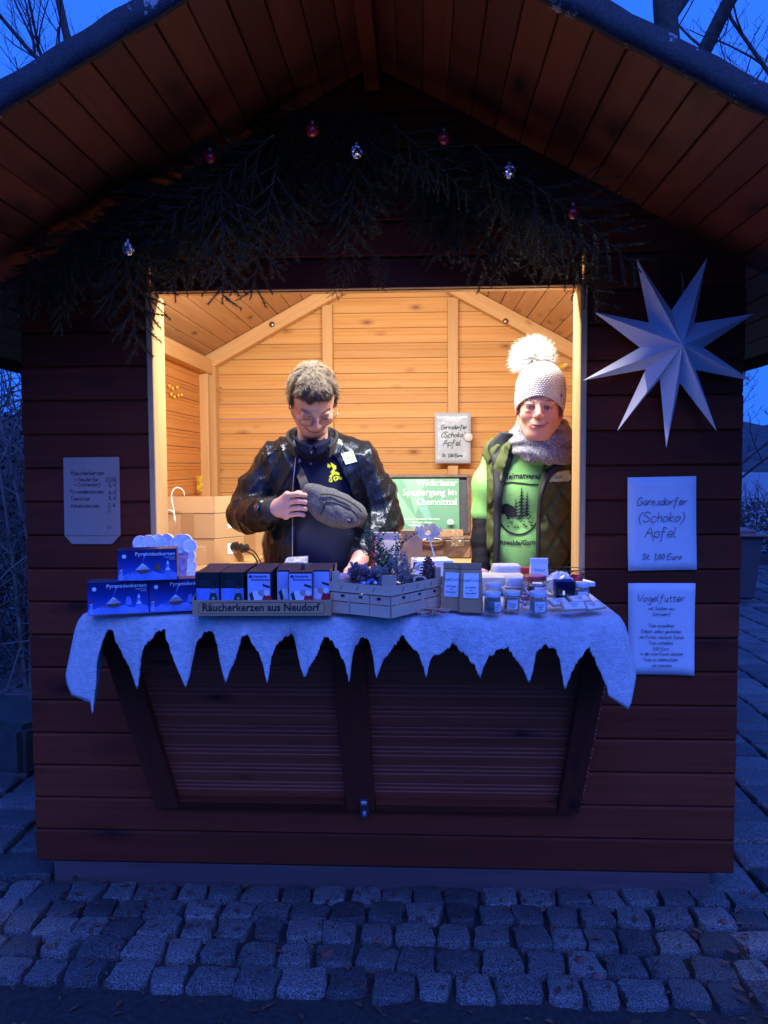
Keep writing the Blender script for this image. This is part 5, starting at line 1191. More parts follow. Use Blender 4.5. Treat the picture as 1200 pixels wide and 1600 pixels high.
special = [(400, 255, -.26, -146, 1.25, 'longest spruce branch pointing down left above the left of the opening'), (590, 385, -.10, -84, .42, 'spruce sprig whose tip hangs into the top middle of the opening'), (545, 375, -.12, -105, .5, 'spruce sprig left of the middle tip over the opening'), (908, 400, -.06, -88, .34, 'spruce sprig hanging down at the top right corner of the opening'), (932, 385, -.08, -80, .5, 'spruce sprig hanging between the opening and the star'), (300, 330, -.2, -165, 1.0, 'spruce branch lying almost level at the left'), (790, 360, -.12, -95, .5, 'short spruce sprig over the right third of the opening'), (1048, 385, -.03, -88, .45, 'spruce sprig hanging between the two upper star points'), (985, 380, -.05, -75, .42, 'spruce sprig beside the left upper star point'), (350, 300, -.25, -120, .95, 'spruce branch fanning out below the longest one'), (180, 400, -.15, -100, .55, 'spruce sprig hanging at the far left end of the garland'), (830, 275, -.2, -32, .8, 'spruce branch pointing down right above the right of the opening')]
hutgrp = 'spruce branches under the gable roof'
for i, s_ in enumerate(spots + special):
    px_, py_, Y, an, sc1 = s_[:5]; lb = s_[5] if len(s_) > 5 else 'dark green spruce branch tucked under the gable roof above the opening'
    p0 = at(px_, py_, Y)
    zmax = soff(p0.x) - .05
    if p0.z > zmax: p0.z = zmax
    if len(s_) == 5 and (px_ > 945 or px_ < 110 or py_ > 375 or (px_ > 840 and py_ > 285) or (190 < px_ < 275 and py_ > 335)): continue
    if len(s_) == 5 and px_ > 850: an = -110 + .4 * (an + 90)
    t = thing('spruce_branch', tuple(p0), lb, 'spruce branch', hutgrp); t.rotation_euler = (rnd.uniform(-.5, .5), R(-an), rnd.uniform(-.25, .25)); t.scale = (sc1,) * 3
    a, b = SP[i % 5]; link('stem', a, t); link('needles', b, t)
# baubles
silver, nt, N, L, B = newmat('crystal_silver'); B.inputs['Base Color'].default_value = (.85, .87, .92, 1); B.inputs['Metallic'].default_value = 1; B.inputs['Roughness'].default_value = .12
vo = N.new('ShaderNodeTexVoronoi'); vo.inputs['Scale'].default_value = 90; L.new(coords(N, L), vo.inputs['Vector']); bumpn(N, L, B, vo.outputs['Distance'], .9, .01)
redb = plain('red_bauble', (.55, .01, .015), .15, .1, bump=0, coat=1)
bs = [(488, 204, 'r', 'red glass bauble high left of the ridge'), (694, 216, 'r', 'red glass bauble right of the ridge'), (328, 246, 'r', 'small red glittering bauble at the upper left'), (896, 332, 'r', 'red glass bauble at the right above the opening corner'), (557, 237, 's', 'silver faceted bauble under the ridge in the middle'), (796, 268, 's', 'silver faceted bauble right of the middle'), (200, 388, 's', 'silver faceted bauble low at the left end')]
for px_, py_, k_, lb in bs:
    Y = -.34; c_ = at(px_, py_, Y); c_.z = min(c_.z, soff(c_.x) - .05); rr_ = 9.5 * (Y - CAM.y) / F
    t = thing('bauble', tuple(c_), lb, 'bauble', 'red and silver baubles in the spruce'); m = MB(); m.ball(c_, (rr_, rr_, rr_ * (1.15 if k_ == 's' else 1.05)), 14 if k_ == 's' else 24, 9 if k_ == 's' else 16); m.build('ball', silver if k_ == 's' else redb, t, smooth=(k_ == 'r'))
    m = MB(); m.lathe([(.005, rr_), (.005, rr_ + .008), (0, rr_ + .009)], 8, c_); m.build('cap', brass, t)
    m = MB(); m.tube([c_ + Vector((0, 0, rr_)), (c_.x, c_.y, soff(c_.x) - .004)], .0004, 3); m.build('thread', wire, t)

# ================================================================ surroundings
hill_m, nt, N, L, B = newmat('wooded_hill'); v = coords(N, L, 'Object'); n = noise(N, L, v, .5, 6, .8); n2 = noise(N, L, v, .08, 3)
L.new(ramp(N, L, n, [(.35, (.02, .022, .02)), (.7, (.09, .09, .10))]), B.inputs['Base Color']); B.inputs['Roughness'].default_value = 1; bumpn(N, L, B, n, 1, .5)
m = MB(); vs = []; nn = 80
for i in range(nn + 1):
    a = R(10 + 160 * i / nn); hgt = 9.5 + 2.5 * math.sin(i * .35) + 1.2 * math.sin(i * 1.1) + rnd.uniform(-.5, .5)
    for rr_, z_ in ((95, -.5), (110, hgt * .55), (130, hgt), (170, hgt * 1.2)): vs.append((rr_ * math.cos(a), rr_ * math.sin(a), z_))
m.add(vs, [(i * 4 + j, (i + 1) * 4 + j, (i + 1) * 4 + j + 1, i * 4 + j + 1) for i in range(nn) for j in range(3)])
m.build('hills', hill_m, smooth=True, kind='structure')
fld = plain('pale_field', (.22, .225, .23), .9, .25, 1.2, bump=0); m = MB(); m.add([(4, 11, .01), (60, 11, .01), (80, 70, .8), (4, 70, .8)], [(0, 1, 2, 3)]); m.build('meadow', fld, kind='structure')
bark = plain('dark_bark', (.055, .05, .045), .9, .4, 14, .8, .02)
def tree(x, y, h, r0, seed, label, spread=.55, name='bare_tree', lvl=4, lean=(0, 0), start=.28, cat='tree', group=None):
    rr = random.Random(seed); t = thing(name, (x, y, 0), label, cat, group); tr = MB(); br = MB()
    def grow(p0, d, ln_, r_, lv, mb):
        pts = [p0]; dd = d.normalized(); n = 6 if lv > 1 else 4; rs = [r_]
        for i in range(n):
            dd = (dd + Vector((rr.uniform(-1, 1), rr.uniform(-1, 1), rr.uniform(-.4, .9))) * (.10 if lv == lvl else .2)).normalized(); pts.append(pts[-1] + dd * ln_ / n); rs.append(r_ * (1 - .62 * (i + 1) / n))
        mb.tube(pts, rs, 8 if lv == lvl else (5 if lv > 1 else 3), caps=False)
        if lv == 0: return
        kk = {4: 8, 3: 5, 2: 4, 1: 4}.get(lv, 4)
        for q in range(kk):
            f = (start if lv == lvl else .2) + (1 - (start if lv == lvl else .2)) * (q + rr.random()) / kk; j = min(n - 1, int(f * n)); b = pts[j].lerp(pts[j + 1], f * n - j)
            a = rr.uniform(0, 6.28); side = Vector((math.cos(a), math.sin(a), rr.uniform(.0, .9))); nd = (dd * .6 + side * (spread + .25)).normalized()
            grow(b, nd, ln_ * rr.uniform(.36, .58) * (1.15 - f * .5), max(rs[j] * .55, .004), lv - 1, br)
    grow(Vector((x, y, -.1)), Vector((lean[0], lean[1], 1)), h, r0, lvl, tr)
    tr.build('trunk', bark, t, smooth=True); o_ = br.build('branches', bark, t, smooth=True); return t
tree(3.5, 7.6, 10.5, .27, 11, 'bare tree with a thick dark trunk rising behind the roof at upper right', start=.5)
tree(5.7, 8.4, 9.0, .11, 12, 'slender bare tree at the far right edge above the roof', start=.25)
tree(-4.6, 9.5, 9.5, .13, 13, 'bare tree reaching over the roof at the upper left', start=.3)
tree(-6.6, 12.5, 9.5, .12, 14, 'bare tree at the left edge, its outer branches crossing the sky', start=.3)
tree(3.75, 10.5, 7.0, .09, 15, 'thin bare tree seen under the right eave', start=.12, spread=.7)
tree(4.7, 9.6, 4.2, .05, 16, 'bare bushy shrub right of the hut beyond the bin', start=.05, spread=.9, name='bare_shrub', cat='shrub')
tree(5.6, 10.5, 3.8, .05, 18, 'second bare shrub farther right behind the bin', start=.05, spread=.9, name='bare_shrub', cat='shrub')
tree(4.05, 8.7, 2.6, .03, 19, 'low bare shrub right behind the bin', start=.03, spread=1.0, name='bare_shrub', cat='shrub')
# bramble banks at the left and, farther off, at the right
br_m = plain('bramble_twigs', (.11, .09, .075), .8, .5, 8)
lm_ = plain('withered_leaves', (.06, .05, .035), .8, .5, 9)
t = thing('bramble_hedge', (5.9, 10.2, 0), 'low dark bramble thicket on the far side of the pavers behind the bin', 'hedge'); m = MB(); rr = random.Random(41)
for i in range(900):
    p0 = Vector((rr.uniform(3.6, 8.5), rr.uniform(9.4, 11), rr.uniform(.05, .85))); d = Vector((rr.uniform(-1, 1), rr.uniform(-.6, .6), rr.uniform(-.6, 1.2))).normalized(); m.tube([p0, p0 + d * .3 + Vector((0, 0, .05)), p0 + d * .6], [.008, .005, .002], 3, caps=False)
m.build('twigs', br_m, t); m = MB()
for i in range(4500):
    p0 = Vector((rr.uniform(3.6, 8.5), rr.uniform(9.5, 10.9), rr.uniform(.0, .95))); u_ = Vector((rr.uniform(-1, 1), rr.uniform(-1, 1), rr.uniform(-1, 1))).normalized() * rr.uniform(.02, .05); w_ = u_.orthogonal() * .6
    m.add([p0 - u_, p0 + w_, p0 + u_, p0 - w_], [(0, 1, 2, 3)])
m.build('leaves', lm_, t)
t = thing('bramble_hedge', (-3.1, 3.2, 0), 'dense dark tangle of bare brambles and twigs left of the hut', 'hedge'); m = MB(); rr = random.Random(31)
for i in range(2600):
    p0 = Vector((rr.uniform(-4.6, -1.95), rr.uniform(2.0, 5.0), rr.uniform(.2, 2.1) * (1 if rr.random() < .8 else 1.15))); d = Vector((rr.uniform(-1, 1), rr.uniform(-.6, .6), rr.uniform(-.8, 1.2))).normalized(); ln_ = rr.uniform(.2, .8)
    mid = p0 + d * ln_ * .5 + Vector((rr.uniform(-.08, .08), 0, rr.uniform(0, .12))); m.tube([p0, mid, p0 + d * ln_ + Vector((0, 0, -.05))], [.006, .004, .002], 3, caps=False)
for i in range(70):
    p0 = Vector((rr.uniform(-4.6, -2.0), rr.uniform(2.0, 5), 0)); m.tube([p0, p0 + Vector((rr.uniform(-.1, .1), 0, .9)), p0 + Vector((rr.uniform(-.3, .3), 0, rr.uniform(1.6, 2.4)))], [.02, .014, .006], 4, caps=False)
m.build('twigs', br_m, t)
m = MB()
for i in range(9000):
    p0 = Vector((rr.uniform(-4.6, -2.0), rr.uniform(2.2, 5.0), rr.uniform(.15, 2.0))); u_ = Vector((rr.uniform(-1, 1), rr.uniform(-1, 1), rr.uniform(-1, 1))).normalized() * rr.uniform(.012, .03); w_ = u_.orthogonal() * .6
    m.add([p0 - u_, p0 + w_, p0 + u_, p0 - w_], [(0, 1, 2, 3)])
m.build('leaves', lm_, t)
# kerb stones at the left, moss on top
moss_s = granite('mossy_stone', (.014, .020, .012), (.035, .045, .03), 50, .05)
t = thing('kerb_wall', (-2.0, 2.2, 0), 'row of big mossy granite blocks edging the bank left of the hut', 'kerb')
for i in range(7):
    me = MB(); me.box((0, 0, .12), (.56, .34, .26)); mm_ = me.mesh('block', moss_s); bmx = bmesh.new(); bmx.from_mesh(mm_); bmesh.ops.bevel(bmx, geom=bmx.edges[:], offset=.03, segments=2, affect='EDGES'); bmx.to_mesh(mm_); bmx.free()
    ox_, oy_ = -1.62 - .0 * i - .36 * i * .75, 1.20 + .0 + .43 * i * .35; link('block', mm_, t, (ox_ - t.location.x - .35, oy_ - t.location.y, rnd.uniform(0, .02)), (rnd.uniform(-.03, .03), rnd.uniform(-.03, .03), R(152) + rnd.uniform(-.03, .03)))
# low kerb on the right, beyond the pavers
t = thing('stone_kerb', (4.5, 9.15, 0), 'low grey kerb running across behind the bin at the right', 'kerb')
for i in range(12): me = MB(); me.box((0, 0, .08), (.98, .16, .16)); o_ = link('kerb_stone', me.mesh('kerb_stone', paver_m), t, (-6.5 + i * 1.0 + 2.0, 0, 0))
# wheelie bin
bn = thing('wheelie_bin', (3.05, 6.2, 0), 'brown lidded wheelie bin with a small white sticker right of the hut', 'bin')
binm = plain('bin_plastic', (.055, .045, .045), .55, .1); binl = plain('bin_lid', (.16, .085, .06), .5, .1)
bx0 = at(1140, 820, 6.2).x - .30; bx1 = at(1176, 820, 6.2).x; zl = at(1160, 836, 6.2).z; bn.location.x = (bx0 + bx1) / 2; bn['_w'] = [(bx0 + bx1) / 2, 6.2, 0]
cxn = (bx0 + bx1) / 2; wdn = (bx1 - bx0) / 2; vs = []
for z_, s_ in ((.04, .80), (zl - .02, 1.0), (zl, 1.04)): vs += [(cxn + sx * wdn * s_, 6.2 + sy * .28 * s_, z_) for sx, sy in ((-1, -1), (1, -1), (1, 1), (-1, 1))]
m = MB(); m.add(vs, [(i * 4 + j, i * 4 + (j + 1) % 4, (i + 1) * 4 + (j + 1) % 4, (i + 1) * 4 + j) for i in range(2) for j in range(4)] + [(3, 2, 1, 0), (8, 9, 10, 11)]); m.build('bin_body', binm, bn, bevel=.015)
m = MB(); m.box((cxn, 6.2, zl + .02), (wdn * 2 + .10, .66, .035)); m.box((cxn - .02, 6.22, zl + .055), (wdn * 2 - .06, .5, .045)); m.build('lid', binl, bn, bevel=.012)
m = MB(); m.tube([(cxn - wdn * .8, 6.52, zl + .01), (cxn + wdn * .8, 6.52, zl + .01)], .014, 8); m.build('handle', binm, bn)
for s_ in (-1, 1): m = MB(); m.tube([(cxn + s_ * wdn * .8 - .02, 6.44, .1), (cxn + s_ * wdn * .8 + .02, 6.44, .1)], .1, 16); m.build('wheel', black_m, bn)
a, b = at(1143, 882, 5.93), at(1153, 918, 5.93); m = MB(); m.box(((a.x + b.x) / 2, 5.926, (a.z + b.z) / 2), (b.x - a.x, .003, a.z - b.z)); m.build('sticker', paper, bn)
for i, (zz, ww) in enumerate(((.82, .5), (.6, .7), (.3, .45))): m = MB(); m.box((a.x + (b.x - a.x) * .5, 5.9235, b.z + (a.z - b.z) * zz), ((b.x - a.x) * ww, .001, .018)); m.build('sticker_print', ink_b, bn)
# ================================================================ people: implicit surfaces polygonised with surface nets
from mathutils.bvhtree import BVHTree
def axis(*segs):
    """segs: (start, end, step) pieces joined into one increasing coordinate list"""
    out = []
    for a, b, s in segs:
        n = max(1, int(round((b - a) / s))); out += [a + (b - a) * i / n for i in range(n)]
    out.append(segs[-1][1]); return np.array(out, dtype=np.float32)
class Vol:
    def __init__(s, X, Y, Z):
        s.X, s.Y, s.Z = X, Y, Z; s.D = np.full((len(X), len(Y), len(Z)), .08, np.float32)
    def _reg(s, c, r):
        sl = [slice(max(0, int(np.searchsorted(A, c[i] - r)) - 1), int(np.searchsorted(A, c[i] + r)) + 1) for i, A in enumerate((s.X, s.Y, s.Z))]
        x, y, z = s.X[sl[0]][:, None, None], s.Y[sl[1]][None, :, None], s.Z[sl[2]][None, None, :]
        return tuple(sl), x, y, z
    def comb(s, sl, d, k, op):
        A = s.D[sl]
        if A.size == 0: return
        if op == 'sub':
            d = -d
            if k > 0: h = np.clip(.5 - .5 * (A - d) / k, 0, 1); s.D[sl] = A * (1 - h) + d * h + k * h * (1 - h)
            else: s.D[sl] = np.maximum(A, d)
        else:
            if k > 0: h = np.clip(.5 + .5 * (A - d) / k, 0, 1); s.D[sl] = A * (1 - h) + d * h - k * h * (1 - h)
            else: s.D[sl] = np.minimum(A, d)
    def ell(s, c, r, k=.02, M=None, F=None, op='add'):
        """F: (origin, 3x3, scale) local frame; c, r in local units"""
        c = Vector(c); Rm = M or Matrix.Identity(3)
        if F: o, B, sc_ = F; c = o + B @ (c * sc_); Rm = B @ Rm; r = [q * sc_ for q in r]; k = k * sc_
        sl, x, y, z = s._reg(c, max(r) + k + .02); x, y, z = x - c.x, y - c.y, z - c.z
        T = Rm.transposed(); px = T[0][0] * x + T[0][1] * y + T[0][2] * z; py = T[1][0] * x + T[1][1] * y + T[1][2] * z; pz = T[2][0] * x + T[2][1] * y + T[2][2] * z
        k0 = np.sqrt((px / r[0]) ** 2 + (py / r[1]) ** 2 + (pz / r[2]) ** 2) + 1e-6; k1 = np.sqrt((px / r[0] ** 2) ** 2 + (py / r[1] ** 2) ** 2 + (pz / r[2] ** 2) ** 2) + 1e-6
        s.comb(sl, k0 * (k0 - 1) / k1, k, op); return s
    def cone(s, a, b, ra, rb, k=.02, F=None, op='add', flat=None):
        a, b = Vector(a), Vector(b)
        if F: o, B, sc_ = F; a, b = o + B @ (a * sc_), o + B @ (b * sc_); ra *= sc_; rb *= sc_; k *= sc_
        c = (a + b) / 2; sl, x, y, z = s._reg(c, (b - a).length / 2 + max(ra, rb) + k + .02); d = b - a; L2 = max(d.length_squared, 1e-9)
        t = np.clip(((x - a.x) * d.x + (y - a.y) * d.y + (z - a.z) * d.z) / L2, 0, 1)
        s.comb(sl, np.sqrt((x - a.x - t * d.x) ** 2 + (y - a.y - t * d.y) ** 2 + (z - a.z - t * d.z) ** 2) - (ra + (rb - ra) * t), k, op); return s
    def chain(s, pts, rs, k=.02, F=None):
        for i in range(len(pts) - 1): s.cone(pts[i], pts[i + 1], rs[i], rs[i + 1], k, F)
        return s
    def warp(s, f): x, y, z = s.X[:, None, None], s.Y[None, :, None], s.Z[None, None, :]; s.D = (s.D + f(x, y, z)).astype(np.float32); return s
    def mesh(s, name, mat, off=(0, 0, 0)):
        D = s.D; S = D < 0; c8 = [S[i:S.shape[0] - 1 + i, j:S.shape[1] - 1 + j, k:S.shape[2] - 1 + k] for i in (0, 1) for j in (0, 1) for k in (0, 1)]
        n = sum(c.astype(np.int8) for c in c8); mask = (n > 0) & (n < 8); idx = np.full(mask.shape, -1, np.int64); I = np.argwhere(mask); idx[mask] = np.arange(len(I))
        acc = np.zeros((len(I), 3)); cnt = np.zeros(len(I)); G = [s.X, s.Y, s.Z]
        cor = [(i, j, k) for i in (0, 1) for j in (0, 1) for k in (0, 1)]
        for a in cor:
            for ax in range(3):
                if a[ax]: continue
                b = list(a); b[ax] = 1; ia, ib = I + a, I + b
                da, db = D[ia[:, 0], ia[:, 1], ia[:, 2]], D[ib[:, 0], ib[:, 1], ib[:, 2]]; m = (da < 0) != (db < 0); t = np.where(m, da / np.where(m, da - db, 1), 0)
                for q in range(3):
                    pa, pb = G[q][ia[:, q]], G[q][ib[:, q]]; acc[:, q] += np.where(m, pa + t * (pb - pa), 0)
                cnt += m
        V = acc / cnt[:, None]; Fs = []
        for ax in range(3):
            o1, o2 = (ax + 1) % 3, (ax + 2) % 3; sh = [slice(None)] * 3; s0 = list(sh); s1 = list(sh); s0[ax] = slice(0, -1); s1[ax] = slice(1, None)
            E = np.argwhere(S[tuple(s0)] != S[tuple(s1)]); E = E[(E[:, o1] > 0) & (E[:, o2] > 0)]; E = E[(E[:, o1] < D.shape[o1] - 1) & (E[:, o2] < D.shape[o2] - 1)]
            ins = S[E[:, 0], E[:, 1], E[:, 2]]
            def g(d1, d2): q = E.copy(); q[:, o1] += d1; q[:, o2] += d2; return idx[q[:, 0], q[:, 1], q[:, 2]]
            Q = np.stack([g(-1, -1), g(0, -1), g(0, 0), g(-1, 0)], 1); Q = np.where(ins[:, None], Q, Q[:, ::-1]); Fs.append(Q)
        Q = np.concatenate(Fs); Q = Q[(Q >= 0).all(1)]
        me = bpy.data.meshes.new(name); V = V - np.array(off)
        me.vertices.add(len(V)); me.vertices.foreach_set('co', V.astype(np.float32).ravel()); me.loops.add(len(Q) * 4); me.loops.foreach_set('vertex_index', Q.astype(np.int32).ravel())
        me.polygons.add(len(Q)); me.polygons.foreach_set('loop_start', np.arange(len(Q), dtype=np.int32) * 4); me.polygons.foreach_set('loop_total', np.full(len(Q), 4, np.int32))
        me.update(calc_edges=True); me.validate(); me.polygons.foreach_set('use_smooth', [True] * len(me.polygons)); me.materials.append(mat); return me
def smooth_me(me, it=2, f=.5):
    bm = bmesh.new(); bm.from_mesh(me)
    for _ in range(it): bmesh.ops.smooth_vert(bm, verts=bm.verts, factor=f, use_axis_x=True, use_axis_y=True, use_axis_z=True)
    bm.to_mesh(me); bm.free()
def bvh_of(me, off): return BVHTree.FromPolygons([Vector(v.co) + Vector(off) for v in me.vertices], [tuple(p.vertices) for p in me.polygons])
def cast(bv, px, py, lift=.0015):
    d = ray(px, py).normalized(); h = bv.ray_cast(CAM, d)
    return None if h[0] is None else h[0] - d * lift
def wrap_flat(me, f):
    """map a flat 2D mesh (x, z in picture coordinates) onto a surface"""
    ok = True
    for v in me.vertices:
        q = f(v.co.x, v.co.y)
        if q is not None: v.co = q; last = q
        else: v.co = last if 'last' in dir() else Vector((0, 0, -1))
    return me
def print_poly(bv, polys, mat, parent, name='print', lift=.002, sub=3):
    """polys: pixel outlines (px, py) laid as thin print on the cloth"""
    bm = bmesh.new()
    for P in polys:
        vs = [bm.verts.new((a, b, 0)) for a, b in P]
        try: bm.faces.new(vs)
        except ValueError: pass
    bmesh.ops.triangulate(bm, faces=bm.faces)
    for _ in range(sub): bmesh.ops.subdivide_edges(bm, edges=[e for e in bm.edges if e.calc_length() > 4], cuts=1)
    bmesh.ops.triangulate(bm, faces=bm.faces)
    kill = []
    for v in bm.verts:
        q = cast(bv, v.co.x, v.co.y, lift)
        if q is None: kill.append(v)
        else: v.co = q - Vector(parent['_w'])
    bmesh.ops.delete(bm, geom=kill, context='VERTS'); me = bpy.data.meshes.new(name); bm.to_mesh(me); bm.free(); me.materials.append(mat); return link(name, me, parent)
def print_text(bv, s_, size, px, py, mat, parent, rot=0, bend=0, xs=1, offset=0, name='lettering', lift=.002, align='CENTER', shear=0):
    o = text(s_, size, mat, None, (0, 0, 0), offset=offset, extrude=0, align=align, shear=shear); me = o.data; bpy.data.objects.remove(o)
    bm = bmesh.new(); bm.from_mesh(me); kill = []
    for v in bm.verts:
        x_, y_ = v.co.x * xs, v.co.y; y_ += bend * x_ * x_; X_ = px + x_ * math.cos(rot) - y_ * math.sin(rot) * -1 * -1; Y_ = py - y_ * math.cos(rot) - x_ * math.sin(rot); q = cast(bv, X_, Y_, lift)
        if q is None: kill.append(v)
        else: v.co = q - Vector(parent['_w'])
    bmesh.ops.delete(bm, geom=kill, context='VERTS'); bm.to_mesh(me); bm.free(); return link(name, me, parent)

def skin_mat(name, base, red, lip):
    m, nt, N, L, B = newmat(name); a = N.new('ShaderNodeAttribute'); a.attribute_name = 'tone'; sp = N.new('ShaderNodeSeparateColor'); L.new(a.outputs['Color'], sp.inputs[0])
    n = noise(N, L, coords(N, L), 90, 4); c = mix(N, L, mth(N, L, 'MULTIPLY', n, .35), base, red); c = mix(N, L, sp.outputs[0], c, red); c = mix(N, L, sp.outputs[1], c, lip)
    c = mix(N, L, sp.outputs[2], c, (.10, .025, .02)); L.new(c, B.inputs['Base Color']); B.inputs['Roughness'].default_value = .48; B.inputs['Subsurface Weight'].default_value = .12; B.inputs['Subsurface Radius'].default_value = (.01, .004, .002)
    bumpn(N, L, B, noise(N, L, coords(N, L), 260, 3), .18, .001); return m
def frame(o, yaw, pitch, roll, s=1.0):
    """local axes u right, v up, w towards the viewer; yaw turns the face to picture right, pitch bows it"""
    base = Matrix(((1, 0, 0), (0, 0, -1), (0, 1, 0)))          # columns u, v, w in world axes
    Rm = Matrix.Rotation(R(yaw), 3, 'Y') @ Matrix.Rotation(R(pitch), 3, 'X') @ Matrix.Rotation(R(roll), 3, 'Z')
    return (Vector(o), base @ Rm, s)
def fpt(F, p): return F[0] + F[1] @ (Vector(p) * F[2])
def head(v, F, male=True):
    E = v.ell
    E((0, .028, -.014), (.076, .088, .094), .0, F=F); E((0, -.020, .016), (.062, .080, .068), .02, F=F); E((0, .045, .035), (.060, .045, .045), .02, F=F)
    E((0, -.090, .046), (.030 if male else .026, .024, .030), .03, F=F)
    for s_ in (-1, 1):
        v.cone((s_ * .056, -.045, -.004), (s_ * .026, -.092, .044), .020, .018, .025, F)
        E((s_ * .040, -.028, .056), (.024, .020, .020), .022, F=F)
        v.cone((s_ * .010, .020, .080), (s_ * .042, .022, .060), .009, .008, .012, F)
        E((s_ * .032, .002, .088), (.019, .012, .011), .012, F=F, op='sub')
        E((s_ * .032, .001, .0685), (.0150, .0150, .0150) if not male else (.0172, .0165, .0166), .004, F=F)
        E((s_ * .032, .0125, .078), (.017, .0042, .008), .006, F=F); E((s_ * .032, -.012, .076), (.016, .0045, .007), .008, F=F)
    v.cone((0, .016, .078), (0, -.022, .100), .0085, .0105, .010, F); E((0, -.028, .1015), (.0115, .0105, .0115), .007, F=F)
    for s_ in (-1, 1):
        E((s_ * .0125, -.031, .0925), (.0078, .0070, .0105), .006, F=F); E((s_ * .0065, -.0385, .096), (.0035, .0028, .004), .002, F=F, op='sub')
        v.cone((s_ * .019, -.034, .088), (s_ * .038, -.062, .068), .0030, .0026, .008, F, op='sub')
        # ears
        E((s_ * .0785, -.006, -.012), (.0065, .031, .018), .008, M=Matrix.Rotation(R(s_ * 18), 3, 'Y'), F=F); E((s_ * .0835, -.002, -.006), (.004, .018, .008), .004, F=F, op='sub')
    # mouth with a smile
    E((0, -.058, .068), (.034, .020, .020), .014, F=F)
    sm = .009 if not male else .007
    v.chain([(-.029, -.060 + sm, .075), (-.014, -.0585, .0850), (0, -.0605, .0875), (.014, -.0585, .0850), (.029, -.060 + sm, .075)], [.0010, .0026, .0028, .0026, .0010], .004, F)
    v.chain([(-.026, -.063 + sm, .075), (-.013, -.0680, .0845), (.013, -.0680, .0845), (.026, -.063 + sm, .075)], [.0010, .0036, .0036, .0010], .004, F)
    for a, b in (((-.033, -.060 + sm * 1.25, .077), (-.013, -.0635, .0885)), ((-.013, -.0635, .0885), (.013, -.0635, .0885)), ((.013, -.0635, .0885), (.033, -.060 + sm * 1.25, .077))): v.cone(a, b, .0019, .0019, .0025, F, op='sub')
    v.cone((0, -.040, .098), (0, -.053, .0955), .002, .002, .004, F, op='sub'); E((0, -.080, .088), (.018, .004, .006), .008, F=F, op='sub')
def tint(me, F, off):
    co = np.empty(len(me.vertices) * 3, np.float32); me.vertices.foreach_get('co', co); co = co.reshape(-1, 3) + np.array(off) - np.array(F[0]); lc = co @ np.array(F[1]) / F[2]
    def gs(c, r): return np.exp(-(((lc - np.array(c)) / np.array(r)) ** 2).sum(1))
    red = .75 * gs((.042, -.028, .07), (.022, .02, .03)) + .75 * gs((-.042, -.028, .07), (.022, .02, .03)) + .8 * gs((0, -.028, .10), (.018, .014, .02)) + .5 * gs((0, -.09, .06), (.03, .02, .03)) + .8 * gs((.08, -.005, -.01), (.012, .035, .025)) + .8 * gs((-.08, -.005, -.01), (.012, .035, .025))
    lip = 1.2 * gs((0, -.0595, .088), (.021, .0038, .016)) + 1.1 * gs((0, -.0685, .086), (.019, .0042, .016)) + 1.5 * gs((0, -.0637, .088), (.028, .0018, .02)) + .7 * gs((.032, .0, .08), (.015, .010, .02)) + .7 * gs((-.032, .0, .08), (.015, .010, .02))
    a = me.attributes.new('tone', 'FLOAT_COLOR', 'POINT'); col = np.ones((len(lc), 4), np.float32); col[:, 0] = np.clip(red, 0, 1); col[:, 1] = np.clip(lip, 0, 1); uu, vv2, ww = lc[:, 0], lc[:, 1], lc[:, 2]; cu_ = -.0640 + .0125 * (uu / .034) ** 2; col[:, 2] = np.clip(.95 * np.exp(-((vv2 - cu_) / .0022) ** 2) * np.clip((.039 - np.abs(uu)) / .006, 0, 1) * (ww > .05) + .38 * np.exp(-((vv2 + .048 - .9 * (.03 - np.abs(uu)) ) / .0035) ** 2) * np.clip((np.abs(uu) - .018) / .006, 0, 1) * np.clip((.040 - np.abs(uu)) / .006, 0, 1) * (ww > .05), 0, 1); a.data.foreach_set('color', col.ravel())  # third channel paints crease shade along the mouth line and smile folds
eye_w = plain('eye_white', (.62, .58, .56), .2, .03, bump=0, coat=.5); iris = plain('grey_blue_iris', (.06, .09, .12), .2, .2, bump=0, coat=.8); lash = plain('lash_brown', (.05, .03, .022), .7, .2)
iris_d = plain('dark_iris', (.035, .028, .02), .2, .2, bump=0, coat=.8)
def eyes(t, F, half=.35, look=(0, 0)):
    for s_ in (-1, 1):
        if half < .1:
            m = MB(); m.tube([fpt(F, (s_ * .032 - .014 * math.cos(math.pi * i / 8), -.0035 - .004 * math.sin(math.pi * i / 8), .0715 + .0150 * math.sin(math.pi * i / 8))) for i in range(9)], .0009, 5); m.build('lash_line', lash, t, smooth=True); continue
        m = MB(); m.ball(fpt(F, (s_ * .032, .0005, .0705)), .0135 * F[2], 14, 10); m.build('eyeball', eye_w, t, smooth=True)
        m = MB(); c_ = Vector((s_ * .032 + look[0], .0005 + look[1], .0705)); d = Vector((look[0] * 1.2, look[1] * 1.2, .0135)).normalized()
        m.ball(fpt(F, c_ + d * .0095), .0058 * F[2], 10, 8); m.build('iris', iris_d, t, smooth=True)
        # upper and lower lid as a curved fold over the ball
        for up_, th in ((1, .0030), (-1, .0022)):
            pts = []
            for i in range(9):
                a = math.pi * i / 8; x_ = -math.cos(a) * .0150; op_ = math.sin(a) * .0048 * (half if up_ > 0 else half * .8)
                y_ = up_ * op_ + (.0012 if up_ > 0 else -.0004) + .0005; z_ = .0705 + math.sqrt(max(0, .0149 ** 2 - x_ ** 2 * .8 - y_ ** 2)); pts.append(fpt(F, (s_ * .032 + x_, y_ + .0005, z_)))
            m = MB(); m.tube(pts, [th * .12 * F[2]] + [th * .30 * F[2]] * 7 + [th * .12 * F[2]], 5); m.build('lash_line', lash, t, smooth=True)
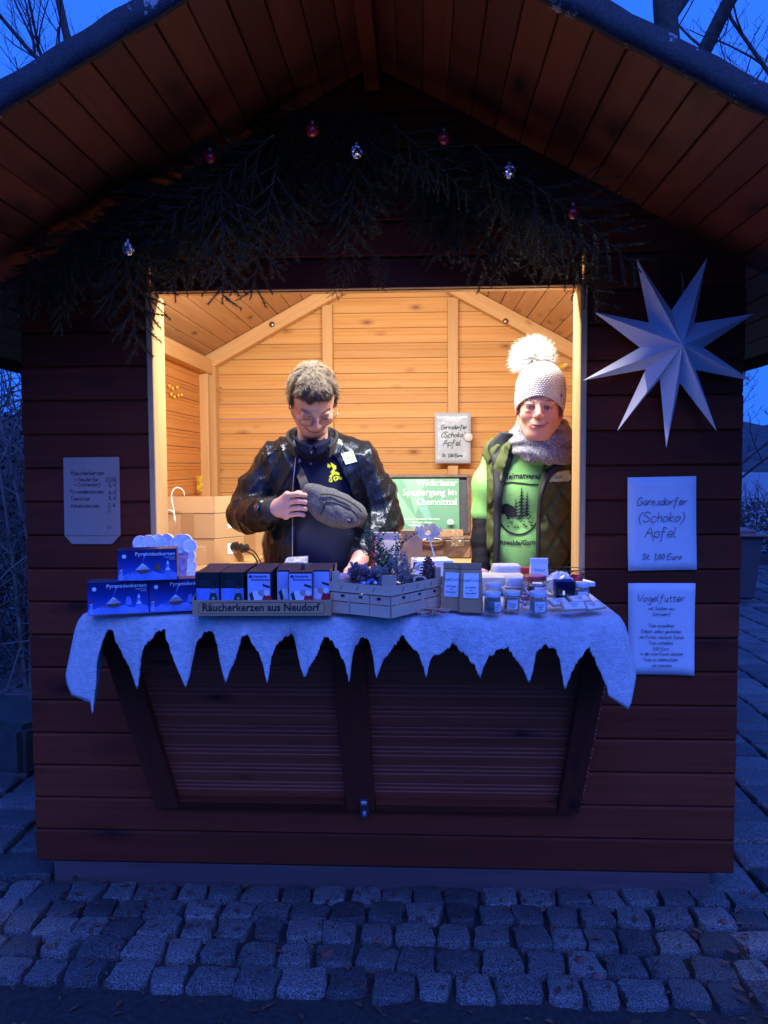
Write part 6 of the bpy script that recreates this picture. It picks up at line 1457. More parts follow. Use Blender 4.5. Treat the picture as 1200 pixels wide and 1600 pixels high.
def strands(name, samples, mat, parent, width, seed=1):
    """samples: (root, direction, length, curl) -> thin tapered ribbons"""
    m = MB(); rr = random.Random(seed); off = Vector(parent['_w'])
    for p0, d, ln_, up_ in samples:
        s_ = d.cross(up_); s_ = (s_.normalized() if s_.length > 1e-6 else d.orthogonal().normalized()) * width
        p1 = p0 + d * ln_ * .5 + up_ * ln_ * .12; p2 = p0 + d * ln_ - up_ * ln_ * .04
        m.add([p0 - s_, p0 + s_, p1 + s_ * .8, p1 - s_ * .8, p2], [(0, 1, 2, 3), (3, 2, 4)])
    return m.build(name, mat, parent)
def hand_sdf(v, wrist, palm, across, fingers, thumb, pr=.013, fr=.0088):
    """fingers: list of joint lists (knuckle, pip, dip, tip)"""
    for f in fingers: v.cone(wrist, f[0], .021, pr, .018)
    for i in range(len(fingers) - 1): v.cone(fingers[i][0], fingers[i + 1][0], .0115, .0115, .012)
    v.cone(wrist, palm, .025, .020, .02)
    for i, f in enumerate(fingers):
        s_ = (1, 1.05, 1, .86)[i]; v.chain(f, [.0108 * s_, .0098 * s_, .0088 * s_, .0074 * s_], .0022)
    v.chain(thumb, [.017, .0125, .0108, .0088], .006)

def vnoise(x, y, z, f, seed):
    """smooth lattice noise 0..1; f = frequencies per axis"""
    A = np.random.RandomState(seed).rand(24, 24, 24).astype(np.float32); x, y, z = np.broadcast_arrays(x * f[0] + 40.3, y * f[1] + 40.7, z * f[2] + 40.1); out = 0
    i, j, k = [np.floor(q).astype(np.int32) for q in (x, y, z)]; u, v_, w_ = x - i, y - j, z - k; u, v_, w_ = [q * q * (3 - 2 * q) for q in (u, v_, w_)]
    for a in (0, 1):
        for b in (0, 1):
            for c in (0, 1): out = out + A[(i + a) % 24, (j + b) % 24, (k + c) % 24] * (u if a else 1 - u) * (v_ if b else 1 - v_) * (w_ if c else 1 - w_)
    return out
def ridge(x, y, z, f, seed, p=1.5): return (1 - np.abs(2 * vnoise(x, y, z, f, seed) - 1)) ** p
# ---------------------------------------------------------------- man
mb_off = at(497, 800, .40); mb_off.z = .115
man = thing('person', tuple(mb_off), 'man in a black leather bomber jacket and glasses looking down at a grey belt bag', 'person')
FH = frame(at(489, 628, .235), 17, 44, 4, 1.08)
X = axis((-.75, -.50, .012), (-.50, -.27, .0035), (-.27, -.16, .0026), (-.16, .10, .005), (.10, .2, .02))
X = axis((at(350, 700, .4).x - .05, at(405, 700, .3).x, .01), (at(405, 700, .3).x, at(445, 700, .3).x, .0032), (at(445, 700, .3).x, at(540, 700, .3).x, .0026), (at(540, 700, .3).x, at(590, 700, .2).x, .0042), (at(590, 700, .3).x, at(640, 700, .4).x, .012))
Y = axis((.02, .12, .005), (.12, .28, .0028), (.28, .40, .005), (.40, .60, .012))
Z = axis((.92, 1.05, .012), (1.05, 1.20, .0042), (1.20, 1.30, .008) , (1.30, 1.46, .0032), (1.46, 1.60, .0045), (1.60, 1.96, .0026))
v = Vol(X, Y, Z); head(v, FH, True)
nb = at(489, 700, .36)
v.cone(fpt(FH, (0, -.04, -.045)), nb + Vector((0, .02, 0)), .056, .058, .02); v.cone(fpt(FH, (0, -.07, -.02)), nb + Vector((0, .01, .01)), .040, .045, .03)
sk = lambda *a: at(*a)
v.ell(sk(497, 775, .42), (.17, .10, .20), .04); v.ell(sk(497, 870, .42), (.15, .10, .18), .04); v.cone(sk(430, 722, .40), sk(562, 722, .40), .06, .06, .04)
aL = [sk(420, 722, .40), sk(384, 803, .36), sk(426, 797, .20)]; aR = [sk(575, 722, .40), sk(598, 808, .36), sk(566, 868, .20)]
v.chain(aL, [.05, .042, .026], .02); v.chain(aR, [.05, .042, .028], .02)
# right hand of the man (picture left), fingers closed on the strap of the bag
fy = [773.5, 784, 794.5, 804]; tipx = [481, 483, 479, 475]; fingers = []
for i in range(4):
    fingers.append([sk(449 - (i == 3) * 2, fy[i] + 1 + (i - 1.5) * .6, .150 + .004 * i), sk(466, fy[i] - 1.0, .128 + .003 * i), sk(477 - (i == 3) * 3, fy[i] + .5, .137), sk(tipx[i], fy[i] + 1.5, .160)])
hand_sdf(v, sk(424, 796, .195), sk(444, 791, .172), None, fingers, [sk(434, 786, .185), sk(452, 776, .195), sk(466, 771, .195), sk(478, 771, .185)])
# his other hand resting in the goods
f2 = [[sk(543 + i * 8, 893 + i * 1, .085 + .012 * i), sk(536 + i * 8, 903 + i, .060 + .012 * i), sk(534 + i * 8, 909 + i, .045 + .012 * i), sk(533 + i * 8, 914 + i, .035 + .012 * i)] for i in range(4)]
hand_sdf(v, sk(563, 872, .165), sk(556, 884, .125), None, f2, [sk(556, 884, .14), sk(548, 890, .13), sk(541, 898, .12), sk(536, 905, .11)])
skin1 = skin_mat('skin_fair', (.60, .36, .28), (.56, .22, .17), (.42, .13, .11))
me = v.mesh('body', skin1, mb_off); smooth_me(me, 1, .35); tint(me, FH, mb_off); link('body', me, man)
eyes(man, FH, .02, (0, -.007))
# eyebrows
ebm = plain('brown_brow', (.10, .07, .05), .8, .3); sm_ = []; rr = random.Random(3)
for s_ in (-1, 1):
    for i in range(60): f = rr.random(); p_ = fpt(FH, (s_ * (.016 + .032 * f), .0215 + .004 * math.sin(f * 2.6) + rr.uniform(-.002, .002), .0905 - .022 * f ** 1.6)); sm_.append((p_, (FH[1] @ Vector((s_ * 1, .3, -.35))).normalized(), .009, FH[1] @ Vector((0, 0, 1))))
strands('eyebrows', sm_, ebm, man, .0006)
# hair volume with curls, then strands on it
hair_m, nt, N, L, B = newmat('hair_ash_brown'); n = noise(N, L, coords(N, L), 60, 4, .7, .8); L.new(ramp(N, L, n, [(.35, (.015, .011, .008)), (.62, (.05, .038, .028)), (.75, (.09, .07, .055))]), B.inputs['Base Color']); B.inputs['Roughness'].default_value = .5; bumpn(N, L, B, n, .9, .01)
hp = fpt(FH, (0, .03, -.01)); HXa = axis((hp.x - .13, hp.x + .13, .0034)); hv = Vol(HXa, axis((hp.y - .15, hp.y + .15, .0034)), axis((hp.z - .15, hp.z + .15, .0034)))
hv.ell((0, .036, -.018), (.0835, .093, .102), 0, F=FH); hv.ell((0, .085, .030), (.062, .035, .055), .02, F=FH)
T_ = FH[1].transposed(); o_ = FH[0]
def loc_(x, y, z):
    x, y, z = x - o_.x, y - o_.y, z - o_.z; return [(T_[i][0] * x + T_[i][1] * y + T_[i][2] * z) / FH[2] for i in range(3)]
def curls(x, y, z):
    u_, w_, q_ = loc_(x, y, z); return .0016 * np.sin(u_ * 170 + 3 * np.sin(q_ * 90) + w_ * 40) * np.sin(q_ * 150 + 2.5 * np.sin(u_ * 110)) + .0010 * np.sin(u_ * 330 + w_ * 210)
hv.warp(curls)
x, y, z = hv.X[:, None, None], hv.Y[None, :, None], hv.Z[None, None, :]; u_, w_, q_ = loc_(x, y, z)
hairline = .070 + .006 * np.sin(u_ * 90) - .10 * np.abs(u_) * 0
cutf = np.minimum(q_ - (.020 + (.0) * u_), hairline - w_)              # in front of and below the hairline
cutf = np.minimum(np.minimum(q_ - .022, (.070 + .007 * np.sin(u_ * 95 + 1) + .004 * np.sin(u_ * 260) - .16 * np.maximum(np.abs(u_) - .045, 0)) - w_), 1)
side = np.minimum(.014 - w_ + .25 * (-q_) + .003 * np.sin(q_ * 300), q_ + .032)                # below the temples
hv.D = np.maximum(np.maximum(hv.D, cutf), np.maximum(side, -1)); low = -.055 - w_ ; hv.D = np.maximum(hv.D, low).astype(np.float32)
hme = hv.mesh('hair', hair_m, mb_off); smooth_me(hme, 1, .3); link('hair', hme, man)
rr = random.Random(12); sm_ = []; cr_ = Vector((0, .125, -.045)); hvv = hme.vertices; nfc = FH[1]; NV = len(hvv)
for i in range(12000):
    vv = hvv[rr.randrange(NV)]; p_ = Vector(vv.co) + mb_off; nn_ = Vector(vv.normal); lp = nfc.transposed() @ (p_ - FH[0]) / FH[2]; d = (lp - cr_); d = nfc @ d; d = d - nn_ * d.dot(nn_)
    if d.length < 1e-4: continue
    d = (d.normalized() + Vector((rr.uniform(-1, 1), rr.uniform(-1, 1), rr.uniform(-1, 1))) * .6); d = (d - nn_ * d.dot(nn_) * .7).normalized(); g_ = math.sin(lp.x * 110 + 2 * math.sin(lp.z * 80)) ; d = (d + nfc @ Vector((g_ * .8, 0, 0)) + nn_ * rr.uniform(0, .35)).normalized(); sm_.append((p_, d, rr.uniform(.012, .030), nn_))
for i in range(500):
    u0 = rr.uniform(-.052, .052); p_ = fpt(FH, (u0, .071 + rr.uniform(-.003, .006), .070 - abs(u0) * .45)); sm_.append((p_, (nfc @ Vector((rr.uniform(-.4, .4), -1, .35))).normalized(), rr.uniform(.010, .026), nfc @ Vector((0, 0, 1))))
hair_s = plain('hair_strands', (.082, .058, .038), .5, .85, 38, bump=0, spec=.35); strands('hair_strands', sm_, hair_s, man, .0007)
# glasses
gm_ = plain('gunmetal', (.12, .12, .13), .3, .1, metal=1)
m = MB()
for s_ in (-1, 1):
    P = [fpt(FH, (s_ * .034 + .023 * math.cos(a) * (1 if abs(math.cos(a)) < .8 else 1), -.010 + .0155 * math.sin(a), .101 - abs(s_ * .034 + .023 * math.cos(a)) * .16)) for a in [i * 2 * math.pi / 20 for i in range(21)]]; m.tube(P, .0011, 5, caps=False)
m.tube([fpt(FH, (-.011, -.004, .1015)), fpt(FH, (0, -.001, .104)), fpt(FH, (.011, -.004, .1015))], .0011, 5)
m.build('glasses_frame', gm_, man, smooth=True)
for s_ in (-1, 1):
    m = MB(); m.tube([fpt(FH, (s_ * .058, -.004, .091)), fpt(FH, (s_ * .079, .0, .07)), fpt(FH, (s_ * .083, .008, .0)), fpt(FH, (s_ * .082, .004, -.02))], .0013, 5); m.build('glasses_arm', gm_, man, smooth=True)
    m = MB(); m.add([fpt(FH, (s_ * .034 + .022 * math.cos(a), -.010 + .0145 * math.sin(a), .1005 - abs(s_ * .034 + .022 * math.cos(a)) * .16)) for a in [i * 2 * math.pi / 16 for i in range(16)]], [tuple(range(16))]); m.build('lens', glass('lens_glass%d' % s_, (.97, .98, 1), .0), man)

def jac_axes(x0, x1, y0, y1, z0, z1, h): return axis((x0, x1, h)), axis((y0, y1, h)), axis((z0, z1, h))
# jacket
leather, nt, N, L, B = newmat('black_leather'); v1 = coords(N, L); n = noise(N, L, coords(N, L, scale=(1.7, 1, .6)), 16, 5, .6, 1.2); f = noise(N, L, v1, 300, 3, .6)
L.new(ramp(N, L, n, [(.3, (.004, .005, .007)), (.7, (.009, .011, .015))]), B.inputs['Base Color']); B.inputs['Roughness'].default_value = .30; B.inputs['Specular IOR Level'].default_value = .28; B.inputs['Specular Tint'].default_value = (.45, .62, 1, 1); B.inputs['Coat Tint'].default_value = (.8, .9, 1, 1); B.inputs['Coat Weight'].default_value = .2; B.inputs['Coat Roughness'].default_value = .18; bumpn(N, L, B, mth(N, L, 'ADD', n, mth(N, L, 'MULTIPLY', f, .05)), .45, .02)
rib_m, nt, N, L, B = newmat('black_rib_knit'); wv = N.new('ShaderNodeTexWave'); wv.inputs['Scale'].default_value = 90; wv.bands_direction = 'X'; L.new(coords(N, L), wv.inputs['Vector']); L.new(ramp(N, L, wv.outputs[0], [(0, (.012, .012, .013)), (1, (.035, .035, .038))]), B.inputs['Base Color']); B.inputs['Roughness'].default_value = .85; bumpn(N, L, B, wv.outputs[0], .6, .003)
polo_m = plain('navy_polo', (.010, .014, .048), .85, .18, 200, .35, .002, spec=.2)
def torso(v, grow=0, k=.05):
    v.ell(sk(495, 765, .41), (.215 + grow, .135 + grow, .20 + grow), k); v.ell(sk(495, 855, .41), (.205 + grow, .150 + grow, .22 + grow), k); v.ell(sk(495, 930, .42), (.19 + grow, .15 + grow, .16), k)
    v.cone(sk(436, 727, .40), sk(558, 727, .40), .066 + grow, .066 + grow, k); v.cone(sk(474, 694, .40), sk(430, 718, .40), .046 + grow, .05 + grow, k); v.cone(sk(506, 694, .40), sk(562, 718, .40), .046 + grow, .05 + grow, k); v.ell(nb + Vector((0, .01, -.005)), (.085 + grow, .075 + grow, .062), k)
jx0, jx1 = sk(340, 800, .40).x, sk(648, 800, .40).x
jv = Vol(*jac_axes(jx0, jx1, .06, .60, .92, 1.70, .0045)); torso(jv, .010)
jv.chain([sk(427, 729, .40), sk(401, 768, .385), sk(386, 804, .355)], [.070, .072, .073], .025); jv.chain([sk(386, 804, .355), sk(402, 803, .28), sk(421, 797.5, .205)], [.073, .066, .048], .015)
jv.chain([sk(567, 729, .40), sk(588, 770, .385), sk(600, 812, .355)], [.071, .073, .074], .025); jv.chain([sk(598, 812, .355), sk(584, 842, .28), sk(568, 864, .21)], [.074, .067, .050], .015)
def folds(x, y, z):
    rg = lambda q: -(1 - np.abs(np.sin(q))) ** 1.6
    a = .012 * rg(19 * x + 9 * y + 2.4 * z + 1.2 * np.sin(6 * z + 4 * x)) * (.5 + .5 * np.sin(9 * z + 13 * x)) + .002 * np.sin(20 * z + 9 * x) + .002
    el = lambda c, s_: np.exp(-(((x - c.x) / s_) ** 2 + ((y - c.y) / (s_ * 1.3)) ** 2 + ((z - c.z) / s_) ** 2))
    e1 = el(sk(386, 804, .33), .09); e2 = el(sk(600, 815, .33), .09); s1 = el(sk(425, 735, .35), .10); s2 = el(sk(570, 735, .35), .10)
    b = .010 * (e1 * rg(38 * z + 28 * x + 10 * y) + e2 * rg(38 * z - 28 * x + 10 * y)) + .006 * s1 * rg(34 * x + 20 * z) + .006 * s2 * rg(-34 * x + 20 * z)
    c = -.020 * ridge(x + .25 * z, y, z, (17, 9, 5), 3, 2.6) - .012 * ridge(x - .5 * z, y, z, (26, 14, 11), 8, 2.8) - .004 * ridge(x, y, z, (55, 30, 30), 5, 2) + .010
    return (.35 * a + .6 * b + .52 * c).astype(np.float32)
jv.warp(folds)
zl_ = [sk(0, q, .26).z for q in (892, 850, 800, 760, 720, 700, 680)]; 
def xs_(pxs, ys): return [at(p_, y_, .25).x for p_, y_ in zip(pxs, ys)]
ysm = (892, 850, 800, 760, 720, 703, 680); xl = xs_((459, 459, 459, 460, 463, 466, 466), ysm); xr_ = xs_((548, 556, 556, 545, 524, 511, 509), ysm); zz_ = [at(500, y_, .25).z for y_ in ysm]
x, y, z = jv.X[:, None, None], jv.Y[None, :, None], jv.Z[None, None, :]
L_ = np.interp(jv.Z, zz_, xl)[None, None, :]; R_ = np.interp(jv.Z, zz_, xr_)[None, None, :]
opn = np.maximum(np.maximum(L_ - x, x - R_), y - .40); jv.D = np.maximum(jv.D, -opn).astype(np.float32)
neck = np.sqrt((x - nb.x) ** 2 + (y - nb.y + .01) ** 2) - .070; jv.D = np.maximum(jv.D, -np.maximum(neck, (nb.z - .035) - z)).astype(np.float32)
jme = jv.mesh('jacket', leather, mb_off); smooth_me(jme, 1, .4); jo = link('jacket', jme, man)
# polo shirt under it
pv = Vol(*jac_axes(jx0 + .1, jx1 - .08, .10, .60, .90, 1.68, .006)); torso(pv, -.008); pv.ell(sk(490, 706, .315), (.062, .072, .034), .03)
pv.warp(lambda x, y, z: .003 * np.sin(30 * z + 24 * x) + .003 * np.sin(50 * x - 20 * z)); pme = pv.mesh('polo_shirt', polo_m, mb_off); link('polo_shirt', pme, man)
pb = bvh_of(pme, mb_off); jb = bvh_of(jme, mb_off)
# rib collar of the jacket: band around the neck, open at the front
def band(pts, ups, w_, th, name, mat, smooth=True, parent=man):
    m = MB(); vs = []
    for i, (p_, u_) in enumerate(zip(pts, ups)):
        p_ = Vector(p_); t_ = (Vector(pts[min(i + 1, len(pts) - 1)]) - Vector(pts[max(0, i - 1)])).normalized(); n_ = t_.cross(Vector(u_)).normalized() * th / 2; u2 = Vector(u_).normalized() * w_ / 2 * (1 if not callable(w_) else 1)
        vs += [p_ - u2 - n_, p_ - u2 + n_, p_ + u2 + n_, p_ + u2 - n_]
    k_ = len(pts); m.add(vs, [(i * 4 + j, i * 4 + (j + 1) % 4, (i + 1) * 4 + (j + 1) % 4, (i + 1) * 4 + j) for i in range(k_ - 1) for j in range(4)] + [(3, 2, 1, 0), tuple((k_ - 1) * 4 + j for j in range(4))]); return m.build(name, mat, parent, smooth=False, bevel=th * .2)
ctrl = [sk(463, 707, .232), sk(455, 698, .262), sk(451, 687, .33), sk(458, 678, .40), sk(487, 668, .45), sk(519, 678, .40), sk(525, 687, .33), sk(521, 698, .262), sk(513, 707, .232)]
cp = smooth_path(ctrl, 5); cN = nb + Vector((0, 0, .04)); band(cp, [((p_ - cN).normalized() * .25 + Vector((0, 0, 1))) for p_ in cp], .046, .012, 'rib_collar', rib_m)
lc = [fpt_ for fpt_ in (sk(485, 704, .222), sk(471, 698, .245), sk(461, 688, .33), sk(466, 679, .39), sk(487, 673, .43), sk(511, 679, .39), sk(515, 688, .33), sk(508, 698, .245), sk(495, 704, .222))]; cp = smooth_path(lc, 5); band(cp, [((p_ - cN).normalized() * .3 + Vector((0, 0, 1))) for p_ in cp], .034, .008, 'shirt_collar', polo_m)
for e_, dd, r_ in ((sk(421, 797.5, .205), sk(421, 797.5, .205) - sk(402, 803, .28), .043), (sk(568, 864, .21), sk(568, 864, .21) - sk(584, 842, .28), .045)):
    dd = dd.normalized(); m = MB(); m.tube([e_ - dd * .012, e_ + dd * .01, e_ + dd * .034, e_ + dd * .045, e_ + dd * .040], [r_ * 1.12, r_ * 1.1, r_ * .98, r_ * .92, r_ * .7], 24, caps=False); m.build('rib_cuff', rib_m, man, smooth=True)
zipm = plain('zip_metal', (.55, .55, .56), .3, .2, 300, metal=1)
for lst in ([(464.5, 712), (462, 735), (460, 760), (459, 800), (459, 840), (459, 880)], [(511.5, 712), (523, 730), (534, 748), (545, 770), (553, 800)]):
    P = [cast(jb, a + (-2.0 if lst[0][0] < 500 else 2.5), b, .003) for a, b in lst]; P = [q for q in P if q]; m = MB(); m.tube(smooth_path(P), .0022, 5); m.build('zip_edge', zipm, man, smooth=True)
# polo collar, placket, buttons, badge print
for s_, P in ((-1, [(474, 676), (468, 690), (472, 706), (479, 708), (491, 696), (481, 686)]), (1, [(491, 697), (500, 706), (509, 706), (512, 690), (507, 684), (497, 691)])):
    q = [cast(pb, a, b, .012) or at(a, b, .24) for a, b in P]; q = [p_ if (p_ - nb).length < .25 else at(px_, py_, .24) for p_, (px_, py_) in zip(q, P)]; m = MB(); m.add([p_ for p_ in q] + [p_ + Vector((0, .006, 0)) for p_ in q], [tuple(range(6)), tuple(range(6, 12))[::-1]] + [(i, (i + 1) % 6, 6 + (i + 1) % 6, 6 + i) for i in range(6)]); m.build('shirt_collar', polo_m, man)
print_poly(pb, [[(479, 700), (480.2, 700), (480.8, 742), (479.5, 742)], [(492.5, 700), (493.5, 700), (494, 742), (493, 742)]], plain('seam_navy', (.008, .010, .03), .9), man, 'placket_seam', .002)
for py_ in (707, 724.5):
    c_ = cast(pb, 486, py_, .002)
    if c_: m = MB(); m.lathe([(.0045, 0), (.0045, .0015), (.003, .0018), (0, .0012)], 12); o = link('button', m.mesh('button', plain('grey_button', (.25, .27, .32), .3), True), man, tuple(c_ - mb_off), (R(90), 0, 0))
yp = plain('yellow_print', (.72, .80, .02), .6, .05, bump=0); pgr = [[(512, 724), (518, 728), (515, 731), (511, 730)], [(516, 722), (523, 727), (519, 730)], [(519, 730), (525, 727), (525, 733), (521, 734)], [(520, 733), (524, 736), (521, 740), (516, 738)], [(514, 745), (519, 739), (525, 737), (531, 739), (530, 743), (525, 741), (520, 743), (518, 747)], [(514, 748), (518, 746), (520, 751), (518, 754), (514, 753)], [(521, 745), (526, 743), (530, 745), (528, 750), (523, 752), (521, 749)], [(530, 744), (535, 747), (534, 750), (530, 749)]]
print_poly(pb, pgr, yp, man, 'yellow_emblem', .0022)
print_poly(pb, [[(523.5, 746), (526, 745), (526, 748), (524, 749)], [(516, 748.5), (517.5, 748.5), (517.5, 751), (516, 751)]], polo_m, man, 'emblem_detail', .003)
# name sticker on the jacket
tagm = plain('pale_green_sticker', (.62, .80, .60), .5, .03, bump=0); print_poly(jb, [[(533, 709), (551, 704), (558, 721), (540, 726)]], tagm, man, 'name_sticker', .004)
print_text(jb, 'Thor', 8, 545, 714.5, ink_b, man, rot=R(14), lift=.0055, name='sticker_text')
# armhole and shoulder seams
for lst in ([(444, 694), (436, 715), (430, 745), (431, 775), (437, 800)], [(535, 690), (549, 712), (560, 745), (563, 775), (560, 800)], [(458, 704), (440, 700), (420, 703), (402, 712)]):
    P = [cast(jb, a, b, .0012) for a, b in lst]; P = [q for q in P if q]
    if len(P) > 2: m = MB(); m.tube(smooth_path(P, 8), .0012, 4); m.build('seam', black_m, man, smooth=True)
# logo stitched on the sleeve
print_poly(jb, [[(396, 791), (402, 787), (402.6, 788), (397, 792)], [(397, 795), (399, 789), (400, 789), (398, 796)], [(400, 797), (403, 790), (404, 790), (401, 798)]], plain('grey_stitch', (.2, .2, .21), .6), man, 'sleeve_stitching', .003)
# trousers and shoes, hidden behind the counter but complete
tv = Vol(*jac_axes(mb_off.x - .30, mb_off.x + .30, .15, .62, .10, 1.10, .012))
for s_ in (-1, 1):
    hx_ = mb_off.x + s_ * .095; tv.chain([Vector((hx_, .42, 1.0)), Vector((hx_ + s_ * .02, .40, .58)), Vector((hx_ + s_ * .03, .43, .19))], [.098, .072, .060], .03)
tv.ell((mb_off.x, .42, 1.0), (.17, .12, .12), .04); link('trousers', tv.mesh('trousers', plain('dark_jeans', (.02, .022, .03), .9, .3, 80), mb_off), man)
for s_ in (-1, 1): m = MB(); m.ball((mb_off.x + s_ * .125, .37, .150), (.048, .14, .042), 12, 8); m.build('shoe', black_m, man, smooth=True)

# belt bag held in front of him
bagm = plain('grey_cordura', (.085, .094, .10), .85, .55, 170, .6, .003); bagm2 = plain('dark_grey_cordura', (.05, .055, .06), .8, .2, 300, .5, .002)
bc = at(522, 792, .185); bag = thing('belt_bag', tuple(bc), 'grey crescent shaped belt bag worn across the chest of the man', 'belt bag')
FB = (bc, Matrix(((1, 0, 0), (0, 0, -1), (0, 1, 0))) @ Matrix.Rotation(R(14), 3, 'Y') @ Matrix.Rotation(R(-24), 3, 'Z'), 1.0)
bv = Vol(axis((bc.x - .17, bc.x + .17, .0034)), axis((bc.y - .09, bc.y + .09, .0034)), axis((bc.z - .13, bc.z + .13, .0034)))
bv.ell((0, 0, 0), (.122, .060, .045), 0, F=FB); bv.cone((-.10, .020, -.005), (.095, .012, -.005), .030, .032, .03, FB); bv.ell((.0, -.02, .01), (.10, .052, .042), .02, F=FB)
bv.warp(lambda x, y, z: .002 * np.sin(90 * x + 50 * z) * np.sin(60 * z - 30 * x)); link('bag_body', bv.mesh('bag_body', bagm, bag['_w']), bag)
bv = Vol(axis((bc.x - .17, bc.x + .17, .0034)), axis((bc.y - .12, bc.y + .09, .0034)), axis((bc.z - .13, bc.z + .13, .0034)))
bv.ell((.026, -.018, .034), (.083, .040, .026), 0, F=FB); bv.warp(lambda x, y, z: .0015 * np.sin(140 * x + 50 * z)); link('front_pocket', bv.mesh('front_pocket', bagm, bag['_w']), bag)
def arc(r1, r2, c_, a0, a1, z_, n=14): return [fpt(FB, (c_[0] + r1 * math.cos(R(a0 + (a1 - a0) * i / n)), c_[1] + r2 * math.sin(R(a0 + (a1 - a0) * i / n)), z_ - .00 * i)) for i in range(n + 1)]
m = MB(); m.tube(arc(.088, .030, (.012, .012), 160, 20, .046), .0035, 6); m.build('main_zip', bagm2, bag, smooth=True)
m = MB(); m.tube(arc(.080, .030, (.024, -.012), 165, 15, .050), .0028, 6); m.build('pocket_zip', bagm2, bag, smooth=True)
m = MB(); a_ = fpt(FB, (-.050, .004, .052)); m.tube([a_, a_ + Vector((.002, -.004, -.012)), a_ + Vector((0, -.004, -.026))], [.002, .003, .004], 6); m.tube([a_ + Vector((-.006, -.003, -.028)), a_ + Vector((-.012, -.001, -.052))], .003, 6); m.build('zip_puller', black_m, bag, smooth=True)
m = MB(); q = fpt(FB, (.062, -.022, .0545)); m.box(q, (.026, .003, .020), FB[1] @ Matrix.Rotation(R(-90), 3, 'X') ); m.build('brand_patch', black_m, bag, bevel=.0006)
m = MB(); m.box(q + Vector((-.0, -.003, 0)), (.012, .001, .005), FB[1] @ Matrix.Rotation(R(-90), 3, 'X')); m.build('patch_logo', plain('red_white', (.5, .3, .3), .5), bag)
sp_ = [(477, 765), (474, 752), (468, 738), (464, 727), (461, 716), (461, 706)]; P = [at(477, 765, .20), at(474, 752, .215)] + [(cast(pb, a, b, .006) or at(a, b, .25)) for a, b in sp_[2:]]
band(smooth_path(P), [Vector((.9, -.15, .35))] * (len(smooth_path(P))), .034, .003, 'strap', bagm2, parent=bag)
m = MB(); q = P[3] + Vector((0, -.004, 0)); m.box(q, (.036, .008, .012), Matrix.Rotation(R(-12), 3, 'Y')); m.build('buckle', black_m, bag, bevel=.002)
m = MB(); m.box(P[3] + Vector((.003, -.003, .016)), (.026, .003, .014), Matrix.Rotation(R(-20), 3, 'Y')); m.build('strap_label', plain('silver_label', (.4, .42, .46), .4), bag)
P = [fpt(FB, (.10, -.02, -.01)), at(566, 818, .25), at(580, 800, .34)]; band(smooth_path(P), [Vector((0, 0, 1))] * len(smooth_path(P)), .03, .003, 'waist_strap', bagm2, parent=bag)

# ---------------------------------------------------------------- woman
wo_ = at(826, 800, .40); wo_.z = .115
wom = thing('person', tuple(wo_), 'smiling woman in a white bobble hat, grey scarf, green shirt and olive quilted vest', 'person')
FW = frame(at(843, 638, .27), -10, 3, -3, 1.05)
hx, hz = FW[0].x, FW[0].z
X = axis((wo_.x - .30, hx - .10, .012), (hx - .10, hx + .10, .0024), (hx + .10, wo_.x + .30, .012)); Y = axis((.12, .40, .003), (.40, .58, .012)); Z = axis((.92, 1.50, .012), (1.50, hz - .14, .006), (hz - .14, hz + .14, .0024))
v = Vol(X, Y, Z); head(v, FW, False); wn_ = at(846, 705, .37); v.cone(fpt(FW, (0, -.06, -.035)), wn_, .052, .06, .03)
v.ell(at(824, 790, .40), (.15, .09, .2), .04); v.ell(at(822, 880, .40), (.145, .095, .16), .04); v.cone(at(785, 712, .40), at(885, 712, .40), .05, .05, .04)
wL = [at(775, 715, .40), at(756, 800, .41), at(750, 895, .30)]; wR = [at(885, 715, .40), at(905, 800, .41), at(905, 895, .30)]
v.chain(wL, [.046, .038, .026], .02); v.chain(wR, [.046, .038, .026], .02)
for ch_ in (wL, wR):
    w0 = ch_[2]; kn = [w0 + Vector((-.03 + .02 * i, -.07, -.04)) for i in range(4)]
    hand_sdf(v, w0, w0 + Vector((0, -.045, -.025)), None, [[k_, k_ + Vector((0, -.028, -.014)), k_ + Vector((0, -.046, -.030)), k_ + Vector((0, -.052, -.048))] for k_ in kn], [w0 + Vector((.02, -.02, -.01)), w0 + Vector((.035, -.045, -.02)), w0 + Vector((.035, -.06, -.04)), w0 + Vector((.03, -.07, -.055))])
skin2 = skin_mat('skin_rosy', (.60, .345, .26), (.58, .20, .15), (.42, .12, .11)); me = v.mesh('body', skin2, wo_)
smooth_me(me, 1, .35); tint(me, FW, wo_); link('body', me, wom); eyes(wom, FW, .45)
sm_ = []; rr = random.Random(5)
for s_ in (-1, 1):
    for i in range(40): f = rr.random(); p_ = fpt(FW, (s_ * (.018 + .030 * f), .0225 + .004 * math.sin(f * 2.6) + rr.uniform(-.0015, .0015), .0895 - .020 * f ** 1.6)); sm_.append((p_, (FW[1] @ Vector((s_ * 1, .3, -.35))).normalized(), .008, FW[1] @ Vector((0, 0, 1))))
strands('eyebrows', sm_, plain('light_brow', (.24, .15, .10), .8, .3), wom, .0005)
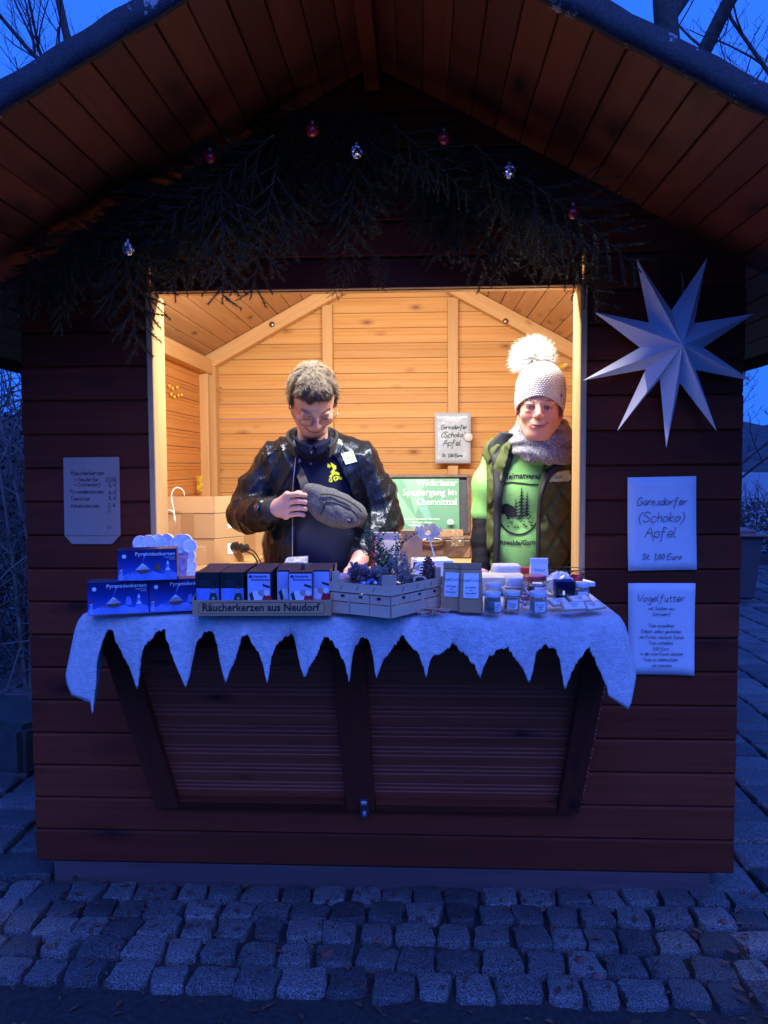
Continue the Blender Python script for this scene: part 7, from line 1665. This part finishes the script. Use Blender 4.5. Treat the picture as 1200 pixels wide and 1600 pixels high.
# hat: knitted shell in the head frame
knit, nt, N, L, B = newmat('cream_knit'); n = noise(N, L, coords(N, L), 120, 3); L.new(ramp(N, L, n, [(.3, (.50, .51, .50)), (.7, (.68, .69, .68))]), B.inputs['Base Color']); B.inputs['Roughness'].default_value = .95; B.inputs['Sheen Weight'].default_value = .3; bumpn(N, L, B, n, .4, .003)
m = MB(); vs = []; rows, cols_ = 120, 300
for i in range(rows + 1):
    f = i / rows
    for j in range(cols_):
        a = 2 * math.pi * j / cols_; cs, sn = math.cos(a), math.sin(a)
        base = .042 - .062 * (.5 - .5 * sn) ** .8 - .016 * abs(cs) ** 2      # brim higher over the forehead (sn=1 front)
        zz2 = base + (.168 - base) * f; prf = math.sqrt(max(0, 1 - max(0, (f - .35) / .65) ** 2.4)); rx, rz = .0855 * (.97 + .05 * math.sin(min(1, f * 3.3) * 1.6)) * prf, .101 * prf
        kn_ = .0045 * abs(math.sin(j * math.pi / 5.0 + (i // 6 % 2) * 1.57)) * abs(math.sin(i * math.pi / 6.0)) + .0008 * math.sin(a * 5 + f * 3)
        if i < 2: kn_ -= .003
        g_ = 1 + kn_ / .09; vs.append(fpt(FW, (rx * cs * g_, zz2, -.006 + rz * sn * g_)))
m.add(vs, [(i * cols_ + j, i * cols_ + (j + 1) % cols_, (i + 1) * cols_ + (j + 1) % cols_, (i + 1) * cols_ + j) for i in range(rows) for j in range(cols_)]); hat = m.build('knitted_hat', knit, wom, smooth=True)
m = MB(); q = fpt(FW, (.074, .045, .055)); m.box(q, (.004, .010, .010), FW[1]); m.build('hat_rivet', gm_, wom)
furm = plain('white_fur', (.66, .67, .66), .7, .05, bump=0, sheen=.5); pc = at(833, 563, .30); m = MB(); m.ball(pc, .030, 12, 8); m.build('bobble_core', furm, wom, smooth=True)
rr = random.Random(77); sm_ = []
for i in range(5200):
    d = Vector((rr.gauss(0, 1), rr.gauss(0, 1), rr.gauss(0, 1) + .25)).normalized(); up_ = Vector((rr.uniform(-1, 1), rr.uniform(-1, 1), rr.uniform(-1, 1))).cross(d).normalized(); ln_ = rr.uniform(.050, .085) * (1.0 if d.z > -.5 else .6); sm_.append((pc + d * .022, d, ln_, up_ * rr.uniform(-.8, .8)))
strands('bobble_fur', sm_, furm, wom, .0008)
# a little hair at the temples
sm_ = []
for s_ in (-1, 1):
    for i in range(60): p_ = fpt(FW, (s_ * (.074 + rr.uniform(-.003, .003)), -.015 + rr.uniform(-.0, .035), rr.uniform(.0, .030))); sm_.append((p_, (FW[1] @ Vector((s_ * .05, -1, rr.uniform(-.25, .15)))).normalized(), rr.uniform(.02, .045), FW[1] @ Vector((s_, 0, 0))))
strands('hair', sm_, plain('blond_grey_hair', (.50, .36, .24), .5, .3, 40, bump=0), wom, .0006)
# scarf
sc_m, nt, N, L, B = newmat('melange_scarf'); vc = coords(N, L, scale=(1, 1, 2.2)); n = noise(N, L, vc, 190, 3, .8); L.new(ramp(N, L, n, [(.40, (.05, .055, .08)), (.5, (.22, .22, .27)), (.62, (.62, .62, .64))]), B.inputs['Base Color']); B.inputs['Roughness'].default_value = .95; bumpn(N, L, B, n, .9, .006)
sv = Vol(*jac_axes(hx - .16, hx + .17, .16, .52, 1.46, 1.74, .004)); rr = random.Random(2)
for (py_, rx, ry, rz, tl_, rad, dy_) in ((670, .080, .082, 0, .004, .029, .36), (686, .098, .100, 0, .000, .033, .355), (704, .090, .104, 0, -.012, .034, .350)):
    P = []
    for i in range(25): a = 2 * math.pi * i / 24; c_ = at(846, py_, dy_); P.append(Vector((c_.x + rx * math.cos(a), c_.y + ry * math.sin(a), c_.z + tl_ * math.cos(a) + .030 * max(0, math.sin(a)) - .018 * max(0, -math.sin(a)))))
    sv.chain(P, [rad] * 25, .006)
sv.warp(lambda x, y, z: .0035 * np.sin(150 * z + 60 * x + 3 * np.sin(30 * x)) + .002 * np.sin(90 * x + 80 * z)); link('scarf', sv.mesh('scarf', sc_m, wo_), wom)
# shirt with short sleeves
tee = plain('bright_green_shirt', (.25, .60, .15), .85, .05, 120, .25, .002)
def wt(v, g, k=.05):
    v.ell(at(822, 772, .40), (.168 + g, .115 + g, .19 + g), k); v.ell(at(820, 860, .40), (.165 + g, .125 + g, .20), k); v.ell(at(820, 930, .41), (.175 + g, .13 + g, .14), k); v.cone(at(790, 714, .40), at(880, 714, .40), .058 + g, .058 + g, k); v.ell(wn_, (.08 + g, .075 + g, .04), k)
sh_ = Vol(*jac_axes(wo_.x - .33, wo_.x + .33, .18, .60, .92, 1.66, .006)); wt(sh_, 0)
sh_.chain([at(778, 718, .40), at(764, 760, .40), at(757, 800, .40)], [.066, .062, .056], .03); sh_.chain([at(885, 718, .40), at(896, 760, .40), at(902, 800, .40)], [.066, .062, .056], .03)
sh_.warp(lambda x, y, z: .003 * np.sin(38 * z + 30 * x) * np.sin(22 * x + 5) + .0025 * np.sin(60 * x + 22 * z)); 
zc_ = at(757, 812, .36).z; x, y, z = sh_.X[:, None, None], sh_.Y[None, :, None], sh_.Z[None, None, :]; xc_ = wo_.x - .155
cutz = np.maximum(np.maximum(-(zc_ - z) * -1 * -1, 0) * 0 + (zc_ - z) * 1.0, 0)
armcut = np.maximum(xc_ - x, zc_ - z) ; armcut = np.minimum(xc_ - x, zc_ - z); sh_.D = np.maximum(sh_.D, armcut).astype(np.float32)
sme = sh_.mesh('t_shirt', tee, wo_); link('t_shirt', sme, wom); sbv = bvh_of(sme, wo_)
# long black sleeves
blk = plain('black_long_sleeve', (.007, .007, .009), .8, .3, 90, .5, .004, spec=.2)
for ch_ in (wL, wR):
    lv = Vol(*jac_axes(ch_[1].x - .12, ch_[1].x + .12, .14, .60, .96, 1.50, .006))
    lv.chain([ch_[0].lerp(ch_[1], .5), ch_[1], ch_[1].lerp(ch_[2], .5), ch_[2]], [.046, .046, .040, .034], .02)
    lv.warp(lambda x, y, z: .0009 * np.sin(170 * z + 70 * x + 2.5 * np.sin(40 * x)) + .0015 * np.sin(30 * y + 40 * z)); link('long_sleeve', lv.mesh('long_sleeve', blk, wo_), wom)
# quilted vest, open
vest_m = plain('olive_quilt', (.075, .095, .026), .7, .12, 30, .3, .004, spec=.25); lin_m = plain('dark_quilt_lining', (.022, .024, .030), .6, .25, 30, .35, .004, spec=.3)
vv_ = Vol(*jac_axes(wo_.x - .30, wo_.x + .32, .13, .62, .90, 1.70, .005)); wt(vv_, .028); vv_.cone(at(790, 714, .40), at(884, 712, .40), .070, .076, .03)
def quilt(x, y, z):
    p1 = np.abs(np.mod((x * 1.0 + z * .62) / .105, 1) - .5) * 2; p2 = np.abs(np.mod((x * 1.0 - z * .62) / .105, 1) - .5) * 2
    g = np.minimum(1 - p1, 1 - p2); return (.012 * np.exp(-(g / .16) ** 2) - .003 - .006 * ridge(x, y, z, (30, 20, 22), 6, 2) + .0022 * np.sin(85 * z + 40 * x) * np.sin(70 * x)).astype(np.float32)
vv_.warp(quilt)
ysm = (900, 850, 800, 760, 730, 700, 670); zz_ = [at(820, y_, .26).z for y_ in ysm]; xl = [at(p_, y_, .26).x for p_, y_ in zip((780, 778, 778, 783, 791, 800, 810), ysm)]; xr2 = [at(p_, y_, .26).x for p_, y_ in zip((838, 839, 840, 843, 852, 868, 880), ysm)]
x, y, z = vv_.X[:, None, None], vv_.Y[None, :, None], vv_.Z[None, None, :]; L_ = np.interp(vv_.Z, zz_, xl)[None, None, :]; R_ = np.interp(vv_.Z, zz_, xr2)[None, None, :]
vv_.D = np.maximum(vv_.D, -np.maximum(np.maximum(L_ - x, x - R_), y - .40))
for c_ in (at(768, 770, .40), at(905, 770, .40)):     # arm holes
    s_ = -1 if c_.x < wo_.x else 1
    hole = np.maximum(np.sqrt(((y - c_.y) / 1.0) ** 2 + ((z - c_.z + .02) / 1.9) ** 2) - .088, -(s_ * (x - (wo_.x + s_ * .172)))); vv_.D = np.maximum(vv_.D, -hole)
neck = np.sqrt((x - wn_.x) ** 2 + (y - wn_.y) ** 2) - .085; vv_.D = np.maximum(vv_.D, -np.maximum(neck, (wn_.z - .05) - z)).astype(np.float32)
vme = vv_.mesh('quilted_vest', vest_m, wo_); smooth_me(vme, 1, .3); link('quilted_vest', vme, wom); vbv = bvh_of(vme, wo_)
# dark lining folded out along the opening and collar
def lapel(inner, outer, name='vest_lining', lift=.014, th=.008):
    b = [(cast(vbv, *q, lift * .6) or at(*q, .33)) for q in outer]; a = [at(q[0], q[1], min((cast(sbv, *q, .004) or b_).y, b_.y) - .002) for q, b_ in zip(inner, b)]
    a, b = smooth_path(a, 6), smooth_path(b, 6); nc = 6; vs = []
    for i in range(len(a)):
        for j in range(nc + 1):
            f = j / nc; p_ = a[i].lerp(b[i], f) + Vector((0, -.010 * math.sin(math.pi * f) - .003 * abs(math.sin(i * .45 + j * .5)), 0)); vs.append(p_)
    m = MB(); m.add(vs, [(i * (nc + 1) + j, i * (nc + 1) + j + 1, (i + 1) * (nc + 1) + j + 1, (i + 1) * (nc + 1) + j) for i in range(len(a) - 1) for j in range(nc)]); o = m.build(name, lin_m, wom, smooth=True); md = o.modifiers.new('s', 'SOLIDIFY'); md.thickness = th; md.offset = 0
lapel([(808, 680), (804, 700), (798, 725), (789, 750), (784, 775), (782, 805), (780, 850), (779, 892)], [(784, 674), (763, 697), (768, 718), (771, 745), (772, 775), (772, 805), (772, 850), (771, 892)])
lapel([(886, 678), (874, 705), (860, 728), (849, 748), (843, 772), (840, 805), (839, 850), (838, 892)], [(901, 668), (902, 705), (882, 728), (860, 745), (848, 772), (844, 805), (842.5, 850), (841.5, 892)])
# shirt print
pk = plain('black_shirt_print', (.010, .014, .012), .7, .1, bump=0)
print_text(sbv, 'Heimatverein', 12.5, 818, 743.5, pk, wom, offset=.3, xs=.93, bend=-.0025)
print_text(sbv, 'Braunswalde/Garnsdorf', 11.5, 810, 848.5, pk, wom, offset=.3, xs=.86, bend=.002)
print_poly(sbv, [[(788, 754), (800, 752.5), (815, 754), (830, 756), (845, 756), (845, 758.5), (830, 758.5), (815, 756.5), (800, 755), (788, 756.5)]], pk, wom, 'print_line')
ring = [(810 + 33 * math.cos(R(a)), 800 - 37 * math.sin(R(a))) for a in range(178, 363, 9)]; ri = [(810 + 30.5 * math.cos(R(a)), 800 - 34 * math.sin(R(a))) for a in range(178, 363, 9)]
print_poly(sbv, [[ring[i], ring[i + 1], ri[i + 1], ri[i]] for i in range(len(ring) - 1)], pk, wom, 'print_ring')
trees = []
def fir(cx_, top, bot, w_, n=7, seed=1):
    rr = random.Random(seed); out = []
    for i in range(n):
        f = (i + 1) / n; y1 = top + (bot - top) * f; y0 = top + (bot - top) * (i / n) - 1; ww = w_ * f; out.append([(cx_, y0), (cx_ + ww * rr.uniform(.8, 1.1), y1 + rr.uniform(0, 2)), (cx_ + ww * .35, y1 - 1.2), (cx_, y1 + 1), (cx_ - ww * .35, y1 - 1.2), (cx_ - ww * rr.uniform(.8, 1.1), y1 + rr.uniform(0, 2))])
    return out
trees += fir(815, 761, 808, 12, 9, 1) + fir(823.5, 768, 806, 8, 8, 2) + fir(806, 779, 808, 7, 6, 3)
bis = [(783, 793), (786, 788), (792, 786.5), (797, 789), (803, 792), (806, 798), (805, 806), (801, 808), (799, 804), (795, 805), (792, 808), (789, 803), (785, 804), (783, 799)]
trees.append(bis); rr = random.Random(4)
for i in range(46): a, b = rr.uniform(790, 832), rr.uniform(806, 824); s_ = rr.uniform(.8, 2.6); trees.append([(a, b), (a + s_ * 1.6, b - s_ * .5), (a + s_ * 2, b + s_ * .5), (a + .4, b + s_ * .6)])
for i in range(3): trees.append([(794 + i * 4, 774 - i), (796 + i * 4, 773 - i), (797 + i * 4, 774.4 - i), (796 + i * 4, 773.9 - i)])
print_poly(sbv, trees, pk, wom, 'bison_and_firs_print', .0025, 1)
tg2 = plain('green_name_tag', (.50, .66, .30), .5, .05, bump=0); print_poly(vbv, [[(862, 739), (890, 734), (893, 748), (888, 752), (858, 753)]], tg2, wom, 'name_sticker', .005)
print_text(vbv, 'Sonja', 9, 875, 744.5, ink_b, wom, rot=R(6), lift=.0065, name='sticker_text')
tv = Vol(*jac_axes(wo_.x - .28, wo_.x + .28, .15, .62, .10, 1.10, .012))
for s_ in (-1, 1): hx_ = wo_.x + s_ * .09; tv.chain([Vector((hx_, .42, 1.0)), Vector((hx_, .41, .58)), Vector((hx_ + s_ * .01, .43, .19))], [.095, .068, .055], .03)
tv.ell((wo_.x, .42, 1.0), (.16, .12, .12), .04); link('trousers', tv.mesh('trousers', plain('dark_trousers', (.018, .018, .022), .9, .3, 80), wo_), wom)
for s_ in (-1, 1): m = MB(); m.ball((wo_.x + s_ * .10, .37, .148), (.043, .125, .038), 12, 8); m.build('shoe', black_m, wom, smooth=True)

# ================================================================ surface details belong to the part they sit on
SUBS = {
 'suitcase': {'poster': 'lid_frame', 'poster_pattern': 'lid_frame', 'lettering': 'lid_frame', 'round_logo': 'lid_frame', 'logo_mark': 'lid_frame', 'lid_lining': 'lid_frame', 'lock_knob': 'lock_plate', 'handle_plate': 'handle'},
 'glass_jar': {'label_sheet': 'glass', 'handwriting': 'glass'}, 'jam_jar': {'label_sheet': 'glass', 'handwriting': 'glass'},
 'display_tray': {'lettering': 'front_wall', 'border_line': 'front_wall'}, 'candle_box': {'picture': 'carton', 'lettering': 'carton', 'logo': 'carton', 'logo_mark': 'carton'}, 'incense_box': {'lettering': 'carton', 'logo': 'carton'},
 'paper_bag': {'label_sheet': 'bag_body', 'handwriting': 'bag_body', 'folded_top': 'bag_body'}, 'cardboard_box': {'tape_strip': 'box_body', 'shipping_label': 'box_body', 'flap': 'box_body', 'fold_line': 'box_body'},
 'wheelie_bin': {'sticker_print': 'sticker', 'handle': 'lid'}, 'price_sign': {'handwriting': 'paper_sheet'}, 'bird_food_sign': {'handwriting': 'paper_sheet'}, 'laminated_sign': {'handwriting': 'paper_sheet', 'sticker': 'paper_sheet'},
 'price_list_bag': {'handwriting': 'paper_bag', 'doodle_ring': 'paper_bag', 'bottom_fold': 'paper_bag'}, 'seed_packet': {'label_sheet': 'packet', 'handwriting': 'packet'},
 'belt_bag': {'main_zip': 'bag_body', 'pocket_zip': 'front_pocket', 'patch_logo': 'brand_patch', 'zip_puller': 'bag_body', 'buckle': 'strap', 'strap_label': 'strap'},
 'person': {'zip_edge': 'jacket', 'seam': 'jacket', 'rib_collar': 'jacket', 'rib_cuff': 'jacket', 'sleeve_stitching': 'jacket', 'lens': 'glasses_frame', 'glasses_arm': 'glasses_frame', 'button': 'polo_shirt', 'shirt_collar': 'polo_shirt', 'placket_seam': 'polo_shirt', 'yellow_emblem': 'polo_shirt', 'emblem_detail': 'polo_shirt', 'lettering': 't_shirt', 'print_line': 't_shirt', 'print_ring': 't_shirt', 'bison_and_firs_print': 't_shirt', 'vest_lining': 'quilted_vest', 'hat_rivet': 'knitted_hat', 'bobble_core': 'knitted_hat', 'bobble_fur': 'knitted_hat', 'sticker_text': 'name_sticker', 'hair_strands': 'hair'},
}
stem = lambda n: n.rsplit('.', 1)[0] if n[-3:].isdigit() else n
for root in [o for o in C.objects if o.parent is None]:
    rule = SUBS.get(stem(root.name))
    if not rule: continue
    kids = list(root.children)
    for k in kids:
        tgt = rule.get(stem(k.name))
        if not tgt: continue
        q = [x for x in kids if stem(x.name) == tgt and x.location.length < 1e-9 and x.parent is root]
        if q: k.parent = q[0]
for o in C.objects:
    if '_w' in o: del o['_w']
